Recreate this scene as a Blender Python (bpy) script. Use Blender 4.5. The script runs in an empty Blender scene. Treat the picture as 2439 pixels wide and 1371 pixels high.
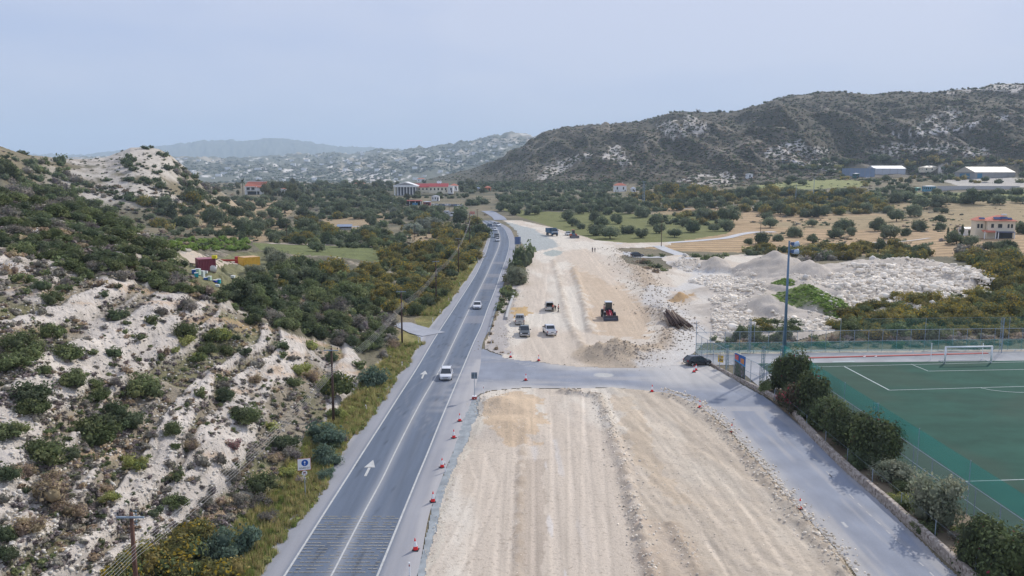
import bpy, bmesh, math, random
import numpy as np
from mathutils import Vector, Matrix
R = math.radians
PI = math.pi
sc = bpy.context.scene
col = sc.collection

# ------------------------------------------------------------------ camera
F, CX, CY, HZ, CAMZ = 1900.0, 1219.5, 685.5, 418.0, 29.0
TH = math.atan((CY - HZ) / F)
cam_d = bpy.data.cameras.new('camera')
cam_d.sensor_width = 36.0
cam_d.lens = 36.0 * F / 2439.0
cam_d.clip_start = 0.5
cam_d.clip_end = 40000
cam = bpy.data.objects.new('camera', cam_d)
col.objects.link(cam)
cam.location = (0, 0, CAMZ)
cam.rotation_euler = (PI / 2 - TH, 0, 0)
sc.camera = cam

# ------------------------------------------------------------------ sky
SUN_AZ, SUN_EL = 39.0, 35.5          # degrees clockwise from +Y, above the horizon
w = bpy.data.worlds.new("World")
sc.world = w
w.use_nodes = True
nt = w.node_tree
for n in list(nt.nodes):
    nt.nodes.remove(n)
out = nt.nodes.new('ShaderNodeOutputWorld')
bg = nt.nodes.new('ShaderNodeBackground')
sky = nt.nodes.new('ShaderNodeTexSky')
sky.sky_type = 'NISHITA'
sky.sun_disc = False
sky.sun_elevation = R(SUN_EL)
sky.sun_rotation = R(SUN_AZ)
sky.air_density = 1.0
sky.dust_density = 2.0
sky.ozone_density = 1.5
# thin high cloud veil over the blue: a second, flat-lit layer mixed in by soft noise
tc = nt.nodes.new('ShaderNodeTexCoord')
mp = nt.nodes.new('ShaderNodeMapping')
mp.inputs['Scale'].default_value = (1.0, 1.0, 3.2)
mp.inputs['Rotation'].default_value = (0.0, 0.25, 0.4)
nz = nt.nodes.new('ShaderNodeTexNoise')
nz.inputs['Scale'].default_value = 1.5
nz.inputs['Detail'].default_value = 6
nz.inputs['Roughness'].default_value = 0.5
rmp = nt.nodes.new('ShaderNodeMapRange')
rmp.inputs['From Min'].default_value = 0.40
rmp.inputs['From Max'].default_value = 0.60
mul = nt.nodes.new('ShaderNodeVectorMath')
mul.operation = 'SCALE'
mul.inputs['Scale'].default_value = 1.0
cl = nt.nodes.new('ShaderNodeMix')
cl.data_type = 'RGBA'
cl.inputs['A'].default_value = (4.9, 5.8, 8.4, 1)
cl.inputs['B'].default_value = (6.7, 7.1, 8.9, 1)
mx = nt.nodes.new('ShaderNodeMix')
mx.data_type = 'RGBA'
mx.inputs['Factor'].default_value = 0.92
nt.links.new(tc.outputs['Generated'], mp.inputs['Vector'])
nt.links.new(mp.outputs['Vector'], nz.inputs['Vector'])
nt.links.new(nz.outputs['Fac'], rmp.inputs['Value'])
nt.links.new(rmp.outputs['Result'], cl.inputs['Factor'])
nt.links.new(sky.outputs['Color'], mul.inputs[0])
nt.links.new(mul.outputs['Vector'], mx.inputs['A'])
nt.links.new(cl.outputs['Result'], mx.inputs['B'])
nt.links.new(mx.outputs['Result'], bg.inputs['Color'])
bg.inputs['Strength'].default_value = 0.1
nt.links.new(bg.outputs['Background'], out.inputs['Surface'])

# ------------------------------------------------------------------ sun
sd = bpy.data.lights.new('sun', 'SUN')
sd.energy = 3.8
sd.angle = R(1.2)
sd.color = (1.0, 0.945, 0.86)
so = bpy.data.objects.new('sun', sd)
col.objects.link(so)
az, el = R(SUN_AZ), R(SUN_EL)
sdir = Vector((math.sin(az) * math.cos(el), math.cos(az) * math.cos(el), math.sin(el)))
so.rotation_euler = sdir.to_track_quat('Z', 'Y').to_euler()
so.location = sdir * 300

sc.view_settings.view_transform = 'Standard'
sc.view_settings.look = 'None'
sc.view_settings.exposure = 0.0
sc.view_settings.gamma = 1.0
sc.cycles.volume_bounces = 1
sc.cycles.max_bounces = 6
sc.cycles.diffuse_bounces = 3
sc.cycles.transparent_max_bounces = 12

# ------------------------------------------------------------------ projection helpers
cs, sn = math.cos(TH), math.sin(TH)
def slope(py):
    v = (CY - np.asarray(py, float)) / F
    return (-sn + v * cs) / (cs + v * sn)
def ax(px, py):
    v = (CY - np.asarray(py, float)) / F
    return ((np.asarray(px, float) - CX) / F) / (cs + v * sn)
def at(px, py, z=0.0):
    """ground point seen at a place of the photograph, at height z"""
    s = float(slope(py))
    y = (z - CAMZ) / s
    return Vector((float(ax(px, py)) * y, y, z))
def at_depth(px, py, y):
    return Vector((float(ax(px, py)) * y, y, CAMZ + y * float(slope(py))))
def proj(x, y, z):
    x = np.asarray(x, float); y = np.asarray(y, float); z = np.asarray(z, float)
    dz = z - CAMZ
    dep = y * cs - dz * sn
    up = y * sn + dz * cs
    dep = np.where(dep < 0.5, 0.5, dep)
    return CX + F * x / dep, CY - F * up / dep
def zpy(py, y):
    return CAMZ + y * slope(py)

# ------------------------------------------------------------------ noise
def _hash(ix, iy, seed):
    n = (ix.astype(np.int64) * 374761393 + iy.astype(np.int64) * 668265263 + seed * 974634777) & 0xFFFFFFFF
    n = ((n ^ (n >> 13)) * 1274126177) & 0xFFFFFFFF
    n = (n ^ (n >> 16)) & 0xFFFFFFFF
    return n.astype(np.float64) / 4294967295.0
def vnoise(x, y, seed=0):
    xi = np.floor(x); yi = np.floor(y)
    fx = x - xi; fy = y - yi
    fx = fx * fx * (3 - 2 * fx); fy = fy * fy * (3 - 2 * fy)
    a = _hash(xi, yi, seed); b = _hash(xi + 1, yi, seed)
    c = _hash(xi, yi + 1, seed); d = _hash(xi + 1, yi + 1, seed)
    return (a * (1 - fx) + b * fx) * (1 - fy) + (c * (1 - fx) + d * fx) * fy
def fbm(x, y, seed=0, octv=4, gain=0.5):
    x = np.asarray(x, float); y = np.asarray(y, float)
    s = np.zeros(np.broadcast(x, y).shape); a = 1.0; t = 0.0
    for k in range(octv):
        s = s + a * vnoise(x * 2 ** k + 17.3 * k, y * 2 ** k - 9.1 * k, seed + k)
        t += a; a *= gain
    return s / t
def smooth(v, a, b):
    t = np.clip((v - a) / (b - a), 0, 1)
    return t * t * (3 - 2 * t)
def inpoly(px, py, poly):
    px = np.asarray(px, float); py = np.asarray(py, float)
    r = np.zeros(px.shape, bool)
    n = len(poly)
    for i in range(n):
        x1, y1 = poly[i]; x2, y2 = poly[(i + 1) % n]
        if y1 == y2: continue
        c = (py > min(y1, y2)) & (py <= max(y1, y2))
        xx = (py - y1) * (x2 - x1) / (y2 - y1) + x1
        r ^= c & (px < xx)
    return r
def dist_line(x, y, pts):
    """distance to a polyline and the place along it"""
    d = np.full(x.shape, 1e9); along = np.zeros(x.shape); acc = 0.0
    for i in range(len(pts) - 1):
        ax_, ay_ = pts[i][0], pts[i][1]; bx_, by_ = pts[i + 1][0], pts[i + 1][1]
        L2 = (bx_ - ax_) ** 2 + (by_ - ay_) ** 2 + 1e-9
        t = np.clip(((x - ax_) * (bx_ - ax_) + (y - ay_) * (by_ - ay_)) / L2, 0, 1)
        dd = np.hypot(x - (ax_ + t * (bx_ - ax_)), y - (ay_ + t * (by_ - ay_)))
        m = dd < d
        d = np.where(m, dd, d); along = np.where(m, acc + t * math.sqrt(L2), along)
        acc += math.sqrt(L2)
    return d, along

# ------------------------------------------------------------------ terrain height
def xf(y):
    return -18.8 + (np.clip(y, 20, 330) - 57.8) * 0.0318
HU = [0, 3, 6, 10, 15, 20, 26, 33, 41, 50, 60, 72, 90, 130, 200, 400]
HY = [10, 30, 45, 60, 75, 90, 105, 120, 135, 150, 170, 190, 220, 260, 320, 400, 520]
HT = [
 [0, .2, 2.5, 6.5, 10, 12.5, 15.5, 18, 20, 22, 24, 25, 26, 27, 28, 28],
 [0, .2, 2.5, 6.5, 10, 12.5, 15.5, 18, 20, 22, 24, 25, 26, 27, 28, 28],
 [0, .2, 2.3, 6.2, 9.2, 11.5, 14.5, 17.5, 19.5, 21.5, 23.5, 25, 26.5, 27, 28, 28],
 [0, .2, 2.0, 5.0, 8, 10.7, 13.5, 16.5, 18.8, 21, 23, 25, 26.5, 27, 28, 28],
 [0, .2, 1.8, 4.6, 7.7, 10, 13.3, 16.3, 18.4, 20.4, 22.7, 24.6, 26.5, 27, 27, 26],
 [0, .2, 1.7, 4.2, 7, 9.8, 13.4, 16, 17.6, 19.6, 22.3, 24.3, 26, 27, 26, 24],
 [0, .2, 1.5, 4, 7.5, 10.4, 13.4, 15.2, 17, 19.2, 22, 24.2, 26, 26.5, 25, 22],
 [0, .1, 1.2, 3.3, 5.5, 8.5, 11.5, 13.5, 16.6, 19, 21.8, 24.2, 26, 26, 24, 20],
 [0, .1, 1, 2.5, 4, 6, 9, 12, 15, 18.2, 21.2, 24, 26, 26, 23, 20],
 [0, 0, .5, 1.5, 2.5, 4, 6.3, 8.5, 12, 16.5, 20, 24, 26, 25, 22, 20],
 [0, 0, .2, .8, 1.5, 2.5, 4, 6, 8.3, 11, 14.5, 19.5, 23, 23, 21, 20],
 [0, 0, 0, .4, 1, 1.5, 2.5, 4, 5.8, 7.3, 9.5, 13, 17.5, 20, 20, 20],
 [0, 0, 0, 0, .5, 1, 1.5, 2.5, 3.5, 4.8, 6.2, 8.5, 12, 16, 18, 19],
 [0, 0, 0, 0, 0, .3, .7, 1.2, 2, 3, 4, 5.5, 8, 12, 15, 18],
 [0, 0, 0, 0, 0, 0, 0, .3, .6, 1, 1.5, 2, 3.5, 7, 11, 16],
 [0, 0, 0, 0, 0, 0, 0, 0, 0, .3, .6, 1, 2, 4, 8, 14],
 [0, 0, 0, 0, 0, 0, 0, 0, 0, 0, 0, 0, 0, 1, 3, 8]]
HT = np.array(HT, float); HU = np.array(HU, float); HY = np.array(HY, float)
def _cub(p0, p1, p2, p3, t):
    return p1 + 0.5 * t * (p2 - p0 + t * (2 * p0 - 5 * p1 + 4 * p2 - p3 + t * (3 * (p1 - p2) + p3 - p0)))
def hill_table(u, y):
    u = np.clip(u, 0, 399.9); yy = np.clip(y, 10, 519.9)
    i = np.clip(np.searchsorted(HU, u, 'right') - 1, 0, len(HU) - 2)
    j = np.clip(np.searchsorted(HY, yy, 'right') - 1, 0, len(HY) - 2)
    tu = (u - HU[i]) / (HU[i + 1] - HU[i]); ty = (yy - HY[j]) / (HY[j + 1] - HY[j])
    def row(jj):
        jj = np.clip(jj, 0, len(HY) - 1)
        a = HT[jj, i]; b = HT[jj, i + 1]
        return a + (b - a) * tu
    return np.maximum(_cub(row(j - 1), row(j), row(j + 1), row(j + 2), ty), 0)
class Ridge:
    def __init__(s, pts, yr, yf, yb, p=1.0, q=1.0):
        # pts: (px, py) silhouette; yr/yf/yb: (px, depth) of the ridge, its front foot and its back foot
        s.px = np.array([a for a, b in pts], float); s.py = np.array([b for a, b in pts], float)
        s.yr, s.yf, s.yb, s.p = yr, yf, yb, p
    def h(s, x, y, zb):
        yy = np.maximum(y, 20.0)
        px = CX + F * (x / yy) * 1.013
        py = np.interp(px, s.px, s.py)
        g = lambda tb: np.interp(px, [a for a, b in tb], [b for a, b in tb])
        yr, yf, yb = g(s.yr), g(s.yf), g(s.yb)
        zr = CAMZ + yr * slope(py)
        t = np.where(yy < yr, (yy - yf) / (yr - yf), (yb - yy) / (yb - yr))
        t = np.clip(t, 0, 1)
        pr = np.where(yy < yr, np.power(t, s.p), t)
        pr = 0.55 * pr + 0.45 * pr * pr * (3 - 2 * pr)
        e = smooth(px, s.px[0], s.px[0] + 30) * (1 - smooth(px, s.px[-1] - 50, s.px[-1] + 60)) * (y > 30)
        return np.maximum(zr - zb, 0) * pr * e
RW = Ridge([(-900, 300), (-200, 325), (0, 344), (40, 360), (70, 368), (140, 378), (200, 379), (250, 374), (290, 360), (312, 351), (345, 350), (380, 355),
            (405, 368), (430, 390), (455, 412), (480, 434), (515, 452), (570, 480)],
           [(-900, 300), (0, 400), (150, 450), (320, 480), (570, 520)],
           [(-900, 240), (0, 290), (150, 330), (320, 360), (570, 430)],
           [(0, 560), (320, 600), (570, 650)], 0.85)
RH = Ridge([(930, 442), (1000, 430), (1080, 413), (1140, 397), (1200, 375), (1230, 355), (1262, 334), (1300, 313), (1350, 304), (1450, 297), (1550, 281),
            (1600, 264), (1680, 268), (1750, 268), (1830, 238), (1870, 228), (1950, 219), (2050, 221), (2150, 216), (2250, 212), (2320, 211),
            (2345, 201), (2439, 196), (2800, 180), (3600, 200), (5000, 300)],
           [(930, 1900), (1250, 1650), (1600, 1500), (2000, 1480), (2439, 1400), (4000, 900)],
           [(930, 1500), (1250, 1000), (1500, 900), (1750, 880), (1900, 930), (2100, 960), (2439, 900), (4000, 500)],
           [(930, 2300), (1500, 2400), (2439, 2300), (4000, 1500)], 0.9)
RM = Ridge([(-400, 395), (100, 385), (300, 382), (420, 378), (600, 380), (760, 376), (860, 368), (905, 355), (955, 360), (1000, 353), (1080, 348), (1140, 343),
            (1172, 333), (1220, 327), (1262, 328), (1400, 322), (1700, 330)],
           [(0, 5600), (1700, 5200)], [(0, 2600), (1700, 2600)], [(0, 8000), (1700, 8000)], 0.8)
RB = Ridge([(-500, 380), (60, 372), (150, 370), (240, 363), (300, 356), (380, 349), (430, 341), (500, 333), (570, 330), (640, 328), (700, 332), (760, 341),
            (800, 348), (880, 349), (950, 356), (1100, 372), (1300, 385)],
           [(0, 11000), (1300, 11000)], [(0, 8600), (1300, 8600)], [(0, 13000), (1300, 13000)], 0.9)
def base_h(x, y):
    z = np.interp(y, [-1e5, 520, 600, 760, 900, 1100, 1500, 2200, 3000, 20000], [0, 0, 3, 8.5, 11.5, 14.5, 16, 0, -15, -15])
    a = x / np.maximum(y, 50)
    z = z + smooth(a, .08, .42) * smooth(y, 380, 900) * 17 * (1 - smooth(y, 1600, 2600))
    z = z + smooth(a, .42, .62) * smooth(y, 200, 330) * 3.5
    return z
def big_h(x, y):
    x = np.asarray(x, float); y = np.asarray(y, float)
    z = base_h(x, y)
    u = xf(y) - x
    hl = hill_table(u, y) * (1 - smooth(y, 420, 520)) * (y > -400)
    z = z + hl
    z = z + RW.h(x, y, z)
    z = z + RH.h(x, y, z)
    z = z + RM.h(x, y, z) + RB.h(x, y, z)
    return z
def strat(x, y, z):
    """hard and soft beds of the chalk: long bands that follow the height and dip gently along the road"""
    bed = z - .055 * y + (fbm(x * .10, y * .05, 301, 3) - .5) * 2.2
    s = vnoise(bed * .95, y * .012 + 5, 302) * .62 + vnoise(bed * 2.9, y * .03, 303) * .38
    return smooth(s + (fbm(x * .35, y * .12, 304, 3) - .5) * .28, .30, .68)
def terr(x, y):
    x = np.asarray(x, float); y = np.asarray(y, float)
    z = big_h(x, y)
    u = xf(y) - x
    # rough rock face beside the road, bedding ledges follow the height
    m = smooth(u, 4, 9) * (1 - smooth(y, 200, 320)) * smooth(y, 5, 20)
    bed = z - 0.06 * y
    n = fbm(x * .22, y * .22, 5, 5) - .5
    g = fbm(x * .07 + 3, y * .05, 8, 3) - .5
    st = strat(x, y, z)
    z = z + m * (n * 1.5 + g * 2.2 + (st - .45) * .9 + (fbm(x * 1.1, y * .7, 6, 3) - .5) * .55)
    # rounded knolls and gullies on the hills
    hm = smooth(z, 14, 60) * smooth(y, 300, 480)
    yr = np.interp(CX + F * x / np.maximum(y, 50) * 1.013, [930, 1250, 1600, 2000, 2439, 4000], [1900, 1650, 1500, 1480, 1400, 900])
    nr = 1 - .8 * np.exp(-((y - yr) / 130) ** 2)
    gul = 1 - np.abs(2 * fbm(x / 105 + y / 900, y / 330, 23, 4) - 1) * 2.2
    z = z + hm * nr * smooth(y, 500, 1000) * ((fbm(x / 120, y / 120, 21, 5) - .5) * 38 + (gul - .45) * 26)
    z = z + hm * (fbm(x / 25, y / 25, 31, 4) - .5) * (2.2 + 3.8 * smooth(y, 600, 900))
    z = z + smooth(y, 2600, 4000) * (fbm(x / 700, y / 700, 41, 5) - .5) * 80
    pm = smooth(np.abs(x), 60, 140) * smooth(y, 120, 300) * (1 - smooth(y, 1200, 2000))
    z = z + pm * (fbm(x / 40, y / 40, 51, 4) - .5) * 2.2
    return z - 0.05
BVH = None
def ground(px, py, y0=30., y1=3500., k=1.012):
    """rays of the photograph to the terrain; returns x, y, z arrays"""
    px = np.atleast_1d(np.asarray(px, float)); py = np.atleast_1d(np.asarray(py, float))
    a = ax(px, py); s = slope(py)
    X = np.empty(px.shape); Y = np.empty(px.shape); Z = np.empty(px.shape)
    for i in range(len(px)):
        d = Vector((a[i], 1.0, s[i]))
        h = BVH.ray_cast(Vector((0, 0, CAMZ)) + d * min(y0, 30.), d)
        if h[0] is None: X[i], Y[i], Z[i] = a[i] * y1, y1, 0
        else: X[i], Y[i], Z[i] = h[0]
    return X, Y, Z
def gp(px, py):
    x, y, z = ground([px], [py])
    return Vector((x[0], y[0], z[0]))

# ------------------------------------------------------------------ materials
def new_mat(name):
    m = bpy.data.materials.new(name)
    m.use_nodes = True
    nt = m.node_tree
    b = nt.nodes['Principled BSDF']
    return m, nt, b
def N(nt, t, **kw):
    n = nt.nodes.new(t)
    for k, v in kw.items():
        if k in n.inputs: n.inputs[k].default_value = v
        else: setattr(n, k, v)
    return n
_mats = {}
def plain(name, c, rough=.6, metal=0., var=.12, scale=3., bump=0.0, emit=None, coat=0.0, spec=.4):
    """painted / cast surface: base colour with dirt and tone variation"""
    if name in _mats: return _mats[name]
    m, nt, b = new_mat(name)
    tcn = N(nt, 'ShaderNodeTexCoord')
    n1 = N(nt, 'ShaderNodeTexNoise', Scale=scale, Detail=6.0, Roughness=.65)
    nt.links.new(tcn.outputs['Object'], n1.inputs['Vector'])
    mr = N(nt, 'ShaderNodeMapRange')
    mr.inputs['From Min'].default_value = .3; mr.inputs['From Max'].default_value = .7
    mr.inputs['To Min'].default_value = 1 - var; mr.inputs['To Max'].default_value = 1 + var * .6
    nt.links.new(n1.outputs['Fac'], mr.inputs['Value'])
    vm = N(nt, 'ShaderNodeVectorMath', operation='SCALE')
    vm.inputs[0].default_value = c[:3]
    nt.links.new(mr.outputs['Result'], vm.inputs['Scale'])
    nt.links.new(vm.outputs['Vector'], b.inputs['Base Color'])
    b.inputs['Roughness'].default_value = rough
    b.inputs['Metallic'].default_value = metal
    b.inputs['Specular IOR Level'].default_value = spec
    b.inputs['Coat Weight'].default_value = coat
    if bump:
        bp = N(nt, 'ShaderNodeBump', Strength=bump, Distance=.05)
        nt.links.new(n1.outputs['Fac'], bp.inputs['Height'])
        nt.links.new(bp.outputs['Normal'], b.inputs['Normal'])
    _mats[name] = m
    return m
def ground_mat(name, s1=2.2, s2=.35, amp=.35, bump=.5, bdist=.15, speck=0.0, speck_col=(.03, .035, .02), rough=.95, streak=None):
    """vertex colour (what the ground is made of there) x fine grain; optional specks of pebbles/tufts"""
    m, nt, b = new_mat(name)
    at_ = N(nt, 'ShaderNodeAttribute', attribute_name='Col')
    geo = N(nt, 'ShaderNodeNewGeometry')
    n1 = N(nt, 'ShaderNodeTexNoise', Scale=s1, Detail=8.0, Roughness=.7)
    n2 = N(nt, 'ShaderNodeTexNoise', Scale=s2, Detail=5.0, Roughness=.6)
    nt.links.new(geo.outputs['Position'], n1.inputs['Vector'])
    if streak:
        mpn = N(nt, 'ShaderNodeMapping')
        mpn.inputs['Scale'].default_value = streak
        nt.links.new(geo.outputs['Position'], mpn.inputs['Vector'])
        nt.links.new(mpn.outputs['Vector'], n2.inputs['Vector'])
    else:
        nt.links.new(geo.outputs['Position'], n2.inputs['Vector'])
    ad = N(nt, 'ShaderNodeMath', operation='ADD')
    nt.links.new(n1.outputs['Fac'], ad.inputs[0]); nt.links.new(n2.outputs['Fac'], ad.inputs[1])
    mr = N(nt, 'ShaderNodeMapRange')
    mr.inputs['From Min'].default_value = .65; mr.inputs['From Max'].default_value = 1.35
    mr.inputs['To Min'].default_value = 1 - amp; mr.inputs['To Max'].default_value = 1 + amp * .8
    nt.links.new(ad.outputs[0], mr.inputs['Value'])
    vm = N(nt, 'ShaderNodeVectorMath', operation='SCALE')
    nt.links.new(at_.outputs['Color'], vm.inputs[0]); nt.links.new(mr.outputs['Result'], vm.inputs['Scale'])
    last = vm.outputs['Vector']
    if speck:
        n3 = N(nt, 'ShaderNodeTexNoise', Scale=speck, Detail=4.0, Roughness=.75)
        nt.links.new(geo.outputs['Position'], n3.inputs['Vector'])
        m3 = N(nt, 'ShaderNodeMapRange')
        m3.inputs['From Min'].default_value = .56; m3.inputs['From Max'].default_value = .62
        nt.links.new(n3.outputs['Fac'], m3.inputs['Value'])
        mm = N(nt, 'ShaderNodeMath', operation='MULTIPLY')
        nt.links.new(m3.outputs['Result'], mm.inputs[0]); nt.links.new(at_.outputs['Alpha'], mm.inputs[1])
        mc = N(nt, 'ShaderNodeMix', data_type='RGBA')
        mc.inputs['B'].default_value = (*speck_col, 1)
        nt.links.new(mm.outputs[0], mc.inputs['Factor']); nt.links.new(last, mc.inputs['A'])
        last = mc.outputs['Result']
    nt.links.new(last, b.inputs['Base Color'])
    b.inputs['Roughness'].default_value = rough
    b.inputs['Specular IOR Level'].default_value = .15
    if bump:
        bp = N(nt, 'ShaderNodeBump', Strength=bump, Distance=bdist)
        nt.links.new(n1.outputs['Fac'], bp.inputs['Height'])
        nt.links.new(bp.outputs['Normal'], b.inputs['Normal'])
    return m
def foliage_mat(name, tint=(1, 1, 1)):
    m, nt, b = new_mat(name)
    a = N(nt, 'ShaderNodeAttribute', attribute_name='Col')
    oi = N(nt, 'ShaderNodeObjectInfo')
    mr = N(nt, 'ShaderNodeMapRange')
    mr.inputs['To Min'].default_value = .78; mr.inputs['To Max'].default_value = 1.22
    nt.links.new(oi.outputs['Random'], mr.inputs['Value'])
    v = N(nt, 'ShaderNodeVectorMath', operation='SCALE')
    nt.links.new(a.outputs['Color'], v.inputs[0]); nt.links.new(mr.outputs['Result'], v.inputs['Scale'])
    nt.links.new(v.outputs['Vector'], b.inputs['Base Color'])
    b.inputs['Roughness'].default_value = .75
    b.inputs['Specular IOR Level'].default_value = .2
    tr = N(nt, 'ShaderNodeBsdfTranslucent')
    nt.links.new(v.outputs['Vector'], tr.inputs['Color'])
    mx = N(nt, 'ShaderNodeMixShader', Fac=.36)
    nt.links.new(b.outputs[0], mx.inputs[1]); nt.links.new(tr.outputs[0], mx.inputs[2])
    nt.links.new(mx.outputs[0], nt.nodes['Material Output'].inputs['Surface'])
    return m
def net_mat(name, c, fac):
    m, nt, b = new_mat(name)
    b.inputs['Base Color'].default_value = (*c, 1)
    b.inputs['Roughness'].default_value = .8
    t = N(nt, 'ShaderNodeBsdfTransparent')
    mx = N(nt, 'ShaderNodeMixShader', Fac=fac)
    nt.links.new(t.outputs[0], mx.inputs[1]); nt.links.new(b.outputs[0], mx.inputs[2])
    nt.links.new(mx.outputs[0], nt.nodes['Material Output'].inputs['Surface'])
    return m

# ------------------------------------------------------------------ mesh helpers
def tag(o, label=None, cat=None, group=None, kind=None):
    if label: o['label'] = label
    if cat: o['category'] = cat
    if group: o['group'] = group
    if kind: o['kind'] = kind
    return o
def link_mesh(name, me, mat, parent=None):
    o = bpy.data.objects.new(name, me)
    col.objects.link(o)
    if mat and not me.materials: me.materials.append(mat)
    if parent: o.parent = parent
    return o
def empty(name, loc, rz=0.0, s=1.0):
    o = bpy.data.objects.new(name, None)
    col.objects.link(o)
    o.location = loc; o.rotation_euler = (0, 0, rz); o.scale = (s, s, s)
    o.empty_display_size = .5
    return o
def np_mesh(name, verts, faces, cols=None, smooth_=True):
    """faces: int array (n,3) or (n,4)"""
    me = bpy.data.meshes.new(name)
    nv, nf, k = len(verts), len(faces), faces.shape[1]
    me.vertices.add(nv); me.loops.add(nf * k); me.polygons.add(nf)
    me.vertices.foreach_set('co', np.asarray(verts, np.float32).ravel())
    me.loops.foreach_set('vertex_index', faces.astype(np.int32).ravel())
    me.polygons.foreach_set('loop_start', np.arange(0, nf * k, k, dtype=np.int32))
    me.polygons.foreach_set('loop_total', np.full(nf, k, np.int32))
    if smooth_: me.polygons.foreach_set('use_smooth', np.ones(nf, bool))
    me.update(calc_edges=True)
    if cols is not None:
        ca = me.color_attributes.new('Col', 'FLOAT_COLOR', 'POINT')
        if cols.shape[1] == 3: cols = np.hstack([cols, np.ones((nv, 1))])
        ca.data.foreach_set('color', cols.astype(np.float32).ravel())
    return me
class MB:
    def __init__(s): s.v = []; s.f = []
    def add(s, vs, fs):
        k = len(s.v); s.v += [tuple(v) for v in vs]; s.f += [tuple(i + k for i in f) for f in fs]; return s
    def box(s, c, d, rz=0., tx=1., ty=1., rx=0., ry=0.):
        """centre c, size d; tx,ty shrink the top"""
        x, y, z = d[0] / 2, d[1] / 2, d[2] / 2
        vs = [(-x, -y, -z), (x, -y, -z), (x, y, -z), (-x, y, -z), (-x * tx, -y * ty, z), (x * tx, -y * ty, z), (x * tx, y * ty, z), (-x * tx, y * ty, z)]
        M = Matrix.Translation(c) @ Matrix.Rotation(rz, 4, 'Z') @ Matrix.Rotation(ry, 4, 'Y') @ Matrix.Rotation(rx, 4, 'X')
        return s.add([M @ Vector(v) for v in vs], [(0, 3, 2, 1), (4, 5, 6, 7), (0, 1, 5, 4), (1, 2, 6, 5), (2, 3, 7, 6), (3, 0, 4, 7)])
    def tube(s, a, b, r, r2=None, n=8, cap=True):
        a = Vector(a); b = Vector(b); r2 = r if r2 is None else r2
        d = (b - a); q = d.to_track_quat('Z', 'Y')
        vs = []
        for k in range(n):
            t = 2 * PI * k / n; p = Vector((math.cos(t), math.sin(t), 0))
            vs.append(a + q @ (p * r)); vs.append(b + q @ (p * r2))
        fs = [(2 * k, 2 * ((k + 1) % n), 2 * ((k + 1) % n) + 1, 2 * k + 1) for k in range(n)]
        if cap: fs += [tuple(2 * k for k in reversed(range(n))), tuple(2 * k + 1 for k in range(n))]
        return s.add(vs, fs)
    def path(s, pts, r, n=5):
        for i in range(len(pts) - 1): s.tube(pts[i], pts[i + 1], r, n=n, cap=False)
        return s
    def lathe(s, prof, n=16, c=(0, 0, 0)):
        vs = []; m = len(prof)
        for k in range(n):
            t = 2 * PI * k / n
            for r, z in prof: vs.append((c[0] + r * math.cos(t), c[1] + r * math.sin(t), c[2] + z))
        fs = []
        for k in range(n):
            for j in range(m - 1):
                a = k * m + j; b = ((k + 1) % n) * m + j
                fs.append((a, b, b + 1, a + 1))
        return s.add(vs, fs)
    def loft(s, rings, cap=True):
        n = len(rings[0]); vs = [p for r in rings for p in r]; fs = []
        for i in range(len(rings) - 1):
            for k in range(n):
                a = i * n + k; b = i * n + (k + 1) % n
                fs.append((a, b, b + n, a + n))
        if cap: fs += [tuple(reversed(range(n))), tuple((len(rings) - 1) * n + k for k in range(n))]
        return s.add(vs, fs)
    def prism(s, poly, axis, a, b):
        """poly: 2D outline extruded along axis from a to b"""
        f = {'x': lambda p, t: (t, p[0], p[1]), 'y': lambda p, t: (p[0], t, p[1]), 'z': lambda p, t: (p[0], p[1], t)}[axis]
        return s.loft([[f(p, a) for p in poly], [f(p, b) for p in poly]])
    def mesh(s, name, bevel=0., sm=False):
        me = bpy.data.meshes.new(name)
        me.from_pydata(s.v, [], s.f)
        bm = bmesh.new(); bm.from_mesh(me)
        bmesh.ops.recalc_face_normals(bm, faces=bm.faces)
        if bevel:
            es = [e for e in bm.edges if len(e.link_faces) == 2 and e.calc_face_angle(0) > .5]
            bmesh.ops.bevel(bm, geom=es, offset=bevel, segments=2, affect='EDGES', profile=.6, clamp_overlap=True)
        bm.to_mesh(me); bm.free()
        if sm:
            for p in me.polygons: p.use_smooth = True
        return me
    def obj(s, name, mat, parent=None, bevel=0., sm=False):
        return link_mesh(name, s.mesh(name, bevel, sm), mat, parent)
def copy_tree(o, parent=None):
    c = o.copy(); col.objects.link(c); c.parent = parent
    for ch in list(o.children): copy_tree(ch, c)
    return c
# ================================================================== GROUND
WHITE = np.array([.62, .56, .48]); SOIL = np.array([.27, .225, .165]); SCRUBSOIL = np.array([.17, .155, .105])
TAN = np.array([.44, .33, .20]); GRASS = np.array([.17, .19, .075]); DRYG = np.array([.26, .24, .13])
P_ROCK = [(-300, 580), (0, 590), (60, 615), (120, 632), (200, 655), (300, 668), (390, 690), (470, 712), (545, 730), (620, 765), (700, 798), (760, 812), (830, 830),
          (880, 880), (960, 800), (1010, 820), (900, 1000), (700, 1250), (560, 1420), (-300, 1500)]
P_GREENL = [(600, 578), (760, 584), (880, 589), (930, 600), (905, 628), (880, 645), (800, 640), (690, 620), (620, 600)]
P_ROUGHL = [(690, 615), (900, 628), (890, 690), (800, 690), (700, 650)]
P_TANS = [[(955, 556), (1005, 532), (1080, 532), (1080, 548), (1075, 575), (1000, 577)],
          [(360, 495), (480, 478), (560, 482), (600, 505), (690, 525), (695, 560), (620, 577), (520, 562), (420, 540)],
          [(520, 478), (640, 470), (700, 490), (690, 515), (600, 508)],
          [(770, 520), (900, 500), (930, 520), (850, 545), (770, 540)]]
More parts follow.
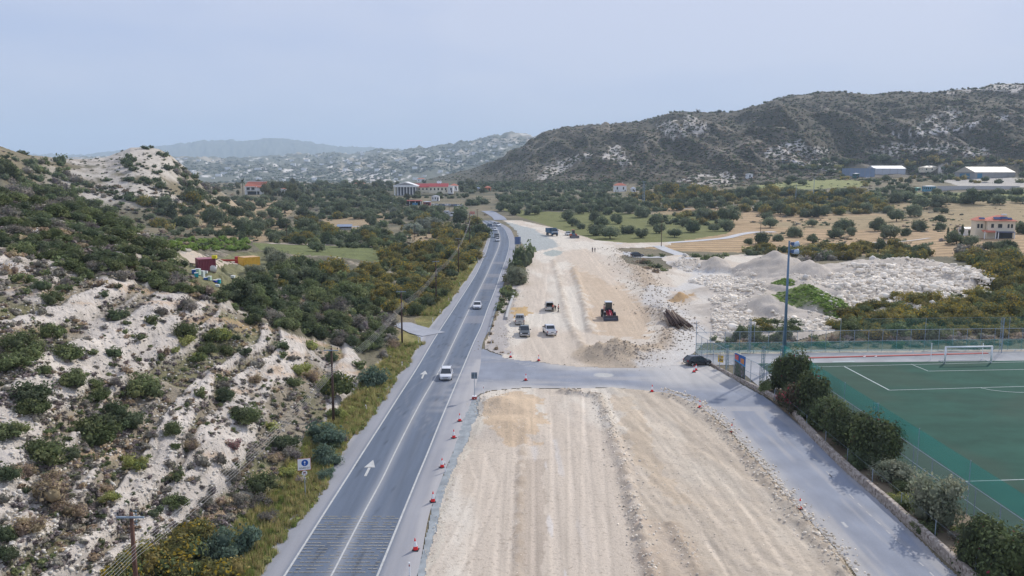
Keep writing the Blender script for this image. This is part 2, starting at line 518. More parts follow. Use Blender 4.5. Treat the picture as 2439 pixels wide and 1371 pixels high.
P_GREENR = [(1180, 493), (1250, 500), (1330, 505), (1460, 503), (1530, 512), (1640, 508), (1750, 512), (1790, 530), (1770, 552), (1700, 566), (1600, 577), (1480, 580),
            (1390, 566), (1330, 545), (1250, 520)]
P_TANR = [[(1500, 588), (1620, 574), (1760, 553), (1830, 540), (2439, 545), (2700, 545), (2700, 612), (2300, 612), (1900, 605), (1640, 598)],
          [(1560, 512), (1580, 493), (1830, 492), (1850, 500), (1700, 508)],
          [(1840, 508), (2120, 508), (2439, 496), (2700, 496), (2700, 548), (1840, 545)],
          [(2100, 480), (2439, 478), (2700, 478), (2700, 500), (2100, 502)],
          [(1740, 500), (1850, 505), (1830, 545), (1730, 560), (1745, 530)],
          [(2380, 660), (2500, 655), (2500, 695), (2400, 690)], [(2170, 660), (2290, 655), (2330, 670), (2180, 680)]]
P_HILLGREEN = [(1778, 414), (1830, 398), (1880, 393), (1940, 412), (2010, 425), (2075, 437), (2040, 446), (1930, 450), (1840, 452), (1800, 445)]
P_GREENR2 = [(2180, 458), (2360, 458), (2439, 452), (2600, 450), (2600, 476), (2300, 478), (2180, 470)]
P_WALLYARD = [(2240, 430), (2320, 418), (2439, 425), (2600, 425), (2600, 445), (2300, 447)]
P_RWHITE = [[(1615, 432), (1640, 418), (1700, 412), (1745, 410), (1755, 420), (1745, 436), (1690, 440), (1650, 440)],
            [(1280, 425), (1300, 400), (1330, 385), (1400, 362), (1415, 370), (1370, 395), (1320, 415), (1300, 430)],
            [(1430, 380), (1450, 350), (1475, 345), (1500, 385), (1490, 405), (1470, 380)],
            [(1560, 300), (1640, 272), (1700, 300), (1660, 320), (1600, 330)],
            [(2070, 368), (2085, 350), (2150, 340), (2240, 344), (2340, 352), (2370, 366), (2310, 372), (2200, 362), (2120, 372)],
            [(1825, 375), (1830, 352), (1900, 345), (1960, 352), (1950, 366), (1880, 372), (1940, 392), (1900, 385)],
            [(1910, 362), (1965, 352), (1970, 362), (1920, 375)],
            [(2240, 225), (2330, 196), (2439, 190), (2439, 222), (2330, 215)],
            [(2170, 325), (2190, 295), (2260, 255), (2290, 270), (2250, 310)],
            [(2230, 395), (2280, 385), (2300, 410), (2240, 420)], [(1930, 375), (1990, 380), (2010, 395), (1950, 392)]]
def zone_colour(x, y, z):
    px, py = proj(x, y, z)
    n1 = fbm(x / 22, y / 22, 61, 4); n2 = fbm(x / 5, y / 5, 62, 4); n3 = fbm(x / 90, y / 90, 63, 3); n4 = fbm(x / 1.6, y / 1.6, 64, 3)
    wx = px + (n2 - .5) * 14 + (n1 - .5) * 18; wy = py + (n2 - .5) * 5
    c = np.empty(x.shape + (3,)); sp = np.full(x.shape, .6)
    t = smooth(n1 * .6 + n3 * .4, .38, .62)[..., None]
    c[:] = SCRUBSOIL * (1 - t) + np.array([.25, .21, .135]) * t
    front = (y > 10)
    def put(m, colr, s=None, k=1.0):
        nonlocal c, sp
        m = m.astype(float) if m.dtype == bool else m
        m = m * k
        c = c * (1 - m[..., None]) + np.asarray(colr) * m[..., None]
        if s is not None: sp = sp * (1 - m) + s * m
    # mid-left plain
    mid = front & (y > 170) & (y < 1100)
    for P in P_TANS: put(mid & inpoly(wx, wy, P), TAN * .85, .15)
    put(mid & inpoly(px + (n1 - .5) * 10, py, P_GREENL), GRASS, .1)
    put(mid & inpoly(wx, wy, P_ROUGHL), [.22, .2, .12], .5)
    # green field with the olive trees
    put(mid & inpoly(px + (n2 - .5) * 8, py + (n2 - .5) * 3, P_GREENR), GRASS * (0.85) + np.array([.03, .02, .0]), .1)
    for P in P_TANR:
        m = mid & inpoly(wx, py + (n2 - .5) * 3, P)
        fur = .5 + .5 * np.sin((y + x * .12) * 2 * PI / 11 + n1 * 4)
        cc = TAN * (0.74 + .42 * fur[..., None]) * np.array([1.05, .98, .93])
        gz = smooth(n3 + (py < 520) * .08, .5, .6)[..., None] * .4
        cc = cc * (1 - gz) + DRYG * gz
        c = np.where(m[..., None], cc, c); sp = np.where(m, .12, sp)
    put(mid & inpoly(wx, py + (n2 - .5) * 3, P_HILLGREEN), [.27, .28, .11], .1)
    put(mid & inpoly(wx, py, P_GREENR2), [.25, .26, .1], .2)
    put(front & (y < 1400) & inpoly(wx, py, P_WALLYARD), [.5, .46, .4], .2)
    # right hill
    rh = (y > 800) & (px > 900) & (y < 2600)
    rock = smooth(fbm(x / 18, y / 40, 71, 5) * .6 + fbm(x / 160, y / 160, 72, 3) * .4, .535, .60)
    put(rh & (z > 20), [.098, .085, .058], .9)
    put(rock * (rh & (z > 22)), [.33, .28, .22], .4, .45)
    gp_ = np.clip((1380 - px) / 300, 0, 1) * rh
    put(gp_ * 1.0, [.10, .10, .065], .7, .7)
    for P in P_RWHITE:
        put(smooth(fbm(x / 9, y / 14, 73, 4), .34, .50) * ((y > 650) & (y < 2600) & inpoly(wx, py + (n2 - .5) * 5, P)), WHITE * .92, .25)
    d, _ = dist_line(px, py, [(2128, 322), (2180, 316), (2250, 312), (2300, 300), (2345, 286), (2400, 280)])
    put((d < 3.2) & rh, [.6, .56, .52], 0)
    d, _ = dist_line(px, py, [(1826, 368), (1832, 353), (1870, 345), (1915, 338)])
    put((d < 2.4) & rh, [.6, .56, .52], 0)
    d, _ = dist_line(px, py, [(1865, 380), (1900, 388), (1960, 402), (2025, 414), (2070, 420)])
    put((d < 3.0) & (y > 600) & (y < 1600), [.40, .40, .44], 0)
    # white hill on the left
    wh = RW.h(x, y, base_h(x, y))
    mw = smooth(wh, 5, 14) * (y > 200) * (y < 700) * smooth(px, 60, 190)
    nn = fbm(x / 14, y / 14, 81, 5)
    mw = mw * smooth(nn, .27, .40) * (1 - .75 * smooth(px + (nn - .5) * 60, 405, 450))
    put(mw, WHITE * .9, .35)
    put(mw * smooth(fbm(x / 30, y / 9, 82, 4), .58, .66), [.40, .34, .27], .5, .6)
    # the far valley and hills: pale plots and clearings among scrub
    far = smooth(y, 2200, 2800)
    put(far, [.15, .15, .105], 0)
    q = vnoise(x / 55, y / 170, 91) * .55 + vnoise(x / 140, y / 420, 92) * .45
    put(far * smooth(q, .61, .71) * (y < 7500), [.46, .40, .31], 0, .9)
    q2 = vnoise(x / 26, y / 90, 93)
    put(far * smooth(q2, .80, .88) * (y < 7000), [.75, .7, .62], 0)
    d, _ = dist_line(px, py, [(835, 430), (900, 424), (925, 428)])
    put((d < 6) & (y > 1800), WHITE * 1.0, 0)
    # rock slope beside the road
    hm = front & (y < 230) & inpoly(wx, wy, P_ROCK)
    bed = z - 0.06 * y + (n2 - .5) * .5
    zz0 = big_h(x, y); st = strat(x, y, zz0)
    n9 = fbm(x / 1.3, y / 4.5, 98, 4)
    soilm = smooth(n1 * .40 + n2 * .34 + n9 * .26 - .30 * (st - .5), .52, .61)
    rk = WHITE * (0.80 + .24 * st[..., None] + .16 * (n9[..., None] - .5)) * np.array([1.0, .985, .97])
    so_ = np.array([.31, .265, .20]) * (0.7 + .6 * n4[..., None])
    gg_ = smooth(fbm(x / 7, y / 12, 94, 3), .52, .62)[..., None] * .65
    so_ = so_ * (1 - gg_) + np.array([.17, .17, .07]) * (.7 + .6 * n4[..., None]) * gg_
    rk = rk * np.array([1.0, 1.01, 1.05]); ck = smooth(.016 - np.abs(fbm(x / 1.4, y / 5 + bed * .4, 305, 3) - .5), 0, .012) * .45
    rk = rk * (1 - ck[..., None])
    cc = rk * (1 - soilm[..., None]) + so_ * soilm[..., None]
    og = smooth(fbm(x / 3, y / 3 + bed, 97, 3), .63, .72)[..., None] * .5
    cc = cc * (1 - og) + np.array([.50, .33, .19]) * og
    c = np.where(hm[..., None], cc, c); sp = np.where(hm, .25 + .75 * soilm, sp)
    # upper scrub slope
    up = front & (y < 260) & (~hm) & (xf(y) - x > 8)
    cc = SCRUBSOIL * .95 + (np.array([.34, .29, .22]) - SCRUBSOIL) * smooth(n2, .5, .66)[..., None]
    bare = smooth(fbm(x / 11, y / 11, 99, 4), .60, .66) * up
    c = np.where(up[..., None], cc, c); sp = np.where(up, .8, sp)
    put(bare, WHITE * .85, .3)
    put(front & (y < 330) & inpoly(wx, wy, [(395, 596), (500, 628), (560, 600), (668, 598), (668, 650), (560, 700), (480, 700), (440, 655), (425, 625)]), [.21, .205, .10], .5, .85)
    # grass verge along the road
    u = xf(y) - x
    vg = front & (u < 3.7 + (n2 - .5) * 2.4) & (u > -3) & (y < 300)
    gc = np.array([.20, .19, .07]) * (.7 + .7 * n4[..., None]) + np.array([.10, .07, .03]) * smooth(n2, .45, .65)[..., None]
    c = np.where(vg[..., None], gc, c); sp = np.where(vg, .5, sp)
    bh = (y <= 10)
    put(bh, [.3, .26, .18], .5)
    return np.concatenate([np.clip(c, 0.01, .9), sp[..., None]], -1)

def build_terrain():
    phi = np.concatenate([np.linspace(-180, -60, 25)[:-1], np.linspace(-60, -36, 60)[:-1], np.linspace(-36, 36, 960), np.linspace(36, 60, 60)[1:], np.linspace(60, 180, 25)[1:]])
    phi = np.radians(phi)
    r = np.concatenate([[0.6, 5, 12, 20, 28, 34], np.exp(np.linspace(math.log(39), math.log(2600), 600)), np.exp(np.linspace(math.log(2600), math.log(14000), 150))[1:]])
    P, Rr = np.meshgrid(phi, r)
    x = np.sin(P) * Rr; y = np.cos(P) * Rr
    z = terr(x, y)
    z = z * smooth(y, -60, 10)
    cc = zone_colour(x, y, z)
    nr, na = x.shape
    idx = np.arange(nr * na).reshape(nr, na)
    f = np.stack([idx[:-1, :-1], idx[:-1, 1:], idx[1:, 1:], idx[1:, :-1]], -1).reshape(-1, 4)[:, ::-1]
    v = np.stack([x, y, z], -1).reshape(-1, 3)
    # close the sheet under the camera
    me = np_mesh('ground', v, f, cc.reshape(-1, 4))
    global BVH
    from mathutils.bvhtree import BVHTree
    fr = f.reshape(nr - 1, na - 1, 4)[:, 60:60 + 1060]
    BVH = BVHTree.FromPolygons(v.tolist(), fr.reshape(-1, 4).tolist(), all_triangles=False)
    m = ground_mat('hill_ground', s1=1.1, s2=.16, amp=.32, bump=.9, bdist=.5, speck=1.3, speck_col=(.045, .048, .028))
    return tag(link_mesh('ground', me, m), kind='structure')
build_terrain()

# ------------------------------------------------------------------ flat sheets cut to an outline, with relief and their own colours
def grid_sheet(name, poly, z0, hfun, cfun, mat, cell=.0032, ragged=1.0, pad=0):
    """poly: photograph outline on z=0; cells inside it are kept, so the rim is rough like loose earth"""
    W = [at(px, py) for px, py in poly]
    wp = [(p.x, p.y) for p in W]
    y0 = min(p.y for p in W); y1 = max(p.y for p in W)
    a0 = min(p.x / p.y for p in W); a1 = max(p.x / p.y for p in W)
    ny = int(math.log(y1 / y0) / (cell * 1.6)); na = int((a1 - a0) / (cell * .62))
    ys = np.exp(np.linspace(math.log(y0), math.log(y1), ny + 1)); as_ = np.linspace(a0, a1, na + 1)
    A, Y = np.meshgrid(as_, ys); X = A * Y
    nw = (fbm(X / 2.5, Y / 2.5, 111, 3) - .5) * 2 * ragged
    ins = inpoly(X + nw, Y + nw * .8, wp)
    keep = ins[:-1, :-1] & ins[1:, :-1] & ins[:-1, 1:] & ins[1:, 1:]
    Z = 0 * X
    if hfun:
        dB, _ = dist_line(X, Y, wp + wp[:1])
        Z = hfun(X, Y) * smooth(np.where(ins, dB, 0), -.3, 1.0 + 1.5 * smooth(Y, 90, 200))
    Z = Z + z0
    C = cfun(X, Y, Z)
    idx = np.arange(X.size).reshape(X.shape)
    f = np.stack([idx[:-1, :-1][keep], idx[:-1, 1:][keep], idx[1:, 1:][keep], idx[1:, :-1][keep]], -1)
    used = np.unique(f); rem = np.full(X.size, -1); rem[used] = np.arange(len(used))
    v = np.stack([X, Y, Z], -1).reshape(-1, 3)[used]
    C = C.reshape(-1, C.shape[-1])[used]
    if C.shape[1] == 3: C = np.hstack([C, np.full((len(C), 1), .55)])
    me = np_mesh(name, v, rem[f], C)
    return tag(link_mesh(name, me, mat), kind='structure')

def wl(pts):           # photograph polyline -> world xy
    return [(at(a, b).x, at(a, b).y) for a, b in pts]
# heaps and ridges of earth: (photo centre, radius, height)
PILES = [((1468, 848), 7.4, 2.7, .7), ((1425, 850), 4.6, 1.9, .7), ((1535, 846), 5.0, 1.2, .7), ((1195, 968), 5.2, 1.1, .8), ((1215, 1020), 5.5, .8, .8),
         ((1621, 716), 4.6, 1.9, .5)]
BERMS = [([(1318, 620), (1335, 680), (1350, 760), (1378, 812), (1400, 840)], .9, .4), ([(1365, 640), (1385, 700), (1405, 790)], .9, .6),
         ([(1570, 740), (1600, 790), (1592, 815), (1545, 842), (1480, 852)], 2.6, .8), ([(1480, 610), (1530, 670), (1560, 720), (1590, 770)], 4.0, .8),
         ([(1340, 935), (1425, 945), (1452, 1017), (1487, 1118), (1506, 1202), (1526, 1269), (1548, 1371), (1556, 1420)], .7, .5),
         ([(1580, 938), (1640, 958), (1700, 1000), (1770, 1075), (1840, 1160), (1910, 1245), (1975, 1320), (2020, 1375)], 1.0, .5),
         ([(1248, 1000), (1241, 1118), (1237, 1200), (1231, 1371), (1230, 1420)], .5, .14),
         ([(1600, 1260), (1660, 1371)], .8, .3)]
TRACKS = [[(1245, 560), (1330, 640), (1372, 740), (1385, 850)], [(1375, 570), (1480, 700), (1545, 790)], [(1425, 930), (1560, 1080), (1680, 1240), (1760, 1371)],
          [(1480, 930), (1640, 1080), (1780, 1260), (1850, 1371)], [(1520, 932), (1700, 1090), (1850, 1290), (1900, 1371)], [(1290, 925), (1300, 1371)], [(1370, 925), (1390, 1371)],
          [(1450, 1000), (1600, 1200), (1700, 1371)], [(1500, 934), (1590, 1050), (1700, 1200), (1800, 1371)], [(1570, 940), (1720, 1080), (1880, 1290), (1940, 1371)], [(1330, 925), (1345, 1371)], [(1180, 1080), (1150, 1371)],
 [(1130, 1080), (1160, 1150), (1130, 1240), (1060, 1371)], [(1405, 925), (1420, 1371)], [(1300, 620), (1290, 700), (1270, 800), (1300, 850)], [(1340, 620), (1420, 740), (1440, 800)], [(1400, 600), (1500, 720), (1530, 790)],
 [(1240, 1000), (1247, 1100), (1240, 1371)], [(1460, 1100), (1560, 1180), (1650, 1290), (1700, 1371)]]
BERMS_W = [(wl(p), a, b) for p, a, b in BERMS]
PILES_W = [(at(*p), r, h, q) for p, r, h, q in PILES]
TRACKS_W = [wl(t) for t in TRACKS]
def earth_h(X, Y):
    h = (fbm(X / 1.6, Y / 1.6, 121, 4) - .5) * .16 + (fbm(X / .5, Y / .5, 126, 3) - .5) * .05 + (fbm(X / 8, Y / 14, 122, 3) - .5) * .35
    nn = fbm(X / .7, Y / .7, 123, 3)
    for pts, wd, ht in BERMS_W:
        d, al = dist_line(X, Y, pts)
        h = h + ht * np.exp(-(d / wd) ** 2) * (.5 + nn * 1.0)
    for c, r, ht, q in PILES_W:
        d = np.hypot((X - c.x), (Y - c.y) / (1.0 if q > .6 else 1.35)) * (1 + .25 * (fbm(X / 3, Y / 3, 124, 3) - .5))
        h = np.maximum(h, ht * np.clip(1.05 - d / r, 0, 1) ** 1.25 * (.8 + .4 * nn) + (d < r) * h * .3)
    for t in TRACKS_W:
        d, al = dist_line(X, Y, t)
        for off in (.85,):
            h = h - .022 * np.exp(-((np.abs(d) - off) / .4) ** 2)
    ang = vnoise((X * .86 + Y * .30) * 1.1, (Y * .86 - X * .3) * .05, 136)
    rt = smooth(X - np.interp(Y, [55, 100], [9.5, 12.5]), 0, 1.5) * (Y < 110)
    h = h + rt * (.22 + (ang - .5) * .16 + (fbm(X / .9, Y / .9, 138, 3) - .5) * .22)
    lft = smooth(np.interp(Y, [50, 100], [.6, 2.0]) - X, -.3, .6) * (Y < 110)
    h = h + lft * .05
    fade = 1.0
    return h * fade + .06
PALE = np.array([.66, .595, .50]); PINK = np.array([.585, .50, .405]); ORANGE = np.array([.56, .42, .28]); DARKE = np.array([.35, .275, .20])
PATCH = [([(1150, 985), (1175, 948), (1240, 930), (1290, 945), (1285, 1000), (1265, 1065), (1210, 1062), (1140, 1012)], ORANGE, .85, 1.2),
         ([(1345, 600), (1400, 592), (1455, 640), (1530, 740), (1560, 790), (1540, 808), (1420, 800), (1400, 740), (1372, 660)], [.53, .41, .29], .85, 1.5),
         ([(1322, 600), (1390, 590), (1450, 610), (1500, 660), (1460, 680), (1390, 650)], PINK, .7, 2.5),
         ([(1480, 605), (1545, 640), (1620, 780), (1640, 830), (1560, 868), (1400, 868), (1390, 845), (1470, 840), (1570, 830), (1585, 780), (1540, 700)], [.44, .35, .26], .85, 1.5),
         ([(1455, 945), (1500, 950), (1600, 1150), (1660, 1220), (1560, 1180), (1500, 1080)], ORANGE * .95, .55, 1.0),
         ([(1240, 1100), (1300, 1090), (1305, 1371), (1310, 1430), (1228, 1430)], [.44, .365, .29], .7, .5),
         ([(1530, 1250), (1600, 1245), (1700, 1400), (1550, 1430)], [.5, .39, .3], .65, .9),
         ([(1215, 735), (1255, 730), (1262, 748), (1218, 760)], [.50, .33, .14], .9, .8),
         ([(1592, 722), (1650, 700), (1665, 715), (1640, 726)], [.46, .30, .15], 1.0, .6),
         ([(1195, 525), (1270, 545), (1325, 575), (1330, 588), (1290, 596), (1262, 600), (1232, 580)], [.37, .39, .375], .97, 1.0),
         ([(1294, 602), (1315, 595), (1338, 598), (1340, 605), (1318, 611), (1298, 608)], [.35, .38, .35], .97, .5),
         ([(1008, 1400), (1040, 1230), (1075, 1116), (1112, 1042), (1140, 985), (1150, 1010), (1095, 1116), (1060, 1230), (1022, 1400)], [.60, .54, .44], .7, .5),
         ([(1150, 840), (1170, 790), (1212, 700), (1240, 660), (1228, 720), (1205, 800), (1218, 845)], [.40, .37, .35], .85, .8),
         ([(1600, 760), (1690, 650), (1800, 640), (1800, 760), (1700, 800)], [.60, .56, .50], .6, 2)]
PATCH_W = [(wl(p), np.asarray(c), k, n) for p, c, k, n in PATCH]
def earth_c(X, Y, Z):
    n1 = fbm(X / 6, Y / 20, 131, 4); n2 = fbm(X / 1.2, Y / 1.2, 132, 4); n3 = fbm(X / .45, Y / 5, 133, 3); n4 = fbm(X / 2.2, Y / 2.2, 134, 4); n5 = fbm(X / 1.4, Y / 16, 139, 4)
    t = smooth(n1, .42, .6)[..., None]
    c = PALE * (1 - t) + PINK * t
    c = c * (.94 + .12 * n5[..., None])
    for pts, cc, k, nz in PATCH_W:
        m = inpoly(X + (n4 - .5) * 2 * nz * 2, Y + (n2 - .5) * 4 * nz, pts) * k
        c = c * (1 - m[..., None]) + cc * (.93 + .2 * n2[..., None]) * m[..., None]
    # angled push marks of the blade right of the windrow
    ang = vnoise((X * .90 + Y * .22) * 2.2, (Y * .9 - X * .22) * .05, 135) * .6 + vnoise((X * .92 + Y * .17) * 5.5, (Y * .9 - X * .2) * .08, 1351) * .4
    right = smooth(X - np.interp(Y, [55, 100], [9.5, 12.5]), 0, 2) * (Y < 110)
    c = c * (1 + (ang - .5)[..., None] * .22 * right[..., None]) * (1 - right[..., None] * .06)
    c = c * (1 - right[..., None] * .5) + right[..., None] * .5 * np.array([.48, .40, .30]) * (.72 + .56 * ang[..., None])
    c = c * (1 + (n3 - .5)[..., None] * .14)
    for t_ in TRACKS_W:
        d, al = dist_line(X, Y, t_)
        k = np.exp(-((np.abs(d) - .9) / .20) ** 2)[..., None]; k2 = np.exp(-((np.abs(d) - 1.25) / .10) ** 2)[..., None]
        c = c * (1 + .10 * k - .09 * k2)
    for pts, wd, ht in BERMS_W:
        d, al = dist_line(X, Y, pts)
        k = (np.exp(-(d / (wd * 1.0)) ** 2) * smooth(n2, .3, .6))[..., None] * .6
        c = c * (1 - k) + DARKE * 1.15 * k
    for cc, r, ht, q in PILES_W[:3]:
        d = np.hypot(X - cc.x, (Y - cc.y) / 1.35)
        k = (smooth(r * 1.05 - d, 0, 1.5))[..., None] * .75
        c = c * (1 - k) + np.array([.50, .40, .29]) * (.85 + .3 * n2[..., None]) * k
    wl_ = smooth(fbm(X / .8, Y / 7, 137, 3), .64, .7) * smooth(np.abs(X - 3.6), 3, 0) * (Y < 85)
    c = c * (1 - wl_[..., None] * .35) + np.array([.72, .73, .75]) * wl_[..., None] * .35
    return np.clip(c, .02, .85)
M_EARTH = ground_mat('bare_earth', s1=4.0, s2=.9, amp=.14, bump=.9, bdist=.10, speck=2.6, speck_col=(.33, .27, .21), streak=(1.4, .07, 1.0))
EARTH_A = [(1003, 1385), (1040, 1235), (1076, 1120), (1114, 1042), (1135, 985), (1143, 940), (1170, 930), (1250, 923), (1350, 926), (1450, 922), (1550, 931), (1612, 946),
           (1668, 972), (1740, 1030), (1795, 1090), (1855, 1160), (1925, 1240), (1995, 1312), (2040, 1385), (2080, 1440), (980, 1440)]
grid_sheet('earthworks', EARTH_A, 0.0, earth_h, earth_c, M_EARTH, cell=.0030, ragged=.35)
EARTH_B = [(1148, 832), (1166, 790), (1190, 735), (1215, 690), (1235, 655), (1262, 622), (1266, 604), (1248, 590), (1238, 575), (1228, 550), (1208, 532), (1186, 520), (1180, 513), (1196, 512),
           (1250, 526), (1320, 542), (1385, 560), (1420, 572), (1500, 578), (1600, 576), (1600, 584), (1530, 590), (1470, 592), (1500, 604), (1480, 612), (1500, 630), (1560, 640), (1600, 640),
           (1570, 612), (1610, 606), (1700, 612), (1760, 605), (1840, 606), (1960, 612), (2100, 608), (2200, 620), (2300, 640), (2375, 662), (2330, 700), (2250, 720), (2100, 730),
           (2000, 745), (1990, 790), (1900, 812), (1780, 812), (1680, 818), (1650, 846), (1668, 858), (1640, 868), (1560, 874), (1450, 878),
           (1370, 874), (1280, 864), (1210, 855)]
def earth_hb(X, Y):
    return earth_h(X, Y) + dump_h(X, Y)
# the rock dump: pale heaps on a platform
DUMP = [((2060, 668), 30, 4.4), ((2150, 655), 26, 4.6), ((2110, 695), 26, 3.4), ((2230, 672), 30, 3.8), ((2310, 668), 14, 2.4), ((1985, 690), 25, 2.4), ((1850, 656), 14, 6.6), ((1925, 668), 13, 5.6), ((1900, 692), 13, 4.4), ((1700, 644), 7, 4.8),
        ((1820, 744), 8.5, 4.6), ((1912, 738), 10, 5.6), ((2020, 700), 12, 3.0), ((1740, 700), 12, 1.6), ((1760, 780), 11, 1.6), ((1640, 632), 10, 1.8), ((1720, 745), 10, 1.6),
        ((1905, 760), 9, 1.4), ((1850, 790), 10, 1.4), ((1965, 715), 8, 2.8), ((1790, 705), 10, 1.5)]
DUMP_W = [(at(*p), r, h) for p, r, h in DUMP]
def dump_h(X, Y):
    h = np.zeros(X.shape)
    n = fbm(X / 4, Y / 4, 141, 4)
    for c, r, ht in DUMP_W:
        d = np.hypot(X - c.x, (Y - c.y) / 1.15) / r * (1 + (n - .5) * .35)
        h = np.maximum(h, ht * np.clip(1 - d, 0, 1) ** .85)
    n3 = fbm(X / 9, Y / 9, 147, 3); n4 = fbm(X / 1.8, Y / 1.8, 148, 3)
    return h * (1 + (n - .5) * .3) + smooth(h, .4, 1.6) * ((n3 - .45) * 2.6 + (n4 - .5) * .9)
GRN = [(at(1912, 737), 9.8), (at(1985, 752), 4), (at(1865, 698), 2.5)]
def earth_cb(X, Y, Z):
    c = earth_c(X, Y, Z)
    h = dump_h(X, Y); n = fbm(X / 2, Y / 2, 145, 4); n2 = fbm(X / 7, Y / 7, 146, 3)
    k = smooth(h, .15, .8)[..., None]
    c = c * (1 - k) + (np.array([.53, .47, .40]) * (.8 + .4 * n[..., None])) * k
    tr = [wl([(1600, 625), (1680, 655), (1640, 690), (1570, 690), (1560, 720), (1640, 790), (1650, 830), (1560, 870)]), wl([(1655, 648), (1800, 652), (1900, 650)])]
    for t in tr:
        d, _ = dist_line(X, Y, t)
        q = (smooth(4.2 + (n - .5) * 3 - d, 0, 2) * (h < .7))[..., None] * .8
        c = c * (1 - q) + np.array([.58, .56, .53]) * q
    for g, r in GRN:
        d = np.hypot(X - g.x, Y - g.y) + (n - .5) * 3
        q = smooth(r - d, 0, .8)[..., None] * .95
        c = c * (1 - q) + np.array([.12, .17, .035]) * q
    q = smooth(n2, .5, .6)[..., None] * k * .3
    c = c * (1 - q) + np.array([.42, .36, .29]) * q
    return np.clip(c, .02, .85)
grid_sheet('earthworks', EARTH_B, 0.004, earth_hb, earth_cb, M_EARTH, cell=.0030, ragged=.7)

# ------------------------------------------------------------------ roads: strips between paired edges
ROAD = [  # py, left edge, left line, centre, right line, right edge
 (1371, 601, 678, 790, 899, 993), (1226, 698, 770, 865, 958, 1022), (1140, 764, 825, 911, 993, 1052), (1080, 810, 863, 940, 1018, 1077), (1010, 860, 908, 975, 1046, 1106),
 (950, 894, 946, 1007, 1071, 1124), (877, 957, 993, 1050, 1102, 1143), (816, 1001, 1029, 1080, 1128, 1150), (778, 1024, 1053, 1098, 1146, 1169), (734, 1059, 1082, 1119, 1162, 1181),
 (683, 1097, 1115, 1145, 1182, 1197), (650, 1122, 1135, 1161, 1193, 1209), (620, 1139, 1149, 1174, 1204, 1220), (600, 1149, 1158, 1183, 1210, 1225.5), (583, 1156, 1163, 1189, 1213, 1227),
 (568, 1160, 1167, 1190.5, 1212, 1225.5), (556, 1161.5, 1167.5, 1188.5, 1208, 1221.5), (545, 1161, 1166, 1184, 1202, 1215), (536, 1157.5, 1161, 1175.5, 1191, 1202), (528, 1148, 1151.5, 1162, 1174, 1184),
 (522, 1135, 1139, 1148, 1156, 1163), (518, 1118, 1121, 1128, 1135, 1141)]
def road_world():
    rows = []
    for r in ROAD:
        rows.append([np.array(at(q, r[0])[:2]) for q in r[1:]])
    # carry the straight on under and behind the camera
    d = [(rows[0][k] - rows[3][k]) / np.linalg.norm(rows[0][k] - rows[3][k]) for k in range(5)]
    first = [rows[0][k] + d[k] * 75 for k in range(5)]
    return [first] + rows
RW_ = road_world()
def resample(rows, step=1.2):
    C = np.array(rows)                       # (n,5,2)
    L = np.concatenate([[0], np.cumsum(np.linalg.norm(np.diff(C[:, 2], axis=0), axis=1))])
    s = np.arange(0, L[-1], step)
    # smooth interpolation (Catmull-Rom through the stations)
    i = np.clip(np.searchsorted(L, s, 'right') - 1, 0, len(L) - 2)
    t = ((s - L[i]) / (L[i + 1] - L[i]))[:, None, None]
    g = lambda k: C[np.clip(k, 0, len(L) - 1)]
    p0, p1, p2, p3 = g(i - 1), g(i), g(i + 1), g(i + 2)
    # non-uniform tangents
    dt = (L[i + 1] - L[i])[:, None, None]
    la = L[np.clip(i - 1, 0, None)][:, None, None]; lb = L[i][:, None, None]; lc = L[i + 1][:, None, None]; ld = L[np.clip(i + 2, 0, len(L) - 1)][:, None, None]
    m1 = (p2 - p0) / np.maximum(lc - la, 1e-6) * dt; m2 = (p3 - p1) / np.maximum(ld - lb, 1e-6) * dt
    t2, t3 = t * t, t * t * t
    return s, (2 * t3 - 3 * t2 + 1) * p1 + (t3 - 2 * t2 + t) * m1 + (-2 * t3 + 3 * t2) * p2 + (t3 - t2) * m2
S_, RS = resample(RW_)
ASPH = np.array([.13, .158, .205]); SHOULD = np.array([.285, .29, .315]); DUST = np.array([.42, .405, .40])
